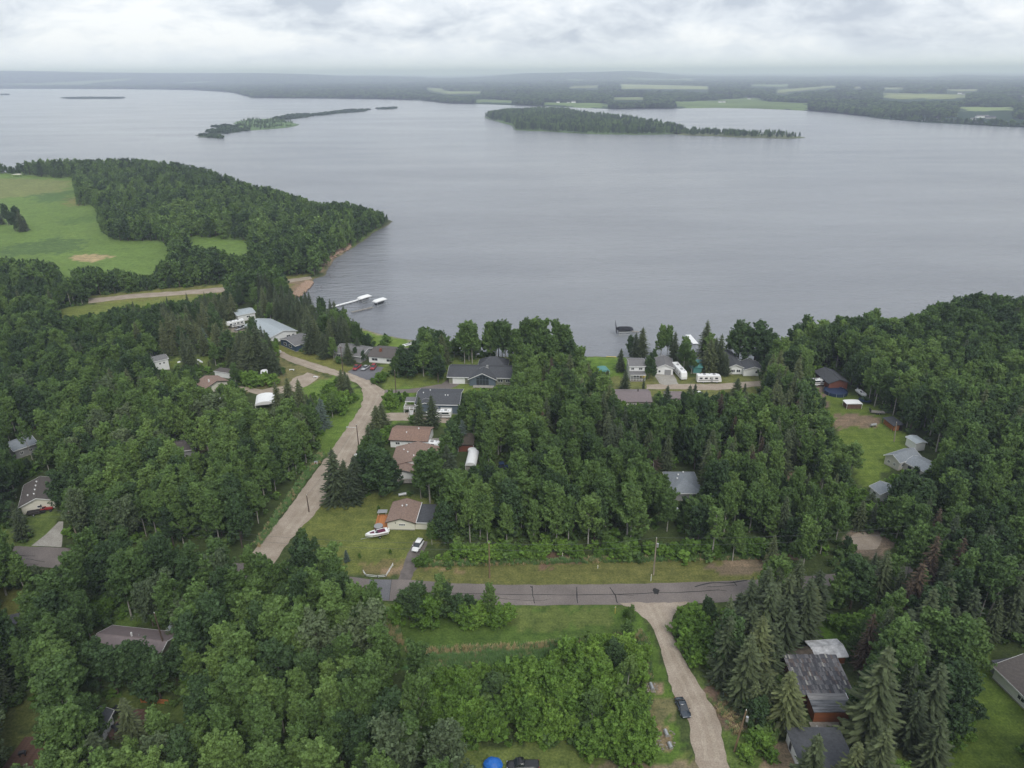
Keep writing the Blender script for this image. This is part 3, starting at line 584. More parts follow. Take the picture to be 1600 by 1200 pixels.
def roof_parts(root, W, D, he, rise, kind, mat, oh, fascia=None, x0=0, y0=0, t=.16):
    X0, X1, Y0, Y1 = x0 - oh, x0 + W + oh, y0 - oh, y0 + D + oh; cx, cy = x0 + W / 2, y0 + D / 2
    if kind == 'd':
        k = rise / (W / 2); zl = he - oh * k; zt = he + rise + .02; faces = [[(X0, Y0, zl), (cx, Y0, zt), (cx, Y1, zt), (X0, Y1, zl)], [(cx, Y0, zt), (X1, Y0, zl), (X1, Y1, zl), (cx, Y1, zt)]]
    elif kind == 'w':
        k = rise / (D / 2); zl = he - oh * k; zt = he + rise + .02; faces = [[(X0, Y0, zl), (X1, Y0, zl), (X1, cy, zt), (X0, cy, zt)], [(X0, cy, zt), (X1, cy, zt), (X1, Y1, zl), (X0, Y1, zl)]]
    elif kind == 'h':
        a = min(W, D) / 2; k = rise / a; zl = he - oh * k; zt = he + rise
        if W >= D: r0, r1 = (x0 + a, cy, zt), (x0 + W - a, cy, zt); faces = [[(X0, Y0, zl), (X1, Y0, zl), r1, r0], [(X1, Y1, zl), (X0, Y1, zl), r0, r1], [(X0, Y1, zl), (X0, Y0, zl), r0], [(X1, Y0, zl), (X1, Y1, zl), r1]]
        else: r0, r1 = (cx, y0 + a, zt), (cx, y0 + D - a, zt); faces = [[(X0, Y0, zl), (X1, Y0, zl), r0], [(X1, Y1, zl), (X0, Y1, zl), r1], [(X0, Y1, zl), (X0, Y0, zl), r0, r1], [(X1, Y0, zl), (X1, Y1, zl), r1, r0]]
    else:
        faces = [[(X0, Y0, he), (X1, Y0, he), (X1, Y1, he + rise), (X0, Y1, he + rise)]]
    out = []
    for f in faces: out.append(MB().slab([(a, b, c + t) for a, b, c in f], t - .01).build('roof', mat, root))
    if kind in 'dwh':
        rc = MB()
        if kind == 'd': rc.tube((cx, Y0, he + rise + t), (cx, Y1, he + rise + t), .09, .09, 5)
        elif kind == 'w': rc.tube((X0, cy, he + rise + t), (X1, cy, he + rise + t), .09, .09, 5)
        else: rc.tube((r0[0], r0[1], r0[2] + t), (r1[0] + .01, r1[1] + .01, r1[2] + t), .09, .09, 5)
        rc.build('ridge_cap', mat, out[0])
    if fascia:
        fb = MB(); h = .22
        if kind == 'd':
            for ya, yb in ((Y0 - .05, Y0 - .005), (Y1 + .005, Y1 + .05)):
                for (xa, za), (xb, zb) in (((X0, zl), (cx, zt)), ((cx, zt), (X1, zl))): fb.hexa([(xa, ya, za + t - h), (xb, ya, zb + t - h), (xb, yb, zb + t - h), (xa, yb, za + t - h), (xa, ya, za + t + .02), (xb, ya, zb + t + .02), (xb, yb, zb + t + .02), (xa, yb, za + t + .02)])
            fb.box(X0 - .05, X0 - .005, Y0, Y1, zl - .1, zl + t - .01); fb.box(X1 + .005, X1 + .05, Y0, Y1, zl - .1, zl + t - .01)
        elif kind == 'w':
            for xa, xb in ((X0 - .05, X0 - .005), (X1 + .005, X1 + .05)):
                for (ya, za), (yb, zb) in (((Y0, zl), (cy, zt)), ((cy, zt), (Y1, zl))): fb.hexa([(xa, ya, za + t - h), (xb, ya, za + t - h), (xb, yb, zb + t - h), (xa, yb, zb + t - h), (xa, ya, za + t + .02), (xb, ya, za + t + .02), (xb, yb, zb + t + .02), (xa, yb, zb + t + .02)])
            fb.box(X0, X1, Y0 - .05, Y0 - .005, zl - .1, zl + t - .01); fb.box(X0, X1, Y1 + .005, Y1 + .05, zl - .1, zl + t - .01)
        else:
            z_ = he if kind == 's' else zl
            fb.box(X0, X1, Y0 - .05, Y0 - .005, z_ - .1, z_ + t - .01)
            if kind != 's':
                fb.box(X0, X1, Y1 + .005, Y1 + .05, z_ - .1, z_ + t - .01); fb.box(X0 - .05, X0 - .005, Y0, Y1, z_ - .1, z_ + t - .01); fb.box(X1 + .005, X1 + .05, Y0, Y1, z_ - .1, z_ + t - .01)
        fb.build('fascia', fascia, out[0])
    return out
def walls(root, W, D, he, rise, kind, mat, x0=0, y0=0):
    m = MB(); X1, Y1, cx, cy = x0 + W, y0 + D, x0 + W / 2, y0 + D / 2; r = rise
    m.box(x0, X1, y0, Y1, -.3, he)
    if kind == 'd': b = len(m.v); m.v += [(x0, y0, he), (X1, y0, he), (cx, y0, he + r), (x0, Y1, he), (X1, Y1, he), (cx, Y1, he + r)]; m.f += [(b, b + 1, b + 2), (b + 4, b + 3, b + 5), (b + 1, b + 4, b + 5, b + 2), (b, b + 2, b + 5, b + 3)]
    if kind == 'w': b = len(m.v); m.v += [(x0, y0, he), (x0, Y1, he), (x0, cy, he + r), (X1, y0, he), (X1, Y1, he), (X1, cy, he + r)]; m.f += [(b + 1, b, b + 2), (b + 3, b + 4, b + 5), (b, b + 3, b + 5, b + 2), (b + 4, b + 1, b + 2, b + 5)]
    if kind == 's' and rise > .3: m.box(x0, X1, Y1 - .2, Y1, he, he + rise)
    return m.build('wall', mat, root)
LAND = []      # landmarks for describing trees
def house(name, label, A, B, C, he, rise, kind, wall, roof, fascia=None, oh=.5, wins=(), doors=(), garage=(), chim=(), vents=(), cat='house', mark=None, lim=(0, 99), dmin=0):
    a, b, c = P(*A, he), P(*B, he), P(*C, he); u = (b - a); u.z = 0; W = u.length; u.normalize(); n = Vector((-u.y, u.x, 0)); D = max((c - a).dot(n), dmin)
    D = min(D, lim[1])
    root = thing(name, label, cat, (a.x, a.y, 0), math.atan2(u.y, u.x))
    walls(root, W, D, he, rise, kind, wall); rf = roof_parts(root, W, D, he, rise, kind, roof, oh, fascia)
    FD = MB(); FD.box(-.03, W + .03, -.03, D + .03, -.3, .22); FD.build('foundation', CONC, root)
    for w_ in wins: opening(root, 'window', w_[0], W, D, *w_[1:5], bars=w_[5] if len(w_) > 5 else 1)
    for d_ in doors: o = opening(root, 'door', d_[0], W, D, d_[1], d_[2], .23, 2.15, pane=d_[3] if len(d_) > 3 else WHITE, bars=0)
    for g in garage: garage_door(root, *[g[0], W, D, g[1], g[2], g[3]], mat=g[4] if len(g) > 4 else WHITE)
    def ztop(x, y):
        if kind == 'd': return he + rise * (1 - abs(x - W / 2) / (W / 2)) + .16
        if kind == 'w': return he + rise * (1 - abs(y - D / 2) / (D / 2)) + .16
        if kind == 'h': a_ = min(W, D) / 2; return he + rise * min(1, min(x, W - x, y, D - y) / a_) + .16
        return he + rise * y / max(D, 1) + .16
    for x, y, s, h, mt in chim: x *= W; y *= D; z = ztop(x, y); cm = MB().box(x - s / 2, x + s / 2, y - s / 2, y + s / 2, z - .35, z + h); cm.box(x - s * .35, x + s * .35, y - s * .35, y + s * .35, z + h + .003, z + h + .14); cm.build('chimney', mt, rf[0])
    for x, y in vents: x *= W; y *= D; z = ztop(x, y); v = MB().tube((x, y, z - .1), (x, y, z + .3), .12, .12, 8); v.tube((x, y, z + .31), (x, y, z + .42), .24, .18, 8); v.build('vent', WHITE, rf[0])
    LAND.append(((a.x + b.x) / 2 + n.x * D / 2, (a.y + b.y) / 2 + n.y * D / 2, mark or label.split(' with ')[0].split(' beside ')[0].split(' behind ')[0].split(' at ')[0]))
    print('HOUSE %-20s W %.1f D %.1f' % (name, W, D)); return root, W, D

BRICK = surf('red_brick', (.22, .09, .06), .3, 2)
g1, W, D = house('garage', 'cream garage with tan shingle roof and charcoal lean-to on the big lawn', (605, 815), (647.5, 816), (615, 786), 2.5, 1.15, 'd', OFFW, R_TAN, R_MOSS, .45, wins=[('f', .42, .66, 1.35, 1.95, 2)], vents=[(.42, .62), (.58, .66)], chim=[(.56, .6, .2, .7, GALV)], cat='garage', mark='cream garage', dmin=9)
walls(g1, 3.9, D - 1.0, 2.25, 0, 's', OFFW, W + .05, .5); roof_parts(g1, 3.9, D - .8, 2.3, .0, 's', R_DARK, .3, WHITE, W + .35, .3)
MB().box(W + .42, W + .56, -.4, D + .3, 2.62, 2.75).build('flashing', WHITE, g1); MB().tube((.15 * W * 2, -.1, 2.0), (.3 * W, -.1, 2.5), .07, .07, 6).build('lamp', BLACK, g1)

g2, W, D = house('house', 'white house with tan hipped roof and skylights between the two round trees', (612, 727), (679, 727), (625, 699), 2.7, 1.7, 'd', WHITE, R_TAN, None, .5, wins=[('r', .3, .5, 1, 2)], vents=[(.32, .5), (.2, .7), (.5, .2)], mark='long tan-roofed house', dmin=9)
for x, y in ((.68, .5), (.80, .72)): fz = 2.7 + 1.7 * (1 - abs(x - .5) / .5) + .2; s = MB().box(x * W - .35, x * W + .35, y * D - .6, y * D + .6, fz - .25, fz + .12); s.build('skylight', GALV, g2)
walls(g2, 7.2, 4.2, 2.6, 1.0, 'd', WHITE, .6, -4.25); roof_parts(g2, 7.2, 4.3, 2.55, 1.0, 'd', R_TAN, .5, R_DARK, .6, -4.3)
opn = MB().box(1.9, 3.3, -4.34, -4.26, 1.3, 2.0); opn.build('window', TRIM, g2)
dk = MB().box(.2, 7.6, -6.6, -4.3, .5, .62); dk.build('porch_floor', WOOD_G, g2)
for k in range(6): MB().box(.25 + k * 1.45, .35 + k * 1.45, -6.6, -6.5, .62, 1.5).build('post', WOOD_G, g2)
MB().box(.2, 7.6, -6.6, -6.52, 1.5, 1.58).build('rail', WOOD_G, g2)

g3, W, D = house('house', 'low white house with plain brown roof just below the gravel drive', (609.5, 686.5), (667, 689), (612, 655), 2.9, 1.5, 'w', WHITE, R_BROWN, TRIM, .45, wins=[('f', .14, .26, 1.2, 2.1), ('f', .48, .54, 1.5, 2.1, 0), ('r', .3, .5, 1.2, 2.1)], doors=[('f', .63, .70, TRIM)], vents=[(.4, .3), (.7, .5)], mark='plain brown-roofed house', lim=(0, 9.5))
MB().box(W + .1, W + 4.6, 1, 6.5, .45, .6).build('deck', WOOD_G, g3)
for k in range(5): MB().box(W + 4.5, W + 4.6, 1 + k * 1.35, 1.1 + k * 1.35, .6, 1.6).build('post', WOOD_G, g3)

g4, W, D = house('house', 'blue-grey house with charcoal roof and white deck stairs', (650, 631), (716, 632), (660, 606), 3.8, 1.5, 'w', BLUEG, R_DARK, WHITE, .5, wins=[('f', .12, .32, 1.6, 3.0, 2), ('f', .42, .52, 1.8, 2.8), ('l', .3, .5, 1.5, 2.7)], garage=[('f', .58, .85, 2.5, WHITE)], vents=[(.25, .7), (.66, .35), (.72, .35), (.12, .45)], mark='blue-grey house', lim=(0, 13))
roof_parts(g4, 6.0, 3.2, 3.75, 1.1, 'd', R_DARK, .35, WHITE, .3, -1.3); walls(g4, 6, 3, 3.7, 1.1, 'd', BLUEG, .3, -1.25)
dk = MB().box(-4.4, -.2, -.5, 3.4, 1.7, 1.85); dk.build('deck', WOOD_G, g4)
for x, y in ((-4.35, -.45), (-2.3, -.45), (-.3, -.45), (-4.35, 1.4), (-4.35, 3.3)): MB().box(x, x + .14, y, y + .14, 0, 2.8).build('post', WHITE, g4)
for a_, b_ in (((-4.35, -.4, 2.75), (-.3, -.4, 2.75)), ((-4.3, -.4, 2.75), (-4.3, 3.3, 2.75)), ((-4.35, -.4, 2.2), (-.3, -.4, 2.2))): MB().tube(a_, b_, .07, .07, 5).build('rail', WHITE, g4)
for k in range(7): MB().box(-2.1, -.9, -.9 - k * .34, -.55 - k * .34, 1.45 - k * .24, 1.55 - k * .24).build('step', WHITE, g4)
for x in (-2.2, -.85): MB().tube((x, -.5, 2.6), (x, -3.0, .9), .06, .06, 5).build('handrail', WHITE, g4)
roof_parts(g4, 4.2, 3.0, 3.0, .2, 's', R_GREY, .2, WHITE, -4.4, 3.6)
for x, y in ((-4.3, 3.7), (-4.3, 6.3), (-.5, 6.3)): MB().box(x, x + .14, y, y + .14, 0, 3).build('post', WHITE, g4)

g5, W, D = house('house', 'long lakeside bungalow with slate roof and glazed gable front', (701, 588), (802, 590), (706, 560), 3.0, 1.7, 'w', SAGE, R_DARK, WHITE, .6, wins=[('f', .76, .84, 1, 2.2), ('f', .88, .95, 1, 2.2)], mark='slate-roofed lakeside bungalow', lim=(0, 12), dmin=10, chim=[(.58, .45, .9, .9, GREYW)])
garage_door(g5, 'f', W, D, .06, .25, 2.5)
gx = W * .33; gw = W * .40
walls(g5, gw, 4, 2.9, 2.3, 'd', BLUEG, gx, -1.7); roof_parts(g5, gw, 6, 2.9, 2.35, 'd', R_DARK, .55, WHITE, gx, -1.75)
for k in range(4): x = gx + gw * (.27 + .12 * k); z = 2.6 + (1.6 if k in (1, 2) else .9); MB().box(x, x + gw * .11, -1.79, -1.72, .5, 2.5).build('window', GLASS, g5); MB().box(x, x + gw * .11, -1.79, -1.72, 2.65, z).build('window', GLASS, g5)
MB().box(gx + gw * .25, gx + gw * .77, -1.76, -1.705, .35, 4.1).build('window_frame', BLUEG, g5)
MB().box(gx + gw * .15, gx + gw * .95, -4, -1.8, .2, .34).build('porch_floor', CONC, g5)
walls(g5, 11, 8, 2.9, 0, 's', SAGE, W * .42, D - 1.0); roof_parts(g5, 11, 8, 2.95, 2.6, 'h', R_DARK, .6, WHITE, W * .42, D - 1.0)

house('cottage', 'white cottage with brown-grey roof and brick chimney behind the parked cars', (576, 556), (622, 560), (592, 539), 2.9, 1.4, 'w', WHITE, R_BRG, None, .5, wins=[('f', .1, .3, 1, 2.2), ('f', .6, .8, 1, 2.2)], chim=[(.3, .3, .9, 1.2, BRICK)], mark='brick-chimneyed cottage', lim=(0, 12))
house('cottage', 'grey-roofed shoreline cottage half hidden by dark spruces', (522, 550), (563, 557), (540, 533), 2.9, 1.7, 'w', GREYW, R_GREY, WHITE, .5, wins=[('f', .1, .25, 1, 2.2), ('f', .4, .6, 1, 2.2)], mark='grey-roofed shoreline cottage', lim=(0, 11))
house('house', 'navy blue house with two white windows in its gable', (438, 530), (461.5, 540), (486, 529), 2.9, 1.2, 'd', BLUEW, R_GREY, WHITE, .5, wins=[('f', .22, .40, 1, 2.3, 0), ('f', .56, .74, 1, 2.3, 0)], mark='navy blue house', lim=(0, 14), dmin=10)
g, W, D = house('barn', 'long barn with pale metal roof beside the parked trailer', (384, 508), (423, 527), (452, 512), 3.0, 1.6, 'w', WHITE, R_BLUE, WHITE, .5, wins=[('r', .6, .75, 1, 2.1), ('r', .82, .92, 1, 2.1)], cat='barn', mark='pale metal-roofed barn', lim=(0, 17))
house('outbuilding', 'small building with folded pale grey roof above the long barn', (371, 493), (398, 488), (379, 479), 3.4, .8, 'w', WHITE, R_BLUE, WHITE, .4, wins=[('f', .5, .7, 1.5, 2.4)], mark='small pale outbuilding', lim=(0, 9))
house('house', 'tall narrow white house with grey roof and side stairs', (241, 565), (262, 560), (258, 553), 4.8, .8, 'w', WHITE, R_GREY, WHITE, .3, wins=[('f', .3, .45, 3, 3.8, 0), ('f', .6, .75, 3, 3.8, 0)], mark='narrow white house', lim=(0, 7))
house('house', 'low house with reddish brown roof and one white chimney', (322, 606), (355, 595), (350, 584), 2.6, 1.3, 'd', OFFW, R_TAN, TRIM, .6, chim=[(.3, .3, .4, .9, WHITE)], mark='reddish brown roof', lim=(0, 11))
house('shed', 'flat grey shed behind the reddish brown roof', (335, 580), (356, 583), (336, 574), 2.4, .1, 's', WHITE, R_BRG, WHITE, .2, cat='shed', mark='flat grey shed', lim=(0, 5), doors=[('f', .4, .6)])
house('house', 'white-walled house with brown-black roof and five roof vents beside red tractor', (32, 791), (84, 780), (22, 762), 2.8, 1.5, 'd', OFFW, R_BRG, WHITE, .55, wins=[('f', .46, .60, 1.2, 1.9, 0)], vents=[(.2, .3), (.42, .2), (.42, .4), (.42, .6), (.42, .8)], mark='house with five roof vents', lim=(0, 13))
house('house', 'small blue-grey house under the trees by a white birch', (22, 704), (57, 692), (33, 684), 3.1, 1.2, 'w', GREYW, R_SLATE, WHITE, .4, wins=[('f', .2, .35, 1, 2), ('f', .6, .75, 1, 2)], mark='small blue-grey house', lim=(0, 9))
house('cabin', 'cabin with dull brown roof mostly sunk among treetops', (272, 705), (303, 701), (284, 689), 2.6, 1.2, 'w', GREYW, R_BRG, WHITE, .5, mark='sunken dull-roofed cabin', lim=(0, 9), cat='cabin')
g, W, D = house('house', 'sage-walled house with mauve metal roof and slim white flue', (138, 1021), (243, 1033), (268, 989), 2.7, 1.5, 'w', SAGE, R_MAUVE, WHITE, .45, wins=[('r', .3, .42, 1, 2), ('f', .3, .4, 1, 2)], chim=[(.48, .55, .25, .9, WHITE), (.56, .62, .2, .3, GREYW)], mark='mauve metal roof', lim=(0, 9.5))
roof_parts(g, 3.2, 3.2, 2.6, .15, 's', R_BLUE, .1, WHITE, W - 3.0, D + .6)
for x, y in ((W - 2.9, D + 3.6), (W, D + 3.6)): MB().box(x, x + .12, y, y + .12, 0, 2.6).build('post', WHITE, g)
g, W, D = house('cabin', 'dark-roofed cabin with white gable and brown deck', (128, 1142), (158, 1140), (168, 1112), 2.9, 1.0, 'd', WHITE, R_DARK, WHITE, .4, mark='dark-roofed cabin', lim=(0, 7), cat='cabin')
BOARDN = 14
for k in range(BOARDN): MB().box(W + .7, W + 5.9, .2 + k * .42, .2 + k * .42 + .39, .78, .86).build('deck_board', WOOD, g)
MB().box(W + .75, W + 5.85, .25, 6.0, 0, .77).build('deck_frame', WOOD, g)
for x in (W + .8, W + 2.4, W + 4.1, W + 5.75): MB().box(x, x + .1, .12, .2, .4, 1.8).build('post', WOOD, g)
MB().box(W + .7, W + 5.9, .1, .19, 1.8, 1.88).build('rail', WOOD, g)
g, W, D = house('house', 'grey hipped roof standing alone deep in the wood', (1050, 769), (1096, 769), (1053, 738), 2.8, 2.0, 'h', GREYW, R_SLATE, WHITE, .5, vents=[(.35, .6), (.55, .7), (.28, .45)], mark='lone grey hipped roof', lim=(0, 13))
g, W, D = house('house', 'off-white house with slate roof and long side wing by the meadow', (1384, 711), (1406, 722), (1428, 708), 3.0, 1.3, 'd', PALEW, R_SLATE, WHITE, .4, wins=[('f', .2, .38, 1, 2), ('f', .62, .78, 1, 2), ('r', .12, .3, 1, 2)], mark='off-white house by the meadow', lim=(0, 12))
LW = 11.5
walls(g, LW, 7, 2.6, 1.1, 'w', PALEW, W + .02, D * .25); roof_parts(g, LW, 7, 2.62, 1.1, 'w', R_SLATE, .35, WHITE, W + .4, D * .25)
for k in range(4): MB().box(W + 1.4 + k * 2.5, W + 2.5 + k * 2.5, D * .25 - .06, D * .25 - .003, 1, 2).build('window', GLASS, g)
house('shed', 'white shed with pale roof behind the off-white house', (1417, 683), (1432, 693), (1444, 690), 2.9, .3, 'w', WHITE, R_BLUE, WHITE, .3, cat='shed', mark='white shed', lim=(0, 5), dmin=3.4, doors=[('r', .5, .8)])
house('cottage', 'little white cottage with slate roof half under a dark tree', (1361, 760), (1376, 772), (1394, 760), 2.6, 1.1, 'w', WHITE, R_SLATE, WHITE, .35, wins=[('f', .3, .6, 1, 2, 0)], doors=[('f', .7, .9)], mark='little white cottage', lim=(0, 9), dmin=5)
house('boat_shed', 'rust-red shed with black roof at the forest edge', (1296, 598), (1325, 597), (1280, 580), 3.0, 1.3, 'd', REDW, R_DARK, R_DARK, .6, cat='shed', mark='rust-red shed', lim=(0, 15))
g, W, D = house('house', 'two-storey white lake house with open front veranda', (984, 572), (1008, 572), (984, 560), 5.4, 1.0, 'w', WHITE, R_GREY, WHITE, .35, wins=[('f', .1, .3, 3.8, 4.8), ('f', .6, .85, 3.8, 4.8), ('l', .3, .6, 3.8, 4.8), ('f', .3, .7, .8, 2.2, 3)], mark='two-storey lake house', lim=(0, 9), dmin=6)
roof_parts(g, W - .2, 2.4, 2.7, .5, 's', R_GREY, .2, WHITE, .1, -2.6)
for k in range(6): MB().box(.15 + k * (W - .4) / 5, .27 + k * (W - .4) / 5, -2.6, -2.48, .1, 2.7).build('post', WHITE, g)
MB().box(.1, W - .1, -2.6, -2.52, .9, 1.0).build('rail', WHITE, g); MB().box(0, W, -2.7, -.01, 0, .2).build('porch_floor', WOOD_G, g)
house('garage', 'grey-roofed garage beside the large tan drive and motorhome', (1026, 574), (1052, 575), (1031, 560), 3.1, 1.3, 'd', WHITE, R_GREY, WHITE, .4, garage=[('f', .48, .9, 2.4, GREYW)], wins=[('f', .12, .26, 1, 2, 0)], cat='garage', mark='grey-roofed garage', lim=(0, 13))
house('shed', 'teal-roofed shed tucked behind the tall spruces', (1084, 574), (1097, 574), (1086, 562), 2.6, 1.4, 'w', R_TEAL, R_TEAL, None, .4, cat='shed', mark='teal shed', lim=(0, 8))
g, W, D = house('house', 'white lake house with dark roof in two low gables', (1137, 574), (1161, 574), (1131, 549), 3.0, 1.2, 'd', WHITE, R_DARK, WHITE, .5, wins=[('f', .2, .5, .9, 2.1, 2), ('f', .6, .85, .9, 2.1)], mark='white two-gabled lake house', lim=(0, 20))
walls(g, 7.2, 7.5, 2.7, 1.1, 'd', WHITE, W + .02, -1.5); roof_parts(g, 7.0, 8, 2.75, 1.1, 'd', R_DARK, .45, WHITE, W + .3, -1.6); MB().box(W + 4.6, W + 5.4, -1.56, -1.503, 1.2, 2).build('window', GLASS, g)
house('house', 'long house with mauve roof and dark vent pipe', (964, 627), (1017, 627), (958, 609), 2.8, 1.4, 'w', OFFW, R_MAUVE, R_MAUVE, .5, wins=[('f', .35, .45, 1, 2, 0), ('f', .5, .56, 1, 2, 0)], chim=[(.68, .55, .35, .8, TRIM)], mark='long mauve-roofed house', lim=(0, 11))
house('shed', 'short mauve-roofed outbuilding half behind spruces', (1042, 622), (1067, 622), (1042, 612), 2.6, 1.0, 'w', OFFW, R_MAUVE, R_MAUVE, .4, cat='shed', mark='mauve-roofed outbuilding', lim=(0, 8))

# log house with the streaky weathered shake roof
g, W, D = house('log_house', 'log-walled house under a large streaked grey shake roof', (1250, 1083), (1330, 1083), (1239, 1032), 3.0, .9, 's', LOGW, R_DARK, None, .5, mark='streaked shake roof', lim=(0, 14))
SHK = [surf('shake_%d' % i, c, .25, 3, .9) for i, c in enumerate([(.10, .10, .11), (.15, .145, .15), (.075, .072, .08), (.19, .185, .19), (.13, .105, .10), (.33, .32, .29)])]
rf = [o for o in COL.objects if o.parent == g and o.name.startswith('roof')][0]
shk = {}
for i in range(32):
    for j in range(9):
        if random.random() < .03: continue
        L_ = (D + 1) / 9; wd = (W + 1) / 32; mt = random.choices(range(6), [5, 6, 4, 3, 2, .8])[0]
        if mt not in shk: shk[mt] = mesh_np('shingle', MB().box(0, wd * .92, 0, L_ * 1.0, 0, .05).v, MB().box(0, 1, 0, 1, 0, 1).f, SHK[mt])
        o = bpy.data.objects.new('shingle', shk[mt]); COL.objects.link(o); o.parent = rf
        y = -.5 + j * L_ + random.uniform(-.15, .15); o.location = (-.5 + i * wd, y, 3.0 + .9 * (y + .5) / (D + 1) + .165 + random.uniform(0, .02)); o.rotation_euler = (math.atan2(.9, D + 1) + .012, 0, random.gauss(0, .012))
wl = 6.4
walls(g, wl, 3.4, 2.9, 0, 's', LOGW, 1.4, -3.9)
pr = MB().slab([(1.0, -4.3, 2.95), (1.0 + wl + .8, -4.3, 2.95), (1.0 + wl + .8, -1.9, 3.35), (1.0, -1.9, 3.35)], .15).build('porch_roof', surf('streaked_felt', (.12, .125, .135), .7, .9, .8, scale3=(.4, 3, 1)), g)
MB().slab([(1.0, -1.88, 3.36), (1.0 + wl + .8, -1.88, 3.36), (1.0 + wl + .8, -.45, 3.42), (1.0, -.45, 3.42)], .15).build('porch_roof', surf('grey_felt', (.22, .215, .215), .4, .9, .8, scale3=(.4, 3, 1)), g)
MB().tube((1.0 + wl + .85, -4.3, 3.1), (1.0 + wl + .85, -.4, 3.5), .06, .06, 5).build('gutter', WHITE, g)
MB().box(1.2, 1.5, -5.6, -5.5, 0, 0.9).build('post', WHITE, g); MB().box(.6, 6, -6.4, -4.0, 0, .16).build('patio', WOOD_G, g)
house('shed', 'small brown mossy-roofed shed behind the shake roof', (1234, 1034), (1272, 1031), (1228, 1014), 2.4, .8, 'w', LOGW, R_MOSS, None, .3, cat='shed', mark='mossy brown shed', lim=(0, 4.2))
g, W, D = house('garage', 'dark flat-roofed garage with white end wall by the tan drive', (1262, 1215), (1345, 1215), (1236, 1147), 2.8, .05, 's', WHITE, R_DARK, WHITE, .35, cat='garage', mark='dark flat-roofed garage', lim=(0, 11), dmin=9.5)
opening(g, 'door', 'l', W, D, .72, .84, .1, 2.2, pane=TRIM, bars=0)
g, W, D = house('house', 'white-walled house with dark grey roof at the edge of the green lawn', (1556, 1042), (1610, 1094), (1640, 1020), 2.9, 1.7, 'w', WHITE, R_BRG, WHITE, .5, mark='white-walled house by the green lawn', lim=(0, 12), wins=[('f', .7, .9, 1, 2)])
MB().box(-1.8, -.05, 1.0, 7.5, 0, 2.3).build('lean_to', GREYW, g); MB().slab([(-2.0, .8, 2.5), (-.02, .8, 2.75), (-.02, 7.8, 2.75), (-2.0, 7.8, 2.5)], .1).build('lean_to_roof', R_DARK, g)
MB().box(-1.7, -.5, 5.2, 7.0, 2.8, 2.9).build('skylight', WHITE, g)

# ------------------------------------------------------------------ vehicles
def rrect(x, w, z0, z1, k=.22):
    c = min(w, (z1 - z0)) * k; return [(x, -w + c, z0), (x, w - c, z0), (x, w, z0 + c), (x, w, z1 - c * 1.2), (x, w - c * 1.5, z1), (x, -w + c * 1.5, z1), (x, -w, z1 - c * 1.2), (x, -w, z0 + c)]
def wheels(root, xs, w, r):
    for x in xs:
        for s in (-1, 1):
            t = MB().tube((x, s * (w - .11), r), (x, s * (w + .12), r), r, r, 12).build('wheel', TYRE, root); MB().tube((x, s * (w + .121), r), (x, s * (w + .14), r), r * .55, r * .5, 8).build('rim', GALV, t)
def car(label, loc, rz, paint, kind='suv', name='parked_car', cat='car', group=None):
    t = thing(name, label, cat, loc, rz, group); w = .92
    hgt = {'suv': 1.72, 'sedan': 1.45, 'pickup': 1.8, 'van': 2.0}[kind]; L_ = {'suv': 2.35, 'sedan': 2.35, 'pickup': 2.8, 'van': 2.6}[kind]
    z = hgt * .56
    MB().loft([rrect(-L_, w * .80, .42, z * .86), rrect(-L_ + .12, w * .94, .30, z * .96), rrect(-L_ * .5, w, .26, z), rrect(L_ * .35, w, .26, z), rrect(L_ * .78, w * .95, .28, z * .93), rrect(L_ - .1, w * .84, .32, z * .80), rrect(L_, w * .70, .40, z * .68)]).build('body', paint, t, True)
    if kind == 'suv': a = (-L_ + .12, -L_ + .42, L_ * .12, L_ * .46)
    elif kind == 'sedan': a = (-L_ * .74, -L_ * .42, L_ * .10, L_ * .45)
    elif kind == 'van': a = (-L_ + .05, -L_ + .2, L_ * .42, L_ * .74)
    else: a = (-L_ * .12, -L_ * .04, L_ * .32, L_ * .55)
    zt = hgt - .05
    MB().loft([rrect(a[0], w * .88, z - .05, z + .02, .1), rrect(a[1], w * .78, z - .05, zt - .03, .1), rrect((a[1] + a[2]) / 2, w * .80, z - .05, zt, .1), rrect(a[2], w * .76, z - .05, zt - .03, .1), rrect(a[3], w * .86, z - .05, z + .02, .1)]).build('window', GLASS, t, False)
    MB().loft([rrect(a[1] + .02, w * .72, zt - .07, zt + .01, .2), rrect((a[1] + a[2]) / 2, w * .76, zt - .06, zt + .05, .2), rrect(a[2] - .08, w * .70, zt - .07, zt + .01, .2)]).build('roof', paint, t, True)
    if kind == 'pickup': MB().box(-L_ + .2, -L_ * .16, -w * .72, w * .72, z - .02, z + .006).build('truck_bed', BLACK, t)
    wheels(t, (-L_ * .62, L_ * .62), w - .08, .35)
    for s in (-1, 1):
        MB().box(L_ - .16, L_ - .02, s * .62 - .15, s * .62 + .15, z * .68, z * .80).build('headlight', GALV, t); MB().box(-L_ - .02, -L_ + .12, s * .68 - .12, s * .68 + .12, z * .72, z * .86).build('tail_light', REDP, t)
        MB().box(a[3] - .45, a[3] - .28, s * (w + .12) - .09, s * (w + .12) + .09, z + .02, z + .17).build('mirror', paint, t)
    MB().box(L_ - .02, L_ + .03, -.5, .5, .42, z * .6).build('grille', BLACK, t)
    return t
def heading(p, q): a = G(*p); b = G(*q); return math.atan2(b[1] - a[1], b[0] - a[0])
def at(px, py, z=0): p = P(px, py); return (p.x, p.y, z)
car('black sedan parked at the edge of the gravel side road', at(1066.5, 1109, .05), heading((1061, 1094), (1073, 1122)), CARPAINT, 'sedan', group=None)
car('silver white crossover on the short drive under tree branches', at(653, 856, .04), heading((662, 842), (646, 866)), WHITE, 'suv')
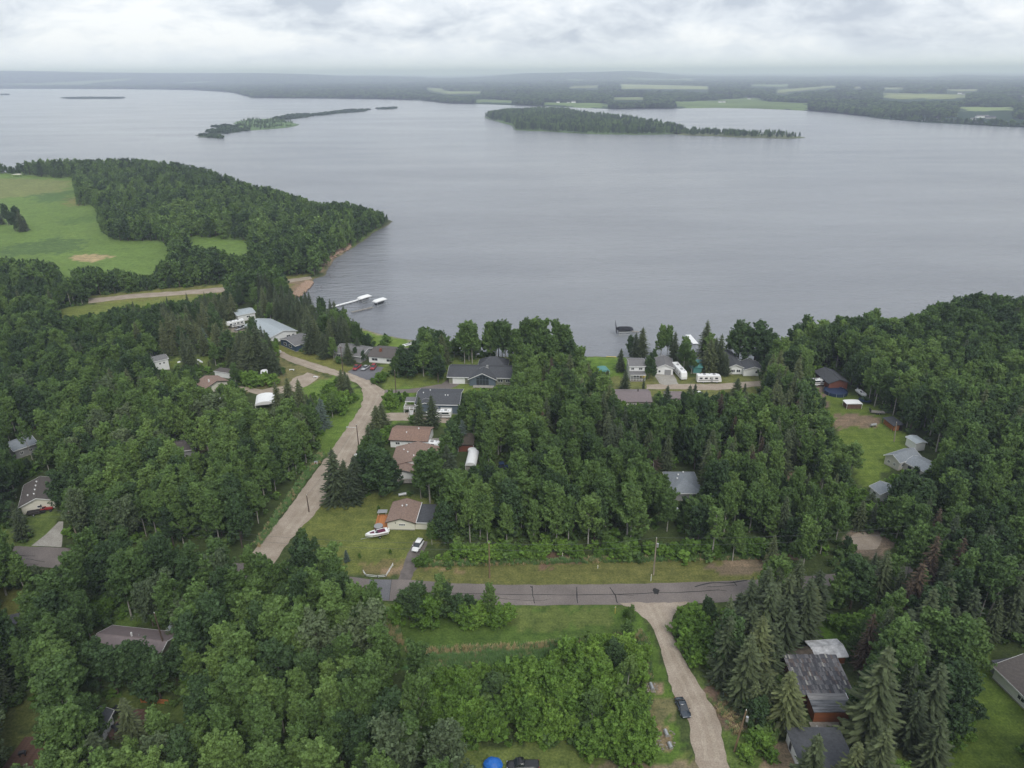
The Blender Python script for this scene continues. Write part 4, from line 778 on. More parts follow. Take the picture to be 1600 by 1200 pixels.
car('white crossover in front of the tall spruces by the gravel road', at(566, 713, 0), heading((575, 712), (558, 714)), WHITE, 'suv')
car('dark red pickup, first of three vehicles in front of the white cottage', at(558, 576, .05), heading((564, 571), (554, 579)), REDP, 'pickup', 'parked_truck', 'pickup')
car('white sedan between the two red vehicles at the cottage', at(571, 576.5, .05), heading((576, 573), (567, 579)), SILV, 'sedan')
car('bright red hatchback beside the round bush at the cottage', at(583.5, 576, .05), heading((587, 571), (581, 580)), REDP, 'suv')
car('silver pickup beside the white fifth-wheel trailer at the barn', at(375, 515, 0), heading((368, 517), (382, 512)), SILV, 'pickup', 'parked_truck', 'pickup')
car('white car glimpsed through leaves below the lone grey roof', at(1060, 800, 0), heading((1050, 801), (1072, 798)), WHITE, 'sedan')
car('white-bedded black pickup cut by the lower picture edge', at(817, 1199, 0), heading((840, 1200), (800, 1201)), BLACK, 'pickup', 'parked_truck', 'pickup')
car('white car parked beside the blue-grey house wall', at(664, 649, 0), heading((672, 649), (656, 649)), WHITE, 'sedan')
car('white vehicle deep under the trees on the forest drive', at(1503, 838, 0), heading((1490, 838), (1515, 836)), WHITE, 'van', 'parked_van', 'van')
car('white pickup with a camper top behind the mauve outbuilding', at(1090, 618, 0), heading((1080, 616), (1098, 622)), WHITE, 'pickup', 'parked_truck', 'pickup')
def motorhome(label, loc, rz, L_=9.5, cls='a', name='motorhome', cat='motorhome', group=None, h=3.2):
    t = thing(name, label, cat, loc, rz, group); w = 1.22; x0, x1 = -L_ / 2, L_ / 2
    if cls == 'trailer': MB().loft([rrect(x0, w * .96, .6, h - .08, .08), rrect(x0 + .15, w, .55, h, .08), rrect(x1 - .6, w, .55, h, .08), rrect(x1, w * .94, .8, h - .5, .08)]).build('body', WHITE, t); MB().tube((x1, -.5, .6), (x1 + 1.3, 0, .55), .06, .06, 5).tube((x1, .5, .6), (x1 + 1.3, 0, .55), .06, .06, 5).build('hitch', TRIM, t)
    elif cls == 'fifth': MB().loft([rrect(x0, w * .96, .6, h - .08, .08), rrect(x0 + .15, w, .55, h, .08), rrect(x1 - 2.2, w, .55, h, .08), rrect(x1 - 2.1, w, 1.7, h, .08), rrect(x1 - .4, w * .95, 1.7, h - .05, .1), rrect(x1, w * .85, 1.9, h - .6, .1)]).build('body', WHITE, t)
    else: MB().loft([rrect(x0, w * .96, .5, h - .1, .08), rrect(x0 + .15, w, .45, h, .08), rrect(x1 - 1.3, w, .45, h, .08), rrect(x1 - .5, w * .98, .45, h - .35, .1), rrect(x1 - .05, w * .95, .5, h * .5, .1), rrect(x1, w * .92, .55, h * .42, .1)]).build('body', WHITE, t)
    for s in (-1, 1):
        for k in range(4): x = x0 + .8 + k * (L_ - 2.6) / 3.4; MB().box(x, x + 1.1, s * w - .02 if s < 0 else w - .01, s * w + .01 if s < 0 else w + .025, 1.75, 2.4).build('window', GLASS, t)
        MB().box(x0 + .4, x1 - 1.2, s * (w + .012) - .015, s * (w + .012) + .015, 1.15, 1.4).build('stripe', surf('grey_stripe', (.14, .13, .12), .4, .6), t)
        MB().box(x0 + L_ * .55, x0 + L_ * .55 + .8, s * (w + .015) - .012, s * (w + .015) + .012, .6, 2.5).build('door', SILV, t)
    if cls == 'a': MB().hexa([(x1 - .46, -1.0, 1.75), (x1 - .04, -1.0, 1.65), (x1 - .04, 1.0, 1.65), (x1 - .46, 1.0, 1.75), (x1 - .75, -1.0, 2.75), (x1 - .48, -1.0, 2.75), (x1 - .48, 1.0, 2.75), (x1 - .75, 1.0, 2.75)]).build('windshield', GLASS, t)
    for k in (.25, .65): MB().box(x0 + L_ * k, x0 + L_ * k + .9, -.4, .4, h - .02, h + .28).build('air_conditioner', GREYW, t)
    for k in (.12, .5, .82): MB().box(x0 + L_ * k, x0 + L_ * k + .45, .4, .8, h - .02, h + .12).build('roof_vent', GALV, t)
    wheels(t, (x0 + L_ * .28, x0 + L_ * .38) if cls != 'a' else (x0 + L_ * .25, x1 - 1.7), w - .15, .42); return t
motorhome('long white and grey motorhome angled beside the tan concrete drive', at(1061, 586, 0), heading((1052, 576), (1067, 593)), 11.5, h=3.4)
motorhome('white motorhome with grey stripe broadside on the gravel track', at(1107, 597, 0), heading((1092, 597), (1123, 597)), 9.3)
motorhome('white camper van parked against the blue-grey house', at(692.5, 652, 0), heading((706, 652), (682, 652)), 5.8, name='camper_van', cat='van', h=2.7)
motorhome('white fifth-wheel trailer beside the pale-roofed barn', at(368, 511, 0), heading((378, 508), (360, 512)), 8.5, 'fifth', 'travel_trailer', 'trailer')
house('shed', 'low log shed with stained white roof behind the shake roof', (1276, 1027), (1322, 1024), (1270, 1003), 2.3, .5, 'w', LOGW, surf('stained_white_roof', (.46, .46, .47), .45, .7, .7), WHITE, .35, cat='shed', mark='stained white shed roof', lim=(0, 5))
motorhome('small white trailer beside the rust-red shed', at(1277, 602, 0), heading((1268, 602), (1288, 601)), 6.0, 'trailer', 'travel_trailer', 'trailer', h=2.6)
motorhome('long white covered trailer between the two brown-roofed houses', at(668, 700, 0), heading((656, 698), (684, 702)), 8.5, 'trailer', 'travel_trailer', 'trailer', h=2.6)
motorhome('white trailer at the left edge behind thin trunks', at(1, 578, 0), heading((-8, 578), (8, 582)), 6.5, 'trailer', 'travel_trailer', 'trailer', h=2.7)
motorhome('white camper half hidden beside the little teal roof', at(1500, 842, 0), heading((1490, 842), (1512, 846)), 6.0, 'trailer', 'travel_trailer', 'trailer', h=2.5) if False else None

def tractor():
    t = thing('tractor', 'small red tractor with black wheels against the white gable wall', 'tractor', at(73, 799, 0), heading((62, 800), (84, 797)))
    MB().loft([rrect(-.3, .32, .6, 1.1), rrect(.2, .34, .6, 1.25), rrect(1.5, .33, .6, 1.2), rrect(1.7, .28, .65, 1.1)]).build('hood', REDP, t)
    MB().box(-1.1, -.3, -.4, .4, .5, .9).build('chassis', BLACK, t); MB().box(-.9, -.4, -.25, .25, .92, 1.3).build('seat', BLACK, t)
    for s in (-1, 1):
        MB().box(-1.15, -.15, s * .75 - .2, s * .75 + .2, 1.15, 1.25).build('fender', REDP, t); MB().tube((-.65, s * .55, .62), (-.65, s * .9, .62), .62, .62, 14).build('wheel', TYRE, t); MB().tube((1.2, s * .4, .36), (1.2, s * .65, .36), .36, .36, 12).build('wheel', TYRE, t)
        MB().tube((-1.05, s * .45, 1.2), (-1.05, s * .45, 2.1), .05, .05, 5).build('roll_bar', BLACK, t)
    MB().box(-1.1, -1.0, -.45, .45, 2.1, 2.2).build('roll_bar', BLACK, t)
    t = thing('utility_trailer', 'dark open utility trailer parked behind the red tractor', 'trailer', at(54, 804, 0), heading((48, 805), (60, 803)))
    MB().box(-1.6, 1.6, -.8, .8, .5, .6).build('floor', TRIM, t)
    for a in ((-1.6, 1.6, -.8, -.74), (-1.6, 1.6, .74, .8), (-1.6, -1.54, -.73, .73), (1.54, 1.6, -.73, .73)): MB().box(*a, .61, 1.1).build('side_panel', TRIM, t)
    wheels(t, (0,), .85, .33); MB().tube((1.6, 0, .55), (2.8, 0, .5), .05, .05, 5).build('hitch', TRIM, t)
tractor()
def tractor_blue():
    t = thing('tractor', 'navy blue tractor showing between crowns beyond the white canopy trailer', 'tractor', at(788, 735, 0), heading((778, 736), (798, 733)))
    MB().loft([rrect(-.2, .45, .8, 1.5), rrect(.2, .46, .8, 1.7), rrect(1.8, .42, .8, 1.6), rrect(2.0, .36, .85, 1.5)]).build('hood', NAVY, t)
    MB().box(-1.5, -.2, -.7, .7, .8, 1.6).build('cab_base', NAVY, t); MB().box(-1.4, -.25, -.65, .65, 1.61, 2.6).build('window', GLASS, t); MB().box(-1.6, -.1, -.8, .8, 2.61, 2.75).build('roof', NAVY, t)
    for s in (-1, 1): MB().tube((-.8, s * .8, .85), (-.8, s * 1.25, .85), .85, .85, 14).build('wheel', TYRE, t); MB().tube((1.5, s * .6, .5), (1.5, s * .9, .5), .5, .5, 12).build('wheel', TYRE, t)
tractor_blue()

# ------------------------------------------------------------------ boats, docks, lifts
def hull(L_, w, h, z0=0):
    rs = []
    for k in range(9):
        t = k / 8; x = -L_ / 2 + L_ * t; ww = w * (1 - max(0, (t - .5) / .5) ** 2.2 * .97); zz = z0 + h * .5 * max(0, (t - .6) / .4) ** 2; zt = z0 + h * (1 + .22 * t * t)
        rs.append([(x, -ww, zt), (x, -ww * .85, zz + h * .3), (x, 0, zz), (x, ww * .85, zz + h * .3), (x, ww, zt), (x, ww * .8, zt + .02), (x, 0, zt + .05), (x, -ww * .8, zt + .02)])
    return MB().loft(rs)
def boat(label, loc, rz, L_=5.6, w=1.1, h=.95, inner=MAROON, trailer=True, name='motorboat', cat='boat', z=0.0):
    t = thing(name, label, cat, loc, rz); b0 = .55 if trailer else z
    hull(L_, w, h, b0).build('hull', WHITE, t)
    zt = b0 + h * 1.06
    MB().box(-L_ * .38, -L_ * .02, -w * .62, w * .62, zt + .02, zt + .08).build('cockpit', inner, t); MB().hexa([(L_ * .1, -w * .45, zt + .08), (L_ * .3, -w * .18, zt + .12), (L_ * .3, w * .18, zt + .12), (L_ * .1, w * .45, zt + .08), (L_ * .1, -w * .44, zt + .13), (L_ * .29, -w * .17, zt + .17), (L_ * .29, w * .17, zt + .17), (L_ * .1, w * .44, zt + .13)]).build('bow_cushion', inner, t)
    for s in (-1, 1): MB().hexa([(-L_ * .02, s * w * .62 - .04, zt + .06), (L_ * .07, s * w * .3 - .04, zt + .06), (L_ * .07, s * w * .3 + .04, zt + .06), (-L_ * .02, s * w * .62 + .04, zt + .06), (-L_ * .05, s * w * .62 - .04, zt + .5), (L_ * .04, s * w * .3 - .04, zt + .5), (L_ * .04, s * w * .3 + .04, zt + .5), (-L_ * .05, s * w * .62 + .04, zt + .5)]).build('windshield', GLASS, t)
    MB().loft([rrect(-L_ / 2 - .45, .18, b0 + .3, b0 + 1.3), rrect(-L_ / 2 - .05, .2, b0 + .3, b0 + 1.35)]).build('outboard_motor', WHITE, t)
    for s in (-1, 1): MB().tube((-L_ * .45, s * (w + .01), b0 + h * .72), (L_ * .2, s * (w * .94), b0 + h * .8), .05, .05, 4).build('stripe', inner, t)
    if trailer:
        for s in (-1, 1): MB().tube((-L_ * .45, s * .5, .45), (L_ * .4, s * .25, .5), .06, .06, 5).build('trailer_rail', GALV, t)
        MB().tube((L_ * .38, 0, .5), (L_ * .5 + 1.2, 0, .5), .06, .06, 5).build('trailer_tongue', GALV, t); wheels(t, (-.6,), .95, .32)
    return t
boat('white speedboat with maroon cockpit on a trailer on the lawn', at(589, 839, 0), heading((597, 837), (576, 842)) , 5.9, 1.15, .95)
def canoe(label, p, q, mat=WHITE, name='canoe'):
    t = thing(name, label, 'canoe', at((p[0] + q[0]) / 2, (p[1] + q[1]) / 2, 0), heading(p, q)); L_ = (P(*p) - P(*q)).length
    rs = []
    for k in range(9): u = -1 + 2 * k / 8; ww = .45 * math.sqrt(max(.002, 1 - u * u)) + .02; rs.append([(u * L_ / 2, -ww, .02), (u * L_ / 2, -ww * .8, .35), (u * L_ / 2, 0, .5 - .1 * u * u), (u * L_ / 2, ww * .8, .35), (u * L_ / 2, ww, .02)])
    MB().loft(rs).build('hull', mat, t); MB().box(-L_ * .42, L_ * .42, -.03, .03, .5, .54).build('keel', GREYW, t)
canoe('white upturned canoe nearest the spruces on the back lawn', (308, 562), (317, 567)); canoe('second white canoe lying parallel beside the first', (302, 565), (310, 570)); canoe('short pale canoe in the middle of the back lawn', (292, 566.5), (300, 566)); canoe('short white dinghy closest to the narrow white house', (277, 567), (285, 565))
def dock(label, p, q, wd=1.5, mat=WOOD_G, group=None):
    a, b = P(*p), P(*q); L_ = (b - a).length; t = thing('dock', label, 'dock', (a.x, a.y, -.5), math.atan2((b - a).y, (b - a).x), group); n = min(60, int(L_ / .6)); me = mesh_np('plank', MB().box(0, L_ / n * .9, -wd / 2, wd / 2, .75, .83).v, MB().box(0, 1, 0, 1, 0, 1).f, mat)
    for k in range(n): o = bpy.data.objects.new('plank', me); COL.objects.link(o); o.parent = t; o.location = (k * L_ / n, 0, random.uniform(0, .015))
    for s in (-1, 1): MB().box(0, L_, s * wd / 2 - .06, s * wd / 2 + .06, .6, .74).build('beam', mat, t)
    for k in range(int(L_ / 4) + 1):
        for s in (-1, 1): MB().tube((k * 4, s * (wd / 2 + .1), -1.5), (k * 4, s * (wd / 2 + .1), 1.2), .07, .07, 6).build('post', GALV, t)
    return t
dock('long white-edged dock reaching to the farther boat lift', (519, 480), (562, 468.5), 1.6, WHITE); dock('grey wooden dock reaching to the nearer boat lift', (549, 488.5), (583, 480.5), 1.3, WOOD_G)
dock('white dock leaving the shore behind the tall spruce', (1087, 538), (1075, 524), 2.4, WHITE); dock('short grey walkway to the black-canopied boat lift', (998, 519), (986, 518.5), 1.2, WOOD_G)
def lift(label, p, q, canopy=WHITE, L_=8.0, w=3.4, boat_mat=None, steep=False):
    a = P(*p); t = thing('boat_lift', label, 'boat lift', (a.x, a.y, -.5), heading(p, q)); H_ = 2.6
    for x in (-L_ * .36, L_ * .36):
        for s in (-1, 1): MB().tube((x, s * w * .45, -1.5), (x, s * w * .45, H_), .09, .09, 6).build('post', GALV, t)
    for s in (-1, 1): MB().tube((-L_ * .45, s * w * .45, .5), (L_ * .45, s * w * .45, .5), .09, .09, 6).build('beam', GALV, t); MB().tube((-L_ * .48, s * w * .48, H_), (L_ * .48, s * w * .48, H_), .06, .06, 6).build('beam', GALV, t)
    rings = []
    for k in range(7): u = -1 + 2 * k / 6; q_ = math.sqrt(max(0, 1 - (abs(u) ** 6))) * .9 + .1; rings.append([(u * L_ / 2, w * .55 * math.cos(an) * (.85 + .15 * q_), H_ + .05 + 1.0 * q_ * math.sin(an)) for an in np.linspace(0, math.pi, 9)])
    MB().loft(rings).build('canopy', canopy, t, True)
    hull(6.0, 1.1, .9, .7).build('boat_hull', boat_mat or NAVY, t)
    return t
lift('white-canopied boat lift at the end of the farther dock', (570, 470.5), (580, 467.5), boat_mat=GREYW); lift('white-canopied boat lift with legs showing, nearer of the dock pair', (594, 475.5), (604, 472.5), boat_mat=BLACK)
lift('black-canopied boat lift standing off the village shore', (976, 521), (986, 521), CLOTH_B, 7.5, 4.2, WHITE)
# black wind screen on that lift
t = bpy.data.objects['boat_lift.002']; MB().hexa([(-3.9, -2.1, 1.0), (-3.7, -2.1, 1.0), (-3.7, 2.1, 1.0), (-3.9, 2.1, 1.0), (-4.3, -2.1, 4.8), (-4.2, -2.1, 4.8), (-4.2, 2.1, 6.2), (-4.3, 2.1, 6.2)]).build('wind_screen', CLOTH_B, t)
boat('white pontoon boat moored at the shore behind the tall poplars', at(641, 538, -.5), heading((634, 540), (648, 536)), 7, 1.2, .8, GREYW, False, z=.1)
boat('covered boat in grass beside the rust-red shed', at(1346, 619, 0), heading((1340, 614), (1353, 624)), 6, 1.1, .9, WHITE, True)
boat('white boat moored beside the right-angled white dock', at(1239, 552, -.5), heading((1237, 556), (1241, 548)), 6.5, 1.2, .8, WHITE, False, z=.1)

# ------------------------------------------------------------------ poles and wires
POLES = []
def pole(label, base, top, arm=True, lamp=False, mat=None, trans=False, lean=True):
    a = P(*base); # height from the picture, pole top directly above its base (or leaning)
    d = np.array([(top[0] - 800) / F, -(top[1] - 600) / F, -1]) @ M3.T; k = a.y / d[1]; tp = C0 + d * k; h = float(tp[2]); dx = float(tp[0] - a.x) if lean else 0
    t = thing('utility_pole', label, 'utility pole', (a.x, a.y, 0)); MB().tube((0, 0, -.3), (dx, 0, h), .19, .12, 8).build('pole', mat or PERGO, t)
    if arm:
        MB().box(dx - 1.1, dx + 1.1, -.07, .07, h - .7, h - .55).build('cross_arm', mat or PERGO, t)
        for x in (-.95, .95): MB().tube((dx + x, 0, h - .54), (dx + x, 0, h - .3), .07, .05, 6).build('insulator', WHITE, t)
    MB().tube((dx, 0, h), (dx, 0, h + .25), .06, .05, 6).build('insulator', WHITE, t)
    if trans: MB().tube((dx + .35, -.1, h - 2.4), (dx + .35, -.1, h - 1.4), .24, .24, 10).build('transformer', GALV, t)
    if lamp: MB().tube((dx, 0, h - 1.0), (dx - 2.6, -.4, h - .5), .05, .04, 6).build('lamp_arm', GALV, t); MB().box(dx - 3.2, dx - 2.5, -.55, -.25, h - .6, h - .45).build('lamp_head', GALV, t)
    POLES.append((a.x + dx, a.y, h)); print('POLE', round(h, 1), round(dx, 1)); return t
pole('slim wooden pole with small transformer beside the gravel side road', (1147, 1174), (1166, 1110), False, trans=True)
pole('weathered pole with transformer bracket in front of the dense wood', (1021, 898), (1026, 841), False, trans=True, mat=surf('grey_pole_wood', (.30, .25, .20), .3, 2, .85, scale3=(1, 1, .2)))
pole('tan wooden pole between the mailbox bushes and dense wood', (765, 903), (764, 849), False)
pole('dark short pole at the edge of the gravel road by the big lawn', (483, 800), (479, 774), False, mat=POLE_D)
pole('street lamp pole with side arm where the gravel road narrows', (561, 702), (557, 664), False, True, mat=POLE_D)
pole('tall dark pole on the grass in front of the blue-grey house', (619.5, 623), (616.5, 579), False, mat=POLE_D)
pole('dark pole beside the lone spruce at the cottage cars', (536, 582), (532, 541), True, mat=POLE_D)
pole('pale pole beside the concrete drive of the vented house', (122, 843), (107, 799), True, mat=surf('grey_pole_wood', (.30, .25, .20), .3, 2), trans=True)
pole('leaning thin pole in front of the mauve metal roof', (262, 1027), (241, 958), False, mat=POLE_D)
pole('pole standing on the meadow behind the off-white house', (1397, 690), (1401, 660), False, mat=surf('grey_pole_wood', (.30, .25, .20), .3, 2))
def wire(label, p, q, sag, group, r=.02):
    t = MB(); prev = None; a, b = Vector(p), Vector(q); n = 14
    for k in range(n + 1):
        u = k / n; v = a.lerp(b, u); v.z -= sag * 4 * u * (1 - u)
        if prev is not None: t.tube(prev, v, r, r, 4, False)
        prev = v
    tag(t.build('power_line', WIRE), label, 'power line', group)
def top(i, dz=0, dx=0): x, y, z = POLES[i]; return (x + dx, y, z + dz)
far_r = tuple(G(1420, 880)[:2]) + (11.0,)
for dz in (.2, -1.6):
    nm = ('upper', 'lower')[dz < 0]
    wire('%s power line between the tan pole and the weathered pole' % nm, top(2, dz), top(1, dz), 1.2, 'power lines along the main road')
    wire('%s power line running from the weathered pole into the right-hand trees' % nm, top(1, dz), (far_r[0], far_r[1], far_r[2] + dz), 1.4, 'power lines along the main road')
    wire('%s power line crossing the lawn towards the tan pole' % nm, (top(7, dz)[0] + .0, top(7, dz)[1], top(7, dz)[2]), top(2, dz), 3.0, 'power lines along the main road')
    wire('%s power line leaving the picture from the pale pole' % nm, top(7, dz), (top(7)[0] - 80, top(7)[1] + 4, 10 + dz), 1.2, 'power lines along the main road')
wire('thin line strung from the dark short pole to the street lamp pole', top(3), top(4), 1, 'power lines along the gravel road'); wire('thin line strung from the street lamp pole to the tall dark pole', top(4, -.2), top(5), 1, 'power lines along the gravel road'); wire('thin line strung from the tall dark pole to the cottage pole', top(5, -.3), top(6), 1, 'power lines along the gravel road')

# ------------------------------------------------------------------ yard things
for i, (px, py, qx, qy, lb) in enumerate([(1016, 1069, 1020, 1079, 'galvanised culvert pipe end in gravel, farthest up the ditch'), (1039, 1142, 1043, 1153, 'galvanised culvert pipe end above the rock-lined pool'), (1045, 1162, 1049, 1171, 'short galvanised culvert pipe end below the rock-lined pool')]):
    a, b = P(px, py), P(qx, qy); t = thing('culvert_pipe', lb, 'culvert', (a.x, a.y, 0), math.atan2((b - a).y, (b - a).x)); L_ = (b - a).length
    for k in range(int(L_ / .2)): MB().tube((k * .2, 0, .25), (k * .2 + .1, 0, .25), .36, .39, 12).tube((k * .2 + .1, 0, .25), (k * .2 + .2, 0, .25), .39, .36, 12).build('pipe_ring', GALV, t)
m = MB()
for k in range(110):
    c = random.choice([(1018, 1075, 9, 8), (1040, 1157, 16, 18), (1040, 1157, 16, 18)]); an = random.uniform(0, 6.28); rr = random.uniform(.5, 1.05); p = P(c[0] + c[2] * rr * math.cos(an), c[1] + c[3] * rr * math.sin(an)); s = random.uniform(.07, .26); m.ball((p.x, p.y, s * .3), s, s * random.uniform(.6, 1), s * .7, 6, 3)
tag(m.build('rocks', ROCKM), 'pale rocks scattered round the culvert ends', 'rocks', kind='stuff')
m = MB()
for poly, n in (([(456, 460), (468, 448), (478, 440), (488, 441), (484, 449), (468, 464)], 420), ([(510, 385), (535, 376), (548, 382), (548, 388), (525, 401), (510, 412)], 420)):
    pw = np.array([G(*p)[:2] for p in poly]); lo, hi = pw.min(0), pw.max(0); k = 0
    while k < n:
        x, y = random.uniform(lo[0], hi[0]), random.uniform(lo[1], hi[1])
        if inside(pw, np.array([x]), np.array([y]))[0]: s = random.uniform(.4, 1.3); m.ball((x, y, s * .2), s, s * random.uniform(.6, 1), s * .6, 6, 3); k += 1
tag(m.build('shore_rocks', REDROCK), 'reddish rocks lining the far curved shore', 'rocks', kind='stuff')
def post_marker(label, p, mat, h=1.3, name='marker_post', r=.07):
    a = P(*p); t = thing(name, label, 'marker post', (a.x, a.y, 0)); MB().tube((0, 0, -.1), (0, 0, h), r, r, 8).build('post', mat, t); MB().box(-.1, .1, -.05, .05, h - .35, h - .05).build('plate', WHITE if mat != WHITE else YELL, t)
post_marker('yellow marker post at the mown meadow corner', (961, 959), YELL, 2.0); post_marker('first white-topped stake in front of the mossy bank', (879, 869), WHITE, 1.0); post_marker('second white-topped stake in front of the mossy bank', (895, 868), WHITE, 1.0)
post_marker('white stake at the bright hedge by the side road', (1082, 956), WHITE, 1.2); post_marker('white stake in grass beside the weathered pole', (1017, 908), WHITE, 2.0); post_marker('short white stake at the foot of the wood', (934, 888), WHITE, .9)
# deck, hot tub and barbecue beside the garage
a = P(605, 833); t = thing('sun_deck', 'bright orange wooden deck along the cream garage', 'deck', (a.x - 3.6, a.y - .5, 0), 0.02)
me = mesh_np('deck_board', MB().box(0, 3.5, 0, .30, .35, .43).v, MB().box(0, 1, 0, 1, 0, 1).f, WOOD_O)
for k in range(26): o = bpy.data.objects.new('deck_board', me); COL.objects.link(o); o.parent = t; o.location = (0, k * .33, random.uniform(0, .01))
MB().box(.05, 3.45, .03, 8.5, -.1, .34).build('deck_frame', WOOD_O, t)
b = P(592, 829); t = thing('hot_tub', 'round wooden hot tub with grey lid on the orange deck', 'hot tub', (b.x, b.y, .35)); MB().tube((0, 0, .1), (0, 0, 1.1), 1.15, 1.15, 18).build('tub', WOOD, t); MB().tube((0, 0, 1.11), (0, 0, 1.22), 1.2, 1.15, 18).build('lid', GREYW, t)
b = P(598, 806); t = thing('patio_set', 'white covered patio set on the orange deck', 'patio furniture', (b.x, b.y, .44)); MB().slab([(-1.3, -.8, 1.0), (1.4, -.7, 1.05), (1.3, .8, 1.1), (-1.2, .9, 1.0)], .08).build('cover', SILV, t)
for x, y in ((-1, -.5), (1, -.5), (1, .5), (-1, .5)): MB().tube((x, y, 0), (x, y, .9), .04, .04, 5).build('leg', WHITE, t)
b = P(591, 838); t = thing('patio_chair', 'dark deck chair between hot tub and speedboat', 'chair', (b.x + .6, b.y + .6, .44)); MB().box(-.3, .3, -.3, .3, .4, .48).build('seat', BLACK, t); MB().box(-.3, .3, .25, .32, .49, 1.0).build('backrest', BLACK, t); MB().tube((0, 0, 0), (0, 0, .4), .05, .05, 5).build('leg', BLACK, t)
# white rail fence round the dry garden bed
def fence(label, pts, h, mat, rails=2, step=1.8, group=None, name='fence', board=False):
    p0 = P(*pts[0]); t = thing(name, label, 'fence', (p0.x, p0.y, 0)); 
    for a, b in zip(pts[:-1], pts[1:]):
        A_, B_ = P(*a) - p0, P(*b) - p0; L_ = (B_ - A_).length; n = max(1, int(L_ / step))
        for k in range(n + 1): q = A_.lerp(B_, k / n); MB().box(q.x - .06, q.x + .06, q.y - .06, q.y + .06, -.1, h + .05).build('post', mat, t)
        for r_ in range(rails): z = h * (r_ + 1) / rails - .08; MB().tube((A_.x, A_.y, z), (B_.x, B_.y, z), .05, .05, 4).build('rail', mat, t)
        if board:
            n = int(L_ / .25)
            for k in range(n): q = A_.lerp(B_, (k + .5) / n); MB().box(q.x - .1, q.x + .1, q.y - .02, q.y + .02, .1, h).build('plank', mat, t)
    return t
fence('low white rail fence round the dry garden bed by the road', [(568, 895), (572, 901), (590, 903), (603, 902), (614, 884)], .75, WHITE)
fence('reddish wooden fence below the dark trees near the deck cabin', [(221, 1098), (242, 1100)], 1.2, WOOD_O, 2, board=True); fence('second reddish fence panel after the gap', [(246, 1099), (264, 1101)], 1.2, WOOD_O, 2, board=True)
fence('weathered grey fence behind the off-white house wing', [(1478, 733), (1500, 737), (1524, 731)], 1.3, WOOD_G, 2, board=True)
fence('thin dark fence behind the white-walled house', [(1530, 990), (1580, 994), (1640, 996)], 1.3, TRIM, 3)
# tables, parasols, bench on the dark cabin's deck
for lb, p, cl in (('closed black parasol over the far deck table', (180, 1120), BLACK), ('closed black parasol over the near deck table', (188, 1144), BLACK)):
    a = P(*p); t = thing('patio_table', lb, 'patio table', (a.x, a.y, .86)); MB().tube((0, 0, .6), (0, 0, .68), .9, .9, 14).build('table_top', cl, t); MB().tube((0, 0, 0), (0, 0, .6), .06, .06, 6).build('leg', cl, t); MB().ball((.1, .1, .95), .55, .5, .3, 8, 4).build('parasol', CLOTH_B, t)
    for an in (0, 1.6, 3.1, 4.7): MB().box(1.15 * math.cos(an) - .2, 1.15 * math.cos(an) + .2, 1.15 * math.sin(an) - .2, 1.15 * math.sin(an) + .2, .35, .75).build('stool', cl, t)
a = P(200, 1121); t = thing('slatted_bench', 'white slatted lounger at the cabin deck edge', 'bench', (a.x, a.y, .86))
for k in range(6): MB().box(-.8, .8, -.7 + k * .26, -.55 + k * .26, .4, .45).build('slat', WHITE, t)
for x in (-.7, .7): MB().box(x - .05, x + .05, -.7, .8, .0, .39).build('leg', WHITE, t)
a = P(42, 1190); t = thing('sun_deck', 'dark reddish deck in the lower corner with a grill', 'deck', (a.x, a.y, 0)); me = mesh_np('deck_board', MB().box(-3.2, 3.2, 0, .32, .35, .43).v, MB().box(0, 1, 0, 1, 0, 1).f, WOOD)
for k in range(26): o = bpy.data.objects.new('deck_board', me); COL.objects.link(o); o.parent = t; o.location = (0, -4.5 + k * .36, 0)
MB().box(-3.1, 3.1, -4.4, 4.7, -.1, .34).build('deck_frame', WOOD, t)
a = P(37, 1184); t = thing('barbecue', 'black barbecue on the dark corner deck', 'barbecue', (a.x, a.y, .43), .4); MB().box(-.6, .6, -.3, .3, .7, .85).build('shelf', BLACK, t); MB().loft([rrect(-.4, .28, .86, 1.15), rrect(.4, .28, .86, 1.15)]).build('lid', BLACK, t)
for x in (-.4, .4): MB().box(x - .05, x + .05, -.2, .2, 0, .7).build('leg', BLACK, t)
a = P(67, 1190); t = thing('bucket', 'orange bucket beside the barbecue', 'bucket', (a.x, a.y, .43)); MB().tube((0, 0, 0), (0, 0, .5), .28, .38, 12).build('body', TERRA, t); MB().tube((0, 0, .5), (0, 0, .54), .41, .41, 12).build('rim', TERRA, t)
a = P(770, 1197); t = thing('covered_woodpile', 'bright blue tarp heaped over a pile beside the lower lawn', 'tarp', (a.x, a.y, 0)); m = MB()
rs = []
for k in range(6):
    z = [0, .4, .8, 1.1, 1.35, 1.45][k]; q = [1, .98, .88, .68, .4, .1][k]; rs.append([(1.7 * q * math.cos(an) * random.uniform(.9, 1.1), 1.4 * q * math.sin(an) * random.uniform(.9, 1.1), z) for an in np.linspace(0, 6.283, 15)[:-1]])
m.loft(rs).build('tarp', BLUET, t)
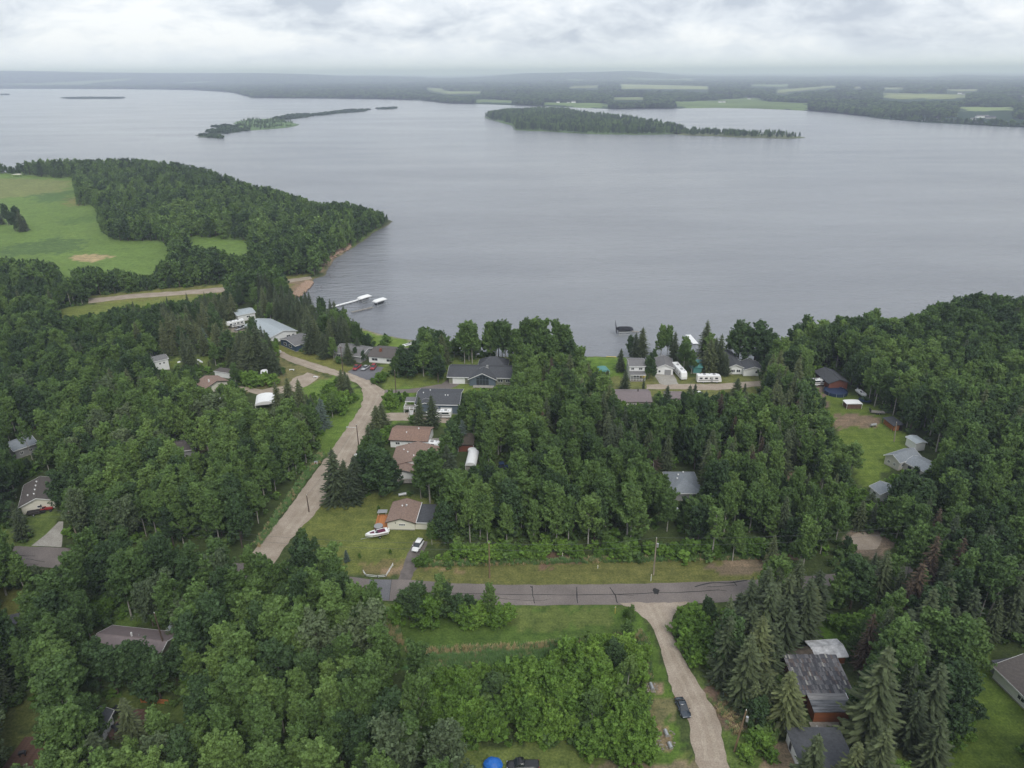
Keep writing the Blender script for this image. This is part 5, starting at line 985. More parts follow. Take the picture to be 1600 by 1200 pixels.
# canopies and clutter
def canopy(label, p, w, l, h, mat, rz=0, name='canopy_shelter', walls_=None, rise=.6):
    a = P(*p); t = thing(name, label, 'canopy', (a.x, a.y, 0), rz)
    for x in (-w / 2 + .1, w / 2 - .1):
        for y in (-l / 2 + .1, l / 2 - .1): MB().tube((x, y, 0), (x, y, h), .06, .06, 6).build('post', WHITE, t)
    rings = [[(w / 2 * 1.05 * math.cos(an), y, h + rise * math.sin(an)) for an in np.linspace(0, math.pi, 9)] for y in (-l / 2, 0, l / 2)]; MB().loft(rings).build('cover', mat, t, False)
    if walls_: MB().box(-w / 2 + .2, w / 2 - .2, -l / 2 + .3, l / 2 - .3, 0, h * .8).build('stored_crates', walls_, t)
canopy('white tunnel canopy trailer behind the tall poplars', (738, 727), 3.2, 8.5, 2.2, WHITE, R(-4), walls_=WOOD_G, rise=1.1)
canopy('large white tunnel shelter below the lime bushes', (416, 634), 6.5, 8, 2.2, WHITE, .25, rise=1.3); canopy('small white canopy shelter half hidden in the lime bushes', (414, 590), 2.6, 3, 2.4, WHITE, .3); canopy('white canopy shelter beside the blossoming bushes', (352, 634), 3.5, 4.5, 2.2, WHITE, .3); canopy('low white-topped shelter on the meadow by the bare dirt', (1331, 636), 5.5, 3.5, 1.9, WHITE, 0, walls_=WOOD, rise=.3)
canopy('teal tarp shelter behind the tall poplars on the lake lawn', (942, 586), 4.0, 5, 2.4, R_TEAL, .2); canopy('small white shelter in the far golf field', (173, 446), 3, 3, 2.2, WHITE); canopy('cream-roofed shelter at the far field corner', (27, 276), 9, 5, 2.5, OFFW)
canopy('white greenhouse tunnel with square windows in the wood', (122, 640), 4, 6, 2.4, WHITE, .8); canopy('dark metal carport behind the white dish', (729, 697), 5.0, 8.0, 2.4, R_MOSS, 0, walls_=REDW, rise=.2)
canopy('white-roofed shelter behind the gravel strip trees', (107, 507), 5, 3, 2.2, WHITE, .1); 
a = P(738, 709); t = thing('water_tank', 'round white water tank behind the tunnel canopy', 'water tank', (a.x, a.y, 0)); MB().tube((0, 0, 0), (0, 0, 1.5), 1.4, 1.4, 18).build('tank', WHITE, t); MB().ball((0, 0, 1.5), 1.4, 1.4, .45, 18, 4, 0.0).build('lid', WHITE, t)
a = P(1089, 646) if False else P(1388, 668); t = thing('wood_shed', 'open woodshed with bright orange stacked firewood at the forest edge', 'woodshed', (a.x, a.y, 0), heading((1381, 661), (1390, 668)))
MB().slab([(-3.2, -.6, 2.2), (3.2, -.6, 2.2), (3.2, 3.0, 2.6), (-3.2, 3.0, 2.6)], .12).build('roof', R_DARK, t); MB().box(-3, 3, 2.6, 2.8, 0, 2.3).build('wall', TRIM, t)
for k in range(40): x = -2.8 + (k % 10) * .58; z = .25 + (k // 10) * .5; MB().tube((x + random.uniform(-.05, .05), 0, z), (x, 2.0, z), .24, .24, 6).build('log', WOOD_O, t)
for x in (-3.1, 3.0): MB().box(x, x + .12, -.5, -.38, 0, 2.1).build('post', TRIM, t)
a = P(1370, 646); t = thing('flat_trailer', 'grey flatbed trailer beside the woodshed', 'trailer', (a.x, a.y, 0), heading((1362, 646), (1378, 647))); MB().box(-2.4, 2.4, -1, 1, .6, .72).build('bed', WOOD_G, t); wheels(t, (-.3, .5), 1.0, .33); MB().tube((2.4, 0, .6), (3.7, 0, .5), .06, .06, 5).build('hitch', TRIM, t); MB().box(-2.4, -2.3, -1, 1, .73, 1.7).build('headboard', TRIM, t)
a = P(1305, 614); t = thing('swimming_pool', 'round blue-walled pool in front of the rust-red shed', 'pool', (a.x, a.y, 0)); MB().tube((0, 0, 0), (0, 0, 1.1), 4.2, 4.2, 28, False).tube((0, 0, 1.1), (0, 0, 0), 4.0, 4.0, 28, False).build('wall', NAVY, t); MB().tube((0, 0, .8), (0, 0, .85), 3.98, 3.98, 28).build('cover', NAVY, t)
for k in range(10): an = k * .628; MB().tube((4.3 * math.cos(an), 4.3 * math.sin(an), 0), (4.3 * math.cos(an), 4.3 * math.sin(an), 1.2), .06, .06, 5).build('post', GALV, t)
a = P(1351, 628); t = thing('trampoline', 'dark trampoline with net beside the white-topped shelter', 'trampoline', (a.x, a.y, 0)); MB().tube((0, 0, .8), (0, 0, .86), 2.2, 2.2, 20).build('mat', NAVY, t)
for k in range(6): an = k * 1.047; MB().tube((2.25 * math.cos(an), 2.25 * math.sin(an), 0), (2.25 * math.cos(an), 2.25 * math.sin(an), 2.4), .05, .05, 5).build('pole', BLACK, t)
for lb, p in (('pale propane tank behind the cream garage', (629, 776)), ('white propane tank on the meadow lawn', (1364, 667))):
    a = P(*p); t = thing('propane_tank', lb, 'propane tank', (a.x, a.y, .35), .3); MB().tube((-1.1, 0, .45), (1.1, 0, .45), .42, .42, 12).build('tank', SILV, t)
    for x in (-.7, .7): MB().box(x - .06, x + .06, -.3, .3, -.35, .1).build('leg', TRIM, t)
for lb, p, l_ in (('white picnic bench by the junction lawn', (456, 579), 2.0), ('white wooden bench near the gravel fork', (493, 590), 1.8), ('yellow bench on the green lake lawn', (955, 559), 4.0)):
    a = P(*p); t = thing('bench', lb, 'bench', (a.x, a.y, 0), random.uniform(-.3, .3)); c = YELL if 'yellow' in lb else WHITE
    for y in (-.25, -.05, .15): MB().box(-l_ / 2, l_ / 2, y, y + .16, .45, .5).build('slat', c, t)
    for x in (-l_ / 2 + .2, l_ / 2 - .2): MB().box(x - .05, x + .05, -.25, .3, 0, .44).build('leg', c, t)
a = P(438, 553); t = thing('sign_board', 'small white sign board at the road fork by the blue house', 'sign', (a.x, a.y, 0)); MB().box(-.5, .5, -.03, .03, .7, 1.7).build('board', WHITE, t); MB().box(-.45, -.37, .031, .1, 0, 1.2).build('post', WOOD, t); MB().box(.37, .45, .031, .1, 0, 1.2).build('post', WOOD, t)
a = P(494, 725); t = thing('utility_box', 'small white utility box in the roadside ditch', 'utility box', (a.x, a.y, 0)); MB().box(-.45, .45, -.3, .3, 0, .8).build('cabinet', WHITE, t); MB().box(-.5, .5, -.35, .35, .8, .9).build('lid', SILV, t); MB().box(-.25, .25, -.34, -.305, .15, .7).build('door', REDP, t)
a = P(1022, 588); t = thing('float_ball', 'round yellow float ball by the two-storey veranda', 'float ball', (P(1004, 591).x, P(1004, 591).y, 0)); MB().ball((0, 0, 1.2), 1.4, 1.4, 1.2, 12, 8).build('ball', YELL, t)
m = MB()
for p in ((515, 431), (517, 434), (499, 450), (520, 418), (524, 412), (565, 372), (573, 368), (580, 362)):
    a = P(*p, -.5)
    for k in range(9): x, y = a.x + random.gauss(0, 1.6), a.y + random.gauss(0, 1.2); m.tube((x, y, -.6), (x + random.gauss(0, .2), y, random.uniform(.1, .9)), .08, .04, 4)
tag(m.build('drowned_brush', BARK_D), 'dark drowned stalks standing in the shallow water', 'brush', kind='stuff')

# ------------------------------------------------------------------ trees: prototypes
def leaf_cloud(rs, centers, radii, per, size, flat=.8, up=.2, axes=None):
    """leaf-sized quads along many small leafy sprays -> quads, tints"""
    V = []; T = []; n = len(centers); tc = rs.uniform(.78, 1.25, n)
    for k in range(n):
        c, r = centers[k], radii[k]; d = rs.normal(size=(per, 3)); d[:, 2] += up; d /= np.linalg.norm(d, axis=1)[:, None]
        ax = axes[k] if axes is not None else np.array([0, 0, .5])
        u = rs.uniform(-.5, 1.0, (per, 1)); p = c + ax * u * r * 1.5 + d * r * (.95 - .55 * np.clip(u, 0, 1)) * rs.uniform(.5, 1.08, (per, 1)) * np.array([1, 1, flat])
        nn = d + np.array([0, 0, .35]) + rs.normal(scale=.5, size=(per, 3)); nn /= np.linalg.norm(nn, axis=1)[:, None]
        a = np.cross(nn, rs.normal(size=(per, 3))); a /= np.linalg.norm(a, axis=1)[:, None] + 1e-9; b = np.cross(nn, a)
        s = size * rs.uniform(.6, 1.35, (per, 1)); a = a * s * .62; b = b * s
        V.append(np.stack([p - a - b * .6, p + a * .8 - b, p + a + b * .7, p - a * .7 + b], 1)); T.append(tc[k] * rs.uniform(.80, 1.22, per))
    return np.concatenate(V), np.concatenate(T)
def broadleaf(seed, h, r, lobes, clumps, per, size, lift=.28, cr=1.0, sprig=True):
    rs = np.random.default_rng(seed); cs = []; rr = []; ax = []; z0 = h * lift; H_ = h - z0; lob = []
    for i in range(lobes):
        t = i / max(1, lobes - 1); an = i * 2.4 + rs.uniform(-.6, .6); off = r * rs.uniform(.35, .72) * (1 - .7 * t); lr = r * (.52 - .20 * t) * rs.uniform(.8, 1.2)
        lob.append((off * math.cos(an), off * math.sin(an), z0 + H_ * (.18 + .66 * t), lr))
    for i in range(clumps):
        l = lob[i % lobes]; d = rs.normal(size=3); d[2] = d[2] * .9 + .2; d /= np.linalg.norm(d); q = rs.uniform(.45, 1.08)
        c = np.array([l[0], l[1], l[2]]) + d * l[3] * q * np.array([1, 1, 1.45]); cs.append(c); rr.append(cr * rs.uniform(.5, 1.1))
        o = np.array([c[0], c[1], 0]); o = o / (np.linalg.norm(o) + .3) * .75 + np.array([0, 0, .75]) + rs.normal(0, .25, 3); ax.append(o)
    V, T = leaf_cloud(rs, np.array(cs), np.array(rr), per, size, axes=ax)
    return V, T, lob
def trunk_mb(h, r0, lob=(), seed=0, lean=0.0):
    rs = random.Random(seed); m = MB(); segs = 5; prev = Vector((0, 0, -.3)); tipx = rs.uniform(-.4, .4) + lean; tipy = rs.uniform(-.4, .4)
    for k in range(1, segs + 1): u = k / segs; q = Vector((tipx * u * u, tipy * u, h * .9 * u)); m.tube(prev, q, r0 * (1 - (u - 1 / segs) * .85), r0 * (1 - u * .85), 6, False); prev = q
    for l in lob:
        z = max(h * .2, l[2] - l[3] * 1.1); u = z / (h * .9); s = Vector((tipx * u * u, tipy * u, z)); m.tube(s, (l[0], l[1], l[2] + l[3] * .4), r0 * .38, r0 * .12, 5, False)
    return m
def spruce(seed, h, r, levels, per_l, segs, size, droop=.35, bare=.06, thin=1.0):
    rs = np.random.default_rng(seed); V = []; T = []
    for i in range(levels):
        t = (i + rs.uniform(0, .6)) / levels; z = h * (bare + (1 - bare) * t); R_ = r * thin * (1 - t) ** .66 * rs.uniform(.70, 1.12) + .15; nb = max(4, int(per_l * (1 - t * .55)))
        a0 = rs.uniform(0, 6.28)
        for b in range(nb):
            an = a0 + 6.283 * b / nb + rs.normal(0, .18); L_ = R_ * rs.uniform(.55, 1.15); du = np.array([math.cos(an), math.sin(an), 0]); sv = np.array([-du[1], du[0], 0]); ns = max(2, int(segs * L_ / r + 1.5)); tn = rs.uniform(.75, 1.2)
            for s in range(ns):
                u0 = s / ns; u1 = (s + 1.25) / ns
                p0 = du * L_ * u0 + np.array([0, 0, z - droop * L_ * u0 ** 1.3]); p1 = du * L_ * u1 + np.array([0, 0, z - droop * L_ * u1 ** 1.3 + .12 * L_ * (u1 > .9)])
                wd = size * (1.05 - .55 * u1) * rs.uniform(.7, 1.25); tw = np.array([0, 0, rs.normal(0, .14)])
                for sg in (-1, 1):
                    e = sv * sg * wd + tw + np.array([0, 0, -.42 * wd]); m0 = p0 + np.array([0, 0, .05])
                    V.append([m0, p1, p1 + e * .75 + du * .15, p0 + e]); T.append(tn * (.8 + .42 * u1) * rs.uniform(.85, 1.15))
    V = np.array(V); tip = np.array([[[-.14, 0, h * .9], [.14, 0, h * .9], [.05, 0, h * 1.04], [-.05, 0, h * 1.04]], [[0, -.14, h * .9], [0, .14, h * .9], [0, .05, h * 1.04], [0, -.05, h * 1.04]]])
    return np.concatenate([V, tip]), np.concatenate([np.array(T), [1.2, 1.2]])
PROTO = {}      # key -> list of dict(h, r, crown mesh, trunk mesh, joined mesh)
def add_proto(key, h, r, V, T, leafm, tm, barkm):
    crown = quads_np('crown', V, leafm, T); trunk = mesh_np('trunk', tm.v, tm.f, barkm)
    me = bpy.data.meshes.new('tree'); nv = len(V) * 4; tv = np.array(tm.v); fl = tm.f
    co = np.concatenate([V.reshape(-1, 3), tv]); me.vertices.add(len(co)); me.vertices.foreach_set('co', co.reshape(-1).astype(np.float32))
    ls = [4] * len(V) + [len(f) for f in fl]; li = list(range(nv)) + [nv + i for f in fl for i in f]
    me.loops.add(len(li)); me.loops.foreach_set('vertex_index', np.array(li, np.int32)); me.polygons.add(len(ls)); me.polygons.foreach_set('loop_start', np.concatenate([[0], np.cumsum(ls)[:-1]]).astype(np.int32))
    me.materials.append(leafm); me.materials.append(barkm); me.polygons.foreach_set('material_index', np.array([0] * len(V) + [1] * len(fl), np.int32))
    a = me.attributes.new('tint', 'FLOAT', 'POINT'); a.data.foreach_set('value', np.concatenate([np.repeat(T, 4), np.ones(len(tv))]).astype(np.float32)); me.update(calc_edges=True)
    PROTO.setdefault(key, []).append(dict(h=h, r=r, crown=crown, trunk=trunk, full=me))
for s in range(6):
    h, r = 15.0, (2.7, 3.1, 2.4, 3.4, 2.9, 2.6)[s]; V, T, lob = broadleaf(10 + s, h, r, 8 + s % 3, 170, 64, .20, .26, .72); add_proto('aspen', h, r, V, T, LEAF, trunk_mb(h, .18, lob, s), BARK_P)
for s in range(3):
    h, r = 14.0, 3.1; V, T, lob = broadleaf(40 + s, h, r, 8, 160, 60, .22, .15, .8); add_proto('dark', h, r, V, T, LEAF_D, trunk_mb(h, .22, lob, s), BARK_D)
for s in range(3):
    h, r = 11.0, 2.9; V, T, lob = broadleaf(60 + s, h, r, 8, 150, 44, .17, .2, .8); add_proto('willow', h, r, V, T, LEAF_S, trunk_mb(h, .18, lob, s), BARK_D)
for s in range(3):
    h, r = 15.0, 2.3; V, T, lob = broadleaf(80 + s, h, r, 6, 80, 44, .20, .48, .7); add_proto('birch', h, r, V, T, LEAF, trunk_mb(h, .16, lob, s, .6), BARK_P)
for s in range(4):
    h, r = 4.0, 2.1; V, T, lob = broadleaf(100 + s, h, r, 6, 90, 50, .15, .02, .5); add_proto('shrub', h, r, V, T, LEAF_B, trunk_mb(h, .07, lob, s), BARK_D)
for s in range(4):
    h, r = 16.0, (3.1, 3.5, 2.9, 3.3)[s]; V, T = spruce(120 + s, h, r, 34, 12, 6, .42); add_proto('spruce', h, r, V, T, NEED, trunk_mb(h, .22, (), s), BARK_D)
V, T = spruce(130, 8.0, 2.4, 22, 11, 5, .34); add_proto('bluespruce', 8.0, 2.4, V, T, NEED_B, trunk_mb(8, .15, (), 1), BARK_D)
V, T = spruce(131, 15.0, 2.6, 28, 9, 4, .28, .4, .1); add_proto('dryspruce', 15.0, 2.6, V, T, NEED_R, trunk_mb(15, .2, (), 1), BARK_D)
# coarse copies for the far stands
for s in range(4):
    h, r = 15.0, 3.9; V, T, lob = broadleaf(200 + s, h, r, 7, 70, 16, .52, .08, 1.0); add_proto('far', h, r, V, T, LEAF_D if s == 1 else LEAF, trunk_mb(h, .25, (), s), BARK_D)
for s in range(2):
    V, T = spruce(220 + s, 14, 2.6, 12, 8, 2, 1.0); add_proto('farspruce', 14.0, 2.6, V, T, NEED, trunk_mb(14, .2, (), s), BARK_D)
def dead_tree_mb(seed, h):
    rs = random.Random(seed); m = MB(); m.tube((0, 0, -.2), (.3, 0, h), .2, .03, 6)
    for k in range(14): z = h * rs.uniform(.35, .95); an = rs.uniform(0, 6.28); L_ = (h - z) * .35 + .8; e = Vector((L_ * math.cos(an) + .2, L_ * math.sin(an), z + L_ * .7)); m.tube((z / h * .3, 0, z), e, .06, .02, 4); m.tube(e * .6 + Vector((z / h * .12, 0, z * .4)), e + Vector((rs.uniform(-.6, .6), rs.uniform(-.6, .6), .5)), .03, .012, 4)
    return m
DEAD = [mesh_np('branches', dead_tree_mb(s, 11).v, dead_tree_mb(s, 11).f, BARK_G) for s in range(2)]
KINDN = dict(aspen=('aspen_tree', 'leafy tree'), dark=('broadleaf_tree', 'dark broadleaf tree'), willow=('willow_tree', 'grey-green willow'), birch=('birch_tree', 'white-trunked birch'), spruce=('spruce_tree', 'dark spruce'),
             bluespruce=('blue_spruce_tree', 'blue spruce'), dryspruce=('dry_spruce_tree', 'brown drying spruce'), shrub=('shrub', 'bright green shrub'), far=('far_tree', 'far tree'), farspruce=('far_spruce', 'far spruce'))

# ------------------------------------------------------------------ trees: where they stand
# what the photograph shows open (crowns of the filled-in woods keep out of these outlines)
OPEN = [
 [(372, 566), (436, 570), (436, 606), (372, 610)], [(388, 604), (434, 602), (434, 642), (392, 636)], [(432, 590), (500, 590), (520, 600), (505, 612), (480, 614), (435, 614)], [(550, 640), (556, 662), (522, 704), (508, 700), (506, 655), (530, 648)],
 [(393, 855), (440, 798), (500, 712), (522, 700), (500, 696), (465, 748), (425, 792), (393, 832)], [(620, 1020), (870, 1012), (870, 1024), (760, 1040), (640, 1044)], [(290, 378), (335, 380), (330, 386), (285, 384)],
 [(0, 255), (25, 262), (28, 249), (60, 248), (125, 248), (200, 246), (255, 250), (300, 258), (345, 268), (380, 284), (430, 294), (470, 308), (500, 316), (545, 315), (570, 322), (606, 333), (618, 345), (600, 355), (578, 366), (548, 386), (520, 402), (511, 415), (492, 433), (487, 448), (490, 460),
  (520, 470), (540, 480), (548, 495), (570, 512), (600, 519), (640, 522), (652, 508), (668, 508), (690, 515), (708, 530), (712, 512), (722, 506), (745, 506), (754, 518), (757, 508), (775, 504), (800, 506), (815, 500), (850, 501), (882, 508), (895, 525), (905, 545), (940, 552), (980, 552), (984, 528), (1010, 520), (1012, 550), (1022, 545), (1026, 502), (1048, 504), (1060, 518), (1088, 520), (1092, 500), (1106, 499), (1112, 522),
  (1130, 520), (1134, 496), (1162, 489), (1196, 493), (1202, 517), (1226, 518), (1232, 540), (1236, 494), (1262, 484), (1300, 489), (1330, 482), (1372, 480), (1384, 498), (1400, 496), (1440, 487), (1460, 474), (1485, 464), (1512, 454), (1560, 460), (1600, 464), (1800, 470), (1800, 130), (0, 130)],
 [(-300, 268), (0, 272), (112, 280), (117, 300), (120, 322), (152, 324), (150, 345), (160, 365), (178, 376), (262, 381), (262, 398), (242, 415), (238, 430), (205, 425), (180, 418), (168, 425), (150, 415), (115, 418), (110, 440), (95, 430), (88, 408), (0, 402), (-300, 410)],
 [(298, 370), (345, 374), (388, 378), (386, 394), (370, 400), (350, 391), (318, 383), (298, 378)],
 [(88, 484), (130, 478), (138, 468), (200, 459), (355, 447), (352, 456), (315, 460), (300, 470), (268, 468), (225, 478), (200, 474), (170, 485), (130, 492), (92, 498)], [(440, 432), (486, 430), (486, 445), (462, 462), (452, 450)],
 [(400, 862), (440, 806), (480, 752), (516, 700), (544, 655), (560, 632), (562, 612), (545, 600), (556, 598), (564, 606), (572, 618), (598, 616), (597, 636), (575, 672), (548, 718), (520, 766), (498, 800), (476, 822), (445, 825), (430, 845), (415, 862)],
 [(470, 810), (498, 775), (510, 772), (540, 782), (600, 776), (640, 776), (690, 788), (676, 815), (652, 825), (645, 860), (652, 872), (648, 898), (640, 908), (610, 904), (565, 898), (560, 885), (548, 870), (515, 850), (495, 835), (475, 828)],
 [(578, 905), (625, 904), (625, 937), (585, 937)], [(640, 898), (660, 888), (700, 890), (870, 874), (910, 862), (960, 885), (1000, 880), (1190, 876), (1192, 900), (1168, 905), (1165, 925), (1150, 928), (1130, 935), (1060, 944), (970, 945), (800, 944), (795, 905), (770, 902), (768, 925), (700, 922), (690, 900), (660, 905)],
 [(605, 952), (625, 968), (690, 968), (760, 962), (800, 948), (965, 946), (1000, 950), (1020, 985), (1032, 1010), (1045, 1060), (1060, 1090), (1075, 1130), (1078, 1190), (1020, 1190), (1014, 1120), (1010, 1080), (1008, 1050), (1000, 1010), (985, 990), (960, 990), (910, 1002), (880, 1000), (860, 1015), (760, 1025), (640, 1030), (620, 1010), (600, 970)],
 [(1000, 946), (1062, 944), (1052, 975), (1058, 1015), (1085, 1050), (1110, 1045), (1122, 1070), (1150, 1080), (1155, 1110), (1150, 1160), (1148, 1190), (1165, 1250), (1085, 1250), (1075, 1150)],
 [(742, 1164), (800, 1166), (850, 1158), (900, 1178), (960, 1195), (1010, 1195), (1080, 1192), (1080, 1300), (740, 1300)], [(1150, 1150), (1185, 1150), (1205, 1170), (1230, 1160), (1215, 1250), (1150, 1250)],
 # roofs and yards
 [(612, 662), (674, 664), (690, 680), (686, 698), (672, 705), (650, 715), (625, 720), (613, 722), (612, 700), (620, 690), (609, 686)], [(618, 735), (645, 735), (648, 765), (618, 764)],
 [(718, 678), (735, 680), (748, 705), (746, 732), (730, 732), (718, 705)], [(775, 718), (796, 718), (796, 732), (778, 733)],
 [(600, 640), (640, 638), (640, 605), (660, 607), (714, 612), (716, 640), (706, 655), (700, 662), (690, 660), (690, 650), (650, 655), (600, 655)], [(598, 607), (640, 604), (690, 598), (710, 590), (702, 584), (704, 566), (740, 566), (760, 557), (784, 568), (800, 570), (798, 598), (775, 606), (735, 606), (720, 610), (640, 612)],
 [(575, 565), (590, 545), (620, 543), (620, 552), (595, 568), (590, 580), (610, 600), (575, 595), (545, 580)], [(560, 512), (600, 520), (640, 530), (660, 540), (640, 542), (610, 536), (580, 528)], [(595, 590), (660, 590), (690, 592), (690, 600), (650, 606), (600, 610)],
 [(430, 555), (438, 540), (480, 555), (520, 565), (545, 580), (540, 590), (505, 584), (490, 600), (460, 606), (440, 612), (430, 600), (455, 588), (440, 570)],
 [(437, 527), (450, 520), (475, 518), (478, 545), (462, 545)], [(400, 492), (453, 511), (440, 528), (424, 530), (412, 512)], [(365, 480), (398, 476), (398, 488), (385, 498), (383, 518), (358, 518), (358, 500)],
 [(500, 590), (545, 585), (570, 600), (575, 612), (572, 640), (555, 660), (545, 665), (548, 630), (552, 610)] if False else [(540, 600), (570, 608), (570, 640), (545, 672), (520, 705), (512, 700), (520, 690), (545, 655), (558, 630), (555, 612)],
 [(240, 553), (258, 552), (270, 566), (300, 558), (325, 556), (322, 570), (280, 570), (265, 582), (240, 575)], [(297, 598), (325, 585), (335, 575), (358, 578), (356, 600), (325, 605)], [(402, 606), (430, 606), (432, 620), (415, 632)],
 [(22, 760), (45, 743), (76, 744), (88, 790), (98, 800), (98, 856), (100, 884), (28, 884), (22, 858), (50, 850), (55, 830), (48, 812), (30, 792)], [(28, 684), (54, 673), (62, 690), (56, 712), (18, 722), (18, 700)], [(268, 700), (283, 690), (305, 700), (330, 690), (328, 700), (300, 708)],
 [(150, 990), (178, 978), (240, 976), (268, 988), (262, 1015), (245, 1032), (225, 1010), (190, 1010), (155, 1000)], [(160, 1120), (168, 1108), (210, 1110), (208, 1155), (180, 1155), (160, 1140)], [(140, 1095), (225, 1092), (270, 1095), (262, 1110), (180, 1112), (145, 1108)],
 [(0, 1110), (55, 1110), (62, 1150), (72, 1168), (72, 1200), (0, 1200)], [(0, 940), (42, 920), (40, 955), (0, 985)],
 [(1045, 740), (1060, 730), (1086, 738), (1098, 755), (1095, 772), (1060, 774), (1046, 755)], [(1053, 794), (1062, 794), (1062, 800), (1053, 800)],
 [(1225, 732), (1245, 735), (1243, 750), (1228, 750)], [(1330, 832), (1372, 828), (1375, 840), (1360, 856), (1335, 860)],
 [(905, 556), (982, 556), (1010, 560), (1008, 592), (1000, 605), (1015, 608), (1016, 632), (975, 632), (958, 610), (956, 590), (930, 575), (912, 562)],
 [(1008, 596), (1024, 562), (1052, 560), (1062, 575), (1072, 590), (1092, 584), (1125, 584), (1190, 592), (1192, 605), (1190, 622), (1175, 612), (1130, 612), (1070, 612), (1064, 624), (1042, 622), (1040, 612), (1012, 608)], [(1132, 546), (1150, 552), (1186, 582), (1186, 592), (1138, 588), (1136, 572)], [(1086, 560), (1097, 560), (1097, 574), (1086, 574)],
 [(1268, 592), (1276, 578), (1292, 576), (1327, 592), (1326, 606), (1345, 612), (1352, 625), (1348, 640), (1362, 640), (1380, 648), (1408, 665), (1420, 680), (1416, 678), (1444, 680), (1448, 698), (1478, 716), (1470, 728), (1442, 732), (1425, 728), (1406, 738), (1392, 745), (1390, 758), (1385, 784), (1362, 776), (1350, 760), (1326, 758), (1332, 700), (1302, 675), (1300, 655), (1290, 640), (1292, 615), (1270, 605)],
 [(1226, 1008), (1268, 1000), (1320, 998), (1325, 1028), (1330, 1035), (1320, 1080), (1310, 1130), (1250, 1140), (1248, 1090), (1238, 1050)], [(1232, 1146), (1310, 1140), (1330, 1150), (1290, 1200), (1235, 1200)],
 [(1545, 1015), (1600, 1005), (1660, 1005), (1660, 1150), (1600, 1115), (1558, 1068)], [(1515, 1040), (1545, 1035), (1565, 1080), (1600, 1110), (1600, 1240), (1450, 1240), (1450, 1165), (1500, 1150), (1510, 1080)], [(1385, 1160), (1440, 1170), (1430, 1220), (1370, 1220)],
 [(1250, 960), (1330, 965), (1335, 990), (1290, 1000), (1240, 1005)],
]
OPEN_NP = [np.array(p, float) for p in OPEN if p]
# footprints no trunk may stand in (world polygons of the buildings and roads)
HOUSE_XY = [(o.location.x, o.location.y) for o in COL.objects if o.type == 'EMPTY' and o.get('category') in ('house', 'garage', 'barn', 'cottage', 'cabin', 'shed', 'outbuilding')]
ROADPX = [[(396, 862), (441, 808), (483, 750), (518, 704), (545, 664), (563, 638), (568, 620), (556, 598), (515, 585), (470, 571), (425, 549), (452, 552), (505, 570), (552, 582), (604, 611), (592, 648), (541, 740), (491, 812), (440, 870), (380, 890)], [(-160, 845), (99, 850), (400, 876), (575, 900), (950, 906), (1195, 900), (1440, 880), (1440, 900), (1200, 938), (950, 950), (575, 942), (99, 893), (-160, 886)],
          [(968, 942), (1080, 941), (1052, 962), (1058, 1010), (1118, 1110), (1165, 1280), (1100, 1280), (1077, 1130), (1042, 1050), (1010, 968)], [(138, 465), (485, 430), (488, 438), (138, 476)]]
HB = []
for o in list(COL.objects):
    if o.type == 'MESH' and o.name.startswith(('wall', 'body', 'hull', 'cover', 'tank', 'deck_frame', 'lid')):
        mw = Matrix.Identity(4); q = o; ch = []
        while q: ch.append(q); q = q.parent
        for q in reversed(ch): mw = mw @ Matrix.Translation(q.location) @ q.rotation_euler.to_matrix().to_4x4()
        bb = [mw @ Vector(c) for c in o.bound_box]; HB.append(np.array([(bb[0].x, bb[0].y), (bb[4].x, bb[4].y), (bb[7].x, bb[7].y), (bb[3].x, bb[3].y)]))
HBC = np.array([b.mean(0) for b in HB]); HBR = np.array([np.linalg.norm(b - b.mean(0), axis=1).max() for b in HB])
def near_building(x, y, pad):
    bad = np.zeros(len(x), bool)
    for b, c, r_ in zip(HB, HBC, HBR):
        k = np.where(np.hypot(x - c[0], y - c[1]) < r_ + pad)[0]
        if len(k): bad[k] |= inside(b, x[k], y[k]) | (seg_dist(b, x[k], y[k]) < pad)
    return bad
ROADW = [[tuple(G(*p)[:2]) for p in poly] for poly in ROADPX]
def blocked(x, y, h, r, lo=.25):
    """does the crown's picture outline run into open ground?"""
    bad = np.zeros(len(x), bool)
    S = [(0, 0, .97, 0), (-.62, 0, .72, 0), (.62, 0, .72, 0), (0, 0, .5, 0), (-.6, 0, .42, 0), (.6, 0, .42, 0), (0, 0, .15, 0), (0, 0, 0, 0), (0, 0, .82, 0)]
    for dx, _, fz, _ in S:
        q = proj(np.stack([x + dx * r, y, fz * h], -1))
        for p in OPEN_NP: bad |= inside(p, q[:, 0], q[:, 1])
    return bad
PLACED = []     # (key, x, y, h, rotation, scale_xy, label)
def T_(key, px, py, h, label=None, rs=1.0): p = G(px, py); PLACED.append([key, float(p[0]), float(p[1]), h, random.uniform(0, 6.28), rs, label])
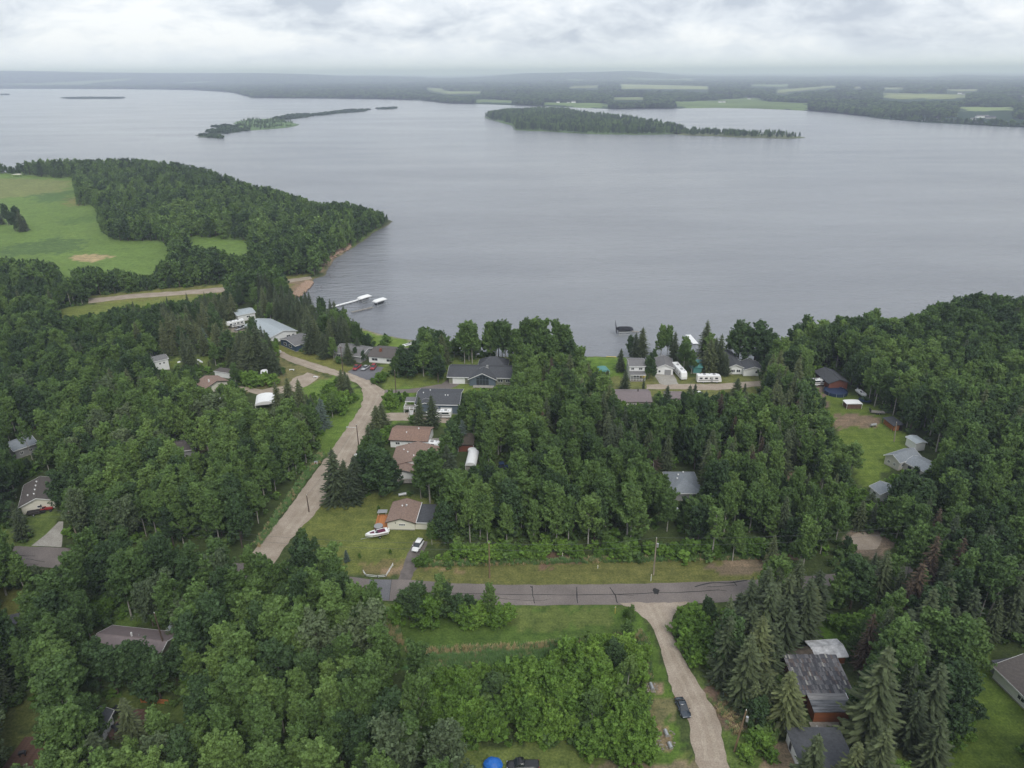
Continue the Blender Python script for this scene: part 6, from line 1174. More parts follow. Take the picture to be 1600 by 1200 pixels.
MAN = [
 # spruces by the gravel road and yards
 ('spruce', 527, 786, 17, 1.15), ('spruce', 543, 783, 13, 1.1), ('spruce', 558, 776, 13, 1.1), ('spruce', 552, 786, 11, 1.1), ('dark', 595, 776, 16, 1.35), ('dark', 610, 770, 13, 1.1), ('aspen', 672, 786, 17, 1.4), ('aspen', 688, 782, 13, 1.1), ('spruce', 708, 775, 14, 1.0), ('spruce', 700, 755, 13, .9), ('dark', 707, 712, 12, 1.15),
 ('spruce', 590, 676, 10, 1.2), ('spruce', 598, 668, 9, 1.1), ('spruce', 578, 700, 8, 1.0), ('shrub', 596, 694, 4.5, 1.3), ('shrub', 586, 702, 4.2, 1.3), ('shrub', 606, 684, 4, 1.2), ('spruce', 657, 668, 11.5, .9), ('spruce', 676, 668, 12, 1.05), ('shrub', 645, 662, 3, 1), ('bluespruce', 723, 690, 8, .8),
 ('bluespruce', 542, 877, 3.4, .55), ('shrub', 562, 872, 1.4, .6), ('shrub', 610, 866, 1.4, .5), ('shrub', 592, 798, 1.6, .6), ('shrub', 662, 800, 2.0, .7),
 # group beside the cottage cars
 ('dark', 637, 590, 10.5, 1.5), ('aspen', 622, 590, 9, 1.2), ('aspen', 662, 588, 13.5, 1.3), ('dark', 652, 584, 14, 1.2), ('spruce', 668, 562, 13, 1.0), ('spruce', 692, 570, 13.5, 1.1), ('dark', 685, 598, 11.5, 1.2), ('aspen', 690, 590, 9, 1.0), ('shrub', 592, 598, 3.6, 1.3), ('shrub', 600, 594, 3.2, 1.1), ('shrub', 583, 600, 2.4, .9), ('dark', 603, 534, 4, 1.2), ('shrub', 604, 536, 3.2, 1.4),
 ('spruce', 536, 618, 10.5, 1.1), ('spruce', 546, 622, 9.5, .9), ('spruce', 541, 610, 8, .8), ('spruce', 560, 556, 8.5, .9), ('spruce', 545, 568, 9.5, 1.0), ('dark', 556, 563, 6, .9), ('dark', 568, 566, 5.5, .9), ('shrub', 572, 560, 3.5, 1), ('spruce', 558, 530, 8, 1.2), ('spruce', 553, 534, 6.5, 1.1),
 ('spruce', 487, 552, 17, 1.15), ('spruce', 496, 549, 15, 1.1), ('spruce', 508, 560, 12, 1.0), ('spruce', 524, 542, 14.5, 1.1), ('spruce', 536, 536, 13, 1.1), ('willow', 515, 520, 11, 1.2), ('aspen', 540, 522, 12, 1.2), ('aspen', 503, 512, 12, 1.0), ('willow', 490, 505, 9, 1.0), ('spruce', 470, 505, 12, 1.1), ('spruce', 452, 497, 12.5, 1.1), ('spruce', 436, 494, 11.5, 1.1), ('shrub', 412, 487, 5, 1.3), ('shrub', 404, 490, 4, 1.2),
 ('spruce', 408, 578, 19, 1.2), ('spruce', 397, 582, 18, 1.1), ('spruce', 421, 582, 13, 1.1), ('spruce', 386, 580, 13, 1.1), ('spruce', 372, 575, 11, 1.1), ('spruce', 432, 585, 10, 1.0), ('spruce', 358, 560, 13, 1.0), ('spruce', 345, 552, 14, 1.0), ('bluespruce', 322, 548, 10.5, .9), ('spruce', 300, 545, 16, 1.0), ('spruce', 272, 546, 17, 1.0), ('spruce', 285, 547, 13, 1.0), ('spruce', 258, 545, 10, .9), ('spruce', 366, 500, 14, .9), ('spruce', 352, 497, 12, 1.0), ('spruce', 355, 488, 11, .9), ('spruce', 213, 500, 9.5, 1.0), ('spruce', 296, 487, 10, .8), ('spruce', 265, 490, 9, .8), ('spruce', 323, 483, 9, 1.0), ('spruce', 335, 488, 8, .9),
 ('spruce', 472, 648, 13.5, 1.0), ('spruce', 455, 645, 13.5, 1.1), ('spruce', 436, 645, 12, .9), ('spruce', 462, 655, 10, 1), ('bluespruce', 505, 668, 11, .9), ('bluespruce', 500, 672, 9, .8),
 ('aspen', 520, 652, 9, 1.3), ('shrub', 528, 645, 6, 1.6), ('shrub', 508, 640, 5, 1.4), ('shrub', 540, 632, 5, 1.2), ('shrub', 515, 618, 5, 1.3), ('shrub', 524, 628, 5.5, 1.2),
 ('shrub', 387, 600, 4.5, 1.4), ('shrub', 400, 602, 5, 1.5), ('shrub', 416, 603, 5, 1.4), ('shrub', 428, 600, 4, 1.2), ('shrub', 378, 596, 4, 1.2), ('shrub', 395, 592, 3.5, 1.2),
 ('dark', 290, 446, 8.5, 1.5), ('dark', 266, 450, 6.5, 1.2), ('aspen', 318, 436, 9, 1.1),
 # golf field conifer cluster and far clumps
 ('dark', 24, 361, 15, 1.1), ('spruce', 36, 362, 16, 1.3), ('dark', 31, 358, 18, 1.1), ('spruce', 3, 351, 14, 1.3), ('dark', 14, 352, 17, 1.0), ('dark', -10, 352, 13, 1.2), ('spruce', 42, 360, 11, 1.2),
 # lakeshore row by the slate-roofed bungalow
 ('aspen', 726, 568, 18, 1.1), ('aspen', 738, 568, 18, 1.1), ('aspen', 733, 564, 18, 1.0), ('aspen', 766, 566, 18, 1.0), ('aspen', 776, 567, 18, 1.0), ('aspen', 790, 568, 18, 1.0), ('aspen', 785, 562, 18, 1.0), ('aspen', 806, 575, 17, 1.1), ('aspen', 820, 568, 20, 1.1), ('aspen', 835, 566, 20, 1.1), ('aspen', 850, 570, 20, 1.1), ('aspen', 868, 574, 20, 1.1), ('aspen', 882, 580, 20, 1.1), ('aspen', 812, 590, 17, 1.1), ('dark', 890, 590, 16, 1), ('aspen', 862, 594, 19, 1.1), ('aspen', 840, 590, 20, 1.1), ('aspen', 825, 606, 18, 1.1), ('aspen', 905, 605, 17, 1.1),
 # village spruces
 ('spruce', 1002, 558, 13, 1.1), ('spruce', 992, 559, 11, 1.0), ('dark', 984, 556, 9, .9), ('spruce', 969, 580, 9.5, 1.0), ('dark', 1014, 592, 9.5, 1.0), ('dark', 1017, 580, 8, .8), ('spruce', 976, 610, 8, 1.0), ('spruce', 1005, 611, 5.5, .8), ('spruce', 948, 615, 9.5, .9), ('spruce', 940, 608, 7, .9),
 ('aspen', 1032, 560, 15, 1.0), ('aspen', 1042, 560, 14.5, .9), ('spruce', 1052, 565, 13, .9), ('aspen', 1068, 578, 12.5, 1.2), ('aspen', 1080, 584, 10, 1.1), ('spruce', 1100, 560, 16.5, 1.1), ('spruce', 1106, 582, 14, 1.2), ('spruce', 1122, 580, 15.5, 1.1), ('spruce', 1132, 586, 9, 1.0), ('spruce', 1115, 575, 13, 1),
 ('dark', 1152, 566, 17.5, 1.4), ('dark', 1178, 568, 18, 1.5), ('dark', 1192, 572, 16, 1.1), ('aspen', 1210, 584, 15, 1.3), ('aspen', 1222, 588, 12.5, 1.0), ('aspen', 1140, 562, 13, 1.1),
 ('spruce', 1040, 648, 11, 1.0), ('spruce', 1074, 652, 12, 1.1), ('spruce', 1083, 640, 10, .8), ('spruce', 1100, 650, 9.5, .9), ('spruce', 1150, 620, 7.5, 1.2), ('spruce', 1162, 622, 6, 1.1), ('dryspruce', 1120, 680, 15, 1.0), ('birch', 1135, 690, 16, 1.0), ('birch', 1152, 700, 17, 1.2), ('birch', 1183, 716, 17, 1.2), ('spruce', 1225, 672, 15, 1.2), ('dryspruce', 1240, 680, 13, 1.1), ('spruce', 1210, 660, 14, 1.1), ('spruce', 1240, 620, 15, 1.0), ('spruce', 1258, 640, 12, 1.1), ('dryspruce', 948, 705, 9, .9), ('dryspruce', 1018, 738, 11, 1.1), ('spruce', 1012, 722, 11, 1.0), ('spruce', 1168, 750, 12, 1), ('dryspruce', 1170, 757, 11, .9), ('aspen', 1165, 660, 10, 1),
 ('aspen', 1280, 700, 13, 1.2), ('aspen', 1265, 700, 12, 1.2), ('aspen', 1328, 742, 11, 1.3), ('willow', 1258, 715, 10, 1.1), ('aspen', 1302, 750, 9, 1.2), ('dark', 1427, 756, 5.5, 1.1), ('dark', 1412, 778, 8.5, 1.4), ('dark', 1440, 775, 8, 1.2), ('dark', 1402, 795, 10, 1.2), ('dark', 1432, 800, 11, 1.2), ('spruce', 1358, 800, 6, 1.2), ('shrub', 1355, 815, 5, 1.5), ('shrub', 1370, 818, 4.5, 1.5), ('shrub', 1340, 812, 4.5, 1.4),
 # right foreground
 ('spruce', 1164, 1035, 14.5, 1.15), ('spruce', 1158, 1098, 16.5, 1.2), ('spruce', 1176, 1070, 17, 1.1), ('spruce', 1190, 1020, 18, 1.25), ('spruce', 1218, 1030, 16, 1.1), ('spruce', 1135, 1022, 12, 1.1), ('spruce', 1200, 1000, 15, 1.2), ('spruce', 1250, 1000, 16, 1.1), ('spruce', 1262, 985, 12, 1.0), ('spruce', 1270, 960, 12, 1.1), ('spruce', 1222, 985, 15, 1.1), ('spruce', 1150, 985, 10, 1.1), ('dark', 1105, 965, 5.5, 1.0), ('dark', 1180, 1135, 7.5, 1.1), ('spruce', 1192, 1120, 10, 1.0), ('spruce', 1173, 1125, 9.5, 1.0),
 ('spruce', 1222, 1135, 13, 1.25), ('spruce', 1230, 1132, 10, 1.1), ('spruce', 1352, 1160, 22, 1.15), ('spruce', 1440, 1150, 17, 1.15), ('spruce', 1415, 1165, 13, 1.1), ('spruce', 1262, 1230, 12, 1.1), ('spruce', 1325, 1235, 11, 1.0), ('spruce', 1360, 1238, 15, 1.1), ('spruce', 1345, 1250, 9, 1.1), ('spruce', 1450, 1200, 12, 1.1), ('spruce', 1430, 1030, 18, 1.0), ('spruce', 1460, 1000, 16, 1.0), ('spruce', 1500, 1010, 15, 1.0), ('spruce', 1475, 1020, 12, 1),
 ('aspen', 1385, 1075, 17, 1.4), ('aspen', 1400, 1110, 16, 1.3), ('aspen', 1470, 1080, 18, 1.35), ('aspen', 1492, 1065, 16, 1.3), ('dark', 1465, 1120, 14, 1.25), ('dark', 1495, 1130, 12, 1.1), ('dark', 1480, 1160, 9, 1.2), ('aspen', 1370, 1085, 14, 1.1), ('shrub', 1480, 1165, 3.5, 1.5), ('shrub', 1455, 1160, 3.2, 1.4), ('shrub', 1500, 1150, 3.5, 1.3), ('shrub', 1235, 1118, 2.4, .8),
 ('dryspruce', 1418, 975, 16, 1.3), ('dryspruce', 1440, 935, 17, 1.0), ('dryspruce', 1405, 985, 12, 1.2), ('dryspruce', 1450, 870, 14, .8), ('birch', 1525, 980, 17, 1.2), ('birch', 1540, 975, 18, 1.4), ('birch', 1488, 960, 17, 1.2), ('birch', 1262, 872, 17, 1.0), ('birch', 1112, 868, 14, 1.3),
 ('shrub', 1068, 990, 4, 1.4), ('shrub', 1075, 1010, 4, 1.4), ('shrub', 1085, 1025, 4, 1.3), ('shrub', 1092, 1040, 3.6, 1.3), ('shrub', 1070, 972, 3.6, 1.3), ('shrub', 1090, 1000, 4.5, 1.4), ('shrub', 1085, 975, 4.5, 1.3), ('shrub', 1100, 1015, 4.5, 1.4), ('shrub', 1180, 1165, 3, 1.3), ('shrub', 1195, 1170, 3, 1.3), ('shrub', 1165, 1185, 2.5, 1.2),
 ('shrub', 1330, 990, 4.5, 1.5), ('shrub', 1310, 985, 3.5, 1.3), ('shrub', 1345, 1000, 4, 1.3), ('shrub', 1355, 985, 4.5, 1.3), ('shrub', 1265, 985, 3, 1.2), ('shrub', 1205, 1190, 2.4, 1), ('shrub', 1380, 1215, 4, 1.4), ('shrub', 1405, 1225, 4, 1.4),
 ('aspen', 1078, 838, 11.5, 1.1), ('aspen', 1042, 830, 12, 1.1), ('aspen', 1100, 832, 11.5, 1.1), ('dark', 1090, 850, 12, 1.1), ('aspen', 1028, 812, 12, 1.1),
 # roadside bushes and centre
 ('dark', 640, 968, 8.5, 1.2), ('dark', 655, 966, 9, 1.2), ('shrub', 672, 970, 6.5, 1.5), ('aspen', 690, 960, 10.5, .95), ('dark', 700, 962, 9, .9), ('dark', 718, 968, 6.5, 1.0), ('dark', 735, 964, 6, 1.0), ('shrub', 725, 972, 4.5, 1.5), ('shrub', 745, 970, 4, 1.4), ('aspen', 766, 965, 9.5, .75), ('shrub', 778, 976, 4.5, 1.3), ('shrub', 752, 964, 3.5, 1.2), ('shrub', 795, 965, 3.0, 1.2), ('dark', 660, 976, 7, 1.1), ('shrub', 626, 970, 4.5, 1.3), ('shrub', 790, 975, 3.5, 1.2),
 ('aspen', 979, 1010, 7, .9), ('aspen', 985, 980, 6, .8), ('birch', 980, 1080, 9, 1.0), ('birch', 925, 1140, 9.5, 1.1), ('shrub', 980, 965, 2.4, .8), ('dark', 960, 1050, 8, 1), ('shrub', 1005, 1030, 3.4, 1.1), ('aspen', 640, 1210, 13, 1.4), ('willow', 620, 1230, 15, 1.4), ('willow', 700, 1235, 14, 1.2), ('willow', 700, 1192, 9, 1.0), ('aspen', 600, 1075, 16, 1.1), ('dark', 770, 1090, 6, 1.1), ('aspen', 655, 1090, 14, 1.1),
 # left foreground
 ('willow', 240, 978, 12, 1.1), ('willow', 265, 965, 12, 1.1), ('willow', 295, 1005, 11, 1.0), ('willow', 330, 990, 12, 1.0), ('aspen', 98, 995, 17, 1.1), ('aspen', 128, 992, 16, 1.1), ('aspen', 72, 1010, 14, 1.1), ('willow', 180, 790, 11, 1.0) , ('aspen', 120, 1150, 17, 1.5), ('aspen', 100, 1135, 15, 1.3), ('aspen', 140, 1180, 13, 1.2), ('aspen', 105, 1190, 12, 1.3), ('spruce', 168, 1225, 12, 1.1), ('spruce', 214, 1172, 12.5, .95), ('dark', 185, 1085, 12, 1.3), ('dark', 210, 1078, 12, 1.2), ('dark', 160, 1075, 12, 1.2), ('dark', 236, 1080, 12, 1.1), ('shrub', 160, 968, 4, 1.4), ('shrub', 150, 975, 3, 1.3), ('shrub', 170, 955, 3, 1.3),
 ('spruce', 37, 842, 9, 1.0), ('spruce', 30, 820, 7, 1.0), ('aspen', 10, 930, 15, 1.3), ('aspen', -10, 940, 16, 1.3), ('aspen', 18, 915, 12, 1.0), ('birch', 52, 722, 15, .8), ('birch', 28, 618, 11, .9), ('birch', 20, 612, 12, .9), ('dark', 0, 820, 13, 1.2), ('dark', 8, 790, 13, 1.2),
 ('willow', 205, 690, 13, 1.3), ('willow', 195, 700, 11, 1.2), ('shrub', 292, 655, 6, 1.6), ('shrub', 280, 645, 5, 1.5), ('shrub', 310, 660, 6, 1.6), ('shrub', 335, 665, 6, 1.5), ('shrub', 350, 655, 5, 1.5), ('dark', 280, 620, 6, 1.5), ('dark', 300, 590, 5, 1.5), ('dark', 285, 598, 5, 1.4),
]
for k, px, py, h, rs_ in MAN: T_(k, px, py, h, None, rs_)
for x_ in range(652, 1195, 8):
    if random.random() < .42: continue
    T_('shrub', x_ + random.uniform(-4, 4), (884 - 12 * min(1, (x_ - 650) / 60) + random.uniform(-4, 3)) if x_ < 860 else 868 + random.uniform(-9, 3), random.uniform(1.4, 4.0), None, random.uniform(1.0, 1.7))
n_man = len(PLACED)
# woods filled in over all remaining land
REG = [  # (base outline px, weights, (hmin, hmax), spacing factor)
 ([(345, 470), (430, 470), (560, 515), (560, 560), (500, 570), (440, 560), (440, 610), (330, 600), (250, 560), (250, 520)], dict(spruce=6, aspen=1, dark=1), (9, 15), 1),
 ([(420, 600), (480, 620), (520, 680), (490, 700), (430, 670)], dict(spruce=4, aspen=2, dark=2), (8, 12), 1),
 ([(640, 990), (1040, 990), (1060, 1260), (740, 1260), (735, 1180), (650, 1130)], dict(shrub=9, willow=.25), (3.4, 6.2), .62),
 ([(1060, 950), (1700, 850), (1700, 1400), (1040, 1400)], dict(spruce=5, aspen=3, dark=2, dryspruce=.3), (11, 17), .95),
 ([(1200, 780), (1460, 780), (1460, 900), (1200, 900)], dict(aspen=4, dark=2, spruce=2), (9, 14), .95),
 ([(840, 600), (1260, 600), (1260, 770), (980, 770), (840, 700)], dict(aspen=4, spruce=3, dark=2, birch=1.2, dryspruce=.25), (12, 17), .9),
 ([(640, 640), (860, 600), (960, 760), (1250, 740), (1260, 900), (640, 900)], dict(aspen=8, dark=2, birch=.6), (12, 17), .92),
 ([(1230, 520), (1700, 480), (1700, 800), (1500, 820), (1300, 640)], dict(aspen=6, dark=3, birch=1.4, spruce=.3), (14, 18), .95),
 ([(0, 470), (300, 470), (380, 520), (350, 640), (0, 640)], dict(dark=4, aspen=5, spruce=.8, birch=.3), (10, 15), 1.0),
 ([(-300, 240), (620, 240), (620, 470), (0, 470), (-300, 470)], dict(far=1), (8.5, 16.5), 1.25),
 ([(-400, 640), (600, 640), (500, 880), (-400, 900)], dict(aspen=8, dark=3, willow=.4, birch=.4), (12, 16), .95),
 ([(-400, 860), (650, 860), (650, 1500), (-400, 1500)], dict(aspen=8, dark=2.5, willow=.9, birch=.4, spruce=.15), (12, 17), .98),
]
def region_of(px, py):
    r_ = np.full(len(px), -1)
    for i, g_ in enumerate(REG): k = inside(g_[0], px, py) & (r_ < 0); r_[k] = i
    return r_
def fill():
    rs = np.random.default_rng(5); S = 4.4; y = 55.0; X = []; Y = []
    while y < 1300:
        st = S if y < 420 else S * (1.25 if y < 700 else 1.6); w = .80 * y + 75; n = int(2 * w / st); xs = np.linspace(-w, w, n) + rs.uniform(-.42, .42, n) * st + (len(X) % 2) * st * .5; X.append(xs); Y.append(np.full(n, y) + rs.uniform(-.42, .42, n) * st); y += st * .88
    X = np.concatenate(X); Y = np.concatenate(Y)
    ex = np.array([G(*p)[:2] for p in REG[2][0]]); lo, hi = ex.min(0), ex.max(0); xs = rs.uniform(lo[0], hi[0], 420); yy = rs.uniform(lo[1], hi[1], 420); kk = inside(ex, xs, yy); X = np.concatenate([X, xs[kk]]); Y = np.concatenate([Y, yy[kk]])
    q = proj(np.stack([X, Y, X * 0], -1)); k = inside(land_poly, X, Y) & (q[:, 0] > -330) & (q[:, 0] < 1930) & (q[:, 1] < 1520) & (seg_dist(shore_w, X, Y, False) > 1.2)
    X, Y, q = X[k], Y[k], q[k]; rg = region_of(q[:, 0], q[:, 1])
    keep = rs.uniform(size=len(X)) < .88
    bad = near_building(X, Y, 1.6)
    for pw in ROADW: bad |= inside(pw, X, Y) | (seg_dist(pw, X, Y) < 1.3)
    k = keep & ~bad; X, Y, q, rg = X[k], Y[k], q[k], rg[k]
    man = np.array([(p[1], p[2]) for p in PLACED])
    dm = np.full(len(X), 99.0)
    for mx, my in man: dm = np.minimum(dm, np.hypot(X - mx, Y - my))
    k = dm > 3.4; X, Y, q, rg = X[k], Y[k], q[k], rg[k]
    keys = []; H_ = np.empty(len(X)); grove = fbm(X / 38, Y / 38, 61)
    for i in range(len(X)):
        g_ = REG[rg[i]] if rg[i] >= 0 else (None, dict(aspen=6, dark=3), (11, 15), 1.0)
        ks = list(g_[1]); ww = np.array([g_[1][a] for a in ks], float)
        if 'dark' in ks: ww[ks.index('dark')] *= .3 + 3.2 * max(0, grove[i] - .3)
        keys.append(ks[rs.choice(len(ks), p=ww / ww.sum())]); a, b = g_[2]; H_[i] = a + (b - a) * min(1, max(0, .5 + (grove[i] - .5) * 1.5 + rs.normal(0, .45))) * rs.uniform(.9, 1.08)
    Rr = np.array([{'shrub': 2.1, 'spruce': 2.6}.get(a, 3.0) for a in keys])
    todo = np.ones(len(X), bool); okk = np.zeros(len(X), bool); f = np.ones(len(X))
    for sc in (1.0, .82, .66, .5, .36, .22):
        idx = np.where(todo)[0]; b = blocked(X[idx], Y[idx], H_[idx] * sc, Rr[idx] * max(.35, sc) * 1.0); g_ = idx[~b]; okk[g_] = True; f[g_] = sc; todo[g_] = False
    for i in np.where(okk)[0]:
        h = H_[i] * f[i]; key = keys[i]
        if h < 3.6 and key not in ('shrub', 'far'): key = 'shrub'
        if key in ('birch',) and f[i] < .8: key = 'aspen'
        if key == 'dryspruce' and f[i] < .8: key = 'spruce'
        if h < 6 and key == 'aspen' and rs.uniform() < .5: key = 'shrub'
        if key == 'far' and Y[i] > 500 and rs.uniform() < .0: key = 'farspruce'
        PLACED.append([key, float(X[i]), float(Y[i]), float(h), float(rs.uniform(0, 6.28)), float(rs.uniform(.86, 1.22)), None])
fill()
print('TREES', len(PLACED))
# a pick of the most visible ones stand as trees of their own; the rest of each kind is one wood
for mk, px, py in (('sandy patch in the golf field', 143, 403), ('conifer clump in the golf field', 28, 355), ('golf field inlet', 360, 390), ('wooded point tip', 590, 345), ('reddish rocky shore', 470, 455), ('gravel golf path bend', 400, 442), ('far field corner shelter', 27, 276), ('back edge of the golf field', 110, 285),
    ('mown meadow by the crossing', 800, 985), ('gravel side road mouth', 1020, 955), ('parked black sedan', 1066, 1109), ('blue tarp', 770, 1197), ('street lamp pole', 561, 702), ('dry garden bed', 590, 893), ('weathered power pole', 1021, 898), ('pale power pole', 122, 843), ('bare gravel yard', 1350, 845), ('grey road end', 20, 870), ('woodshed', 1388, 668), ('blue tractor', 788, 735), ('canoe lawn', 298, 568), ('roadside bush row', 715, 968), ('culvert rocks', 1040, 1157), ('ditch reeds', 800, 1018), ('black pickup', 830, 1199), ('far culvert', 1018, 1074), ('meadow reed end', 640, 1030)):
    a_ = P(px, py); LAND.append((a_.x, a_.y, mk))
def rel_label(kind_phrase, x, y, cnt):
    best = min(LAND, key=lambda l: math.hypot(l[0] - x, l[1] - y)); dx, dy = x - best[0], y - best[1]; d = math.hypot(dx, dy)
    side = 'behind' if dy > abs(dx) * .8 else 'in front of' if dy < -abs(dx) * .8 else ('east of' if dx > 0 else 'west of')
    return best[2], side, d
SIZE = lambda h: 'tall' if h > 15.2 else 'low' if h < 8.5 else 'medium'
ALLT = []
for i, (key, x, y, h, rot, rsx, lab) in enumerate(PLACED):
    q = proj(np.array([x, y, h * .6])); dist = math.hypot(x, y); inf = -20 < q[0] < 1620 and q[1] < 1215
    ALLT.append((key, x, y, h, rot, rsx, lab, i < n_man, inf, h / math.hypot(dist, CAM_H) * (1.6 if i < n_man else 1.0)))
import re as _re
ROOTS = []; REST = {}
LIM = dict(aspen=290, dark=230, spruce=230, shrub=260, willow=80, birch=120, far=200)
for key in sorted(set(t[0] for t in ALLT)):
    L_ = sorted([t for t in ALLT if t[0] == key and t[8]], key=lambda t: -t[9]); n_ = LIM.get(key, 200); pick = L_[:n_]; pid = set(id(t) for t in pick)
    REST[key] = [t for t in ALLT if t[0] == key and id(t) not in pid and (t[8] or True)]
    for j, t in enumerate(pick): ROOTS.append(t)
byl = {}
for t in ROOTS:
    mark, side, d = rel_label('', t[1], t[2], 0); kp = KINDN[t[0]][1]; s_ = SIZE(t[3]) if t[0] not in ('shrub', 'far') else ('big' if t[3] > 4 else 'small') if t[0] == 'shrub' else 'hazy'
    byl.setdefault((kp, s_, side, mark), []).append((d, t))
ORD = 'first second third fourth fifth sixth seventh eighth ninth tenth eleventh twelfth'.split()
mark_seen = {}
for (kp, s_, side, mark), L_ in byl.items():
    L_.sort(key=lambda a: a[0])
    for j, (d, t) in enumerate(L_):
        key = t[0]; pr = PROTO[key]; p = pr[int(abs(hash2(np.array([t[1] * 7]), np.array([t[2] * 7]), 3)[0]) * len(pr)) % len(pr)]
        if len(L_) == 1: lab = '%s %s %s the %s' % (s_, kp, side, mark)
        elif j < len(ORD): lab = '%s %s %s the %s, %s from it' % (s_, kp, side, mark, ORD[j])
        else: lab = '%s %s farther %s the %s' % (s_, kp, side, mark)
        if len(_re.findall(r"[A-Za-z0-9][A-Za-z0-9']*", lab)) > 16: print('LONG', lab)
        o = bpy.data.objects.new(KINDN[key][0], None); COL.objects.link(o); o.location = (t[1], t[2], 0); o.rotation_euler = (0, 0, t[4]); sz = t[3] / p['h']; rr = sz * t[5] if key != 'shrub' else sz * t[5]
        if t[7]: rr = t[5] * (t[3] / p['h']) ** .6 * (1.22 if 'spruce' in key else 1.0)
        o.scale = (rr, rr, sz); o['label'] = lab; o['category'] = 'shrub' if key == 'shrub' else 'tree'; o['group'] = '%s trees %s the %s' % (KINDN[key][0].replace('_tree', '').replace('_', ' '), side, mark)
        for nm in ('crown', 'trunk'): c = bpy.data.objects.new(nm, p[nm]); COL.objects.link(c); c.parent = o
for nm, lb, px, py, h in (('dead_tree', 'bare grey dead tree beside the dark-roofed deck cabin', 118, 1165, 11), ('dead_tree', 'bare snag rising over the lake-edge forest crowns', 1374, 545, 14), ('dead_tree', 'bare grey treetop poking from the far right shore wood', 1553, 512, 14)):
    a = P(px, py); o = thing(nm, lb, 'tree', (a.x, a.y, 0)); c = bpy.data.objects.new('branches', DEAD[random.randrange(2)]); COL.objects.link(c); c.parent = o; o.scale = (1, 1, h / 11)

# geometry-node scatter: the rest of each wood as one object
def scatter_tree(meshes, name):
    col = bpy.data.collections.new(name + '_set')
    for i, me in enumerate(meshes): o = bpy.data.objects.new('%s_form_%02d' % (name, i), me); col.objects.link(o)
    ng = bpy.data.node_groups.new(name + '_scatter', 'GeometryNodeTree'); ng.interface.new_socket('Geometry', in_out='INPUT', socket_type='NodeSocketGeometry'); ng.interface.new_socket('Geometry', in_out='OUTPUT', socket_type='NodeSocketGeometry')
    N, L = ng.nodes, ng.links; gi = N.new('NodeGroupInput'); go = N.new('NodeGroupOutput'); ci = N.new('GeometryNodeCollectionInfo'); ci.inputs['Collection'].default_value = col; ci.inputs['Separate Children'].default_value = True; ci.inputs['Reset Children'].default_value = True
    ip = N.new('GeometryNodeInstanceOnPoints'); ip.inputs['Pick Instance'].default_value = True
    def attr(nm, ty): a = N.new('GeometryNodeInputNamedAttribute'); a.data_type = ty; a.inputs['Name'].default_value = nm; return a.outputs['Attribute']
    L.new(gi.outputs[0], ip.inputs['Points']); L.new(ci.outputs[0], ip.inputs['Instance']); L.new(attr('pick', 'INT'), ip.inputs['Instance Index']); L.new(attr('scl', 'FLOAT_VECTOR'), ip.inputs['Scale'])
    cx = N.new('ShaderNodeCombineXYZ'); L.new(attr('rot', 'FLOAT'), cx.inputs[2]); L.new(cx.outputs[0], ip.inputs['Rotation']); L.new(ip.outputs[0], go.inputs[0]); return ng
def scatter(name, label, pts, pick, rot, scl, meshes, mod_stuff=True):
    me = bpy.data.meshes.new(name); n = len(pts); me.vertices.add(n); me.vertices.foreach_set('co', np.asarray(pts, np.float32).reshape(-1))
    a = me.attributes.new('pick', 'INT', 'POINT'); a.data.foreach_set('value', np.asarray(pick, np.int32)); a = me.attributes.new('rot', 'FLOAT', 'POINT'); a.data.foreach_set('value', np.asarray(rot, np.float32))
    a = me.attributes.new('scl', 'FLOAT_VECTOR', 'POINT'); a.data.foreach_set('vector', np.asarray(scl, np.float32).reshape(-1)); me.update()
    o = bpy.data.objects.new(name, me); COL.objects.link(o); md = o.modifiers.new('scatter', 'NODES'); md.node_group = scatter_tree(meshes, name); tag(o, label, None, None, 'stuff'); return o
NAMES = dict(aspen='aspen_woods', dark='broadleaf_woods', spruce='spruce_woods', shrub='undergrowth_shrubs', willow='willow_woods', birch='birch_woods', far='point_woods', dryspruce='dry_spruce_woods', bluespruce='blue_spruce_woods', farspruce='far_spruce_woods')
for key, L_ in REST.items():
    if not L_: continue
    pr = PROTO[key]; n = len(L_); pk = RNG.integers(0, len(pr), n); hh = np.array([t[3] for t in L_]); sz = hh / pr[0]['h']; rr = sz * np.array([t[5] for t in L_])
    scatter(NAMES[key], '%ss massed in the woods' % KINDN[key][1], [(t[1], t[2], 0) for t in L_], pk, [t[4] for t in L_], np.stack([rr, rr, sz], -1), [p['full'] for p in pr])
    print('REST', key, n)
# undergrowth on the forest floor
def under():
    rs = np.random.default_rng(9); src = [t for t in ALLT if t[2] < 420 and t[0] not in ('bluespruce',)]; xs = []; 
    for t in src:
        for _ in range(2): xs.append((t[1] + rs.normal(0, 2.6), t[2] + rs.normal(0, 2.6)))
    xs = np.array(xs); X, Y = xs[:, 0], xs[:, 1]; h = rs.uniform(.8, 2.3, len(X)); k = ~blocked(X, Y, h, h * .6) & ~near_building(X, Y, .9) & inside(land_poly, X, Y)
    for pw in ROADW: k &= ~(inside(pw, X, Y) | (seg_dist(pw, X, Y) < .8))
    X, Y, h = X[k], Y[k], h[k]; n = len(X)
    ms = []
    for s in range(3): V, T, lob = broadleaf(300 + s, 2.0, 1.5, 4, 16, 14, .34, .0, .6); ms.append(quads_np('under', V, LEAF if s else LEAF_B, T))
    sc = h / 2.0; scatter('undergrowth', 'low green undergrowth between the trunks', np.stack([X, Y, X * 0], -1), rs.integers(0, 3, n), rs.uniform(0, 6.28, n), np.stack([sc * 1.5, sc * 1.5, sc], -1), ms); print('UNDER', n)
under()
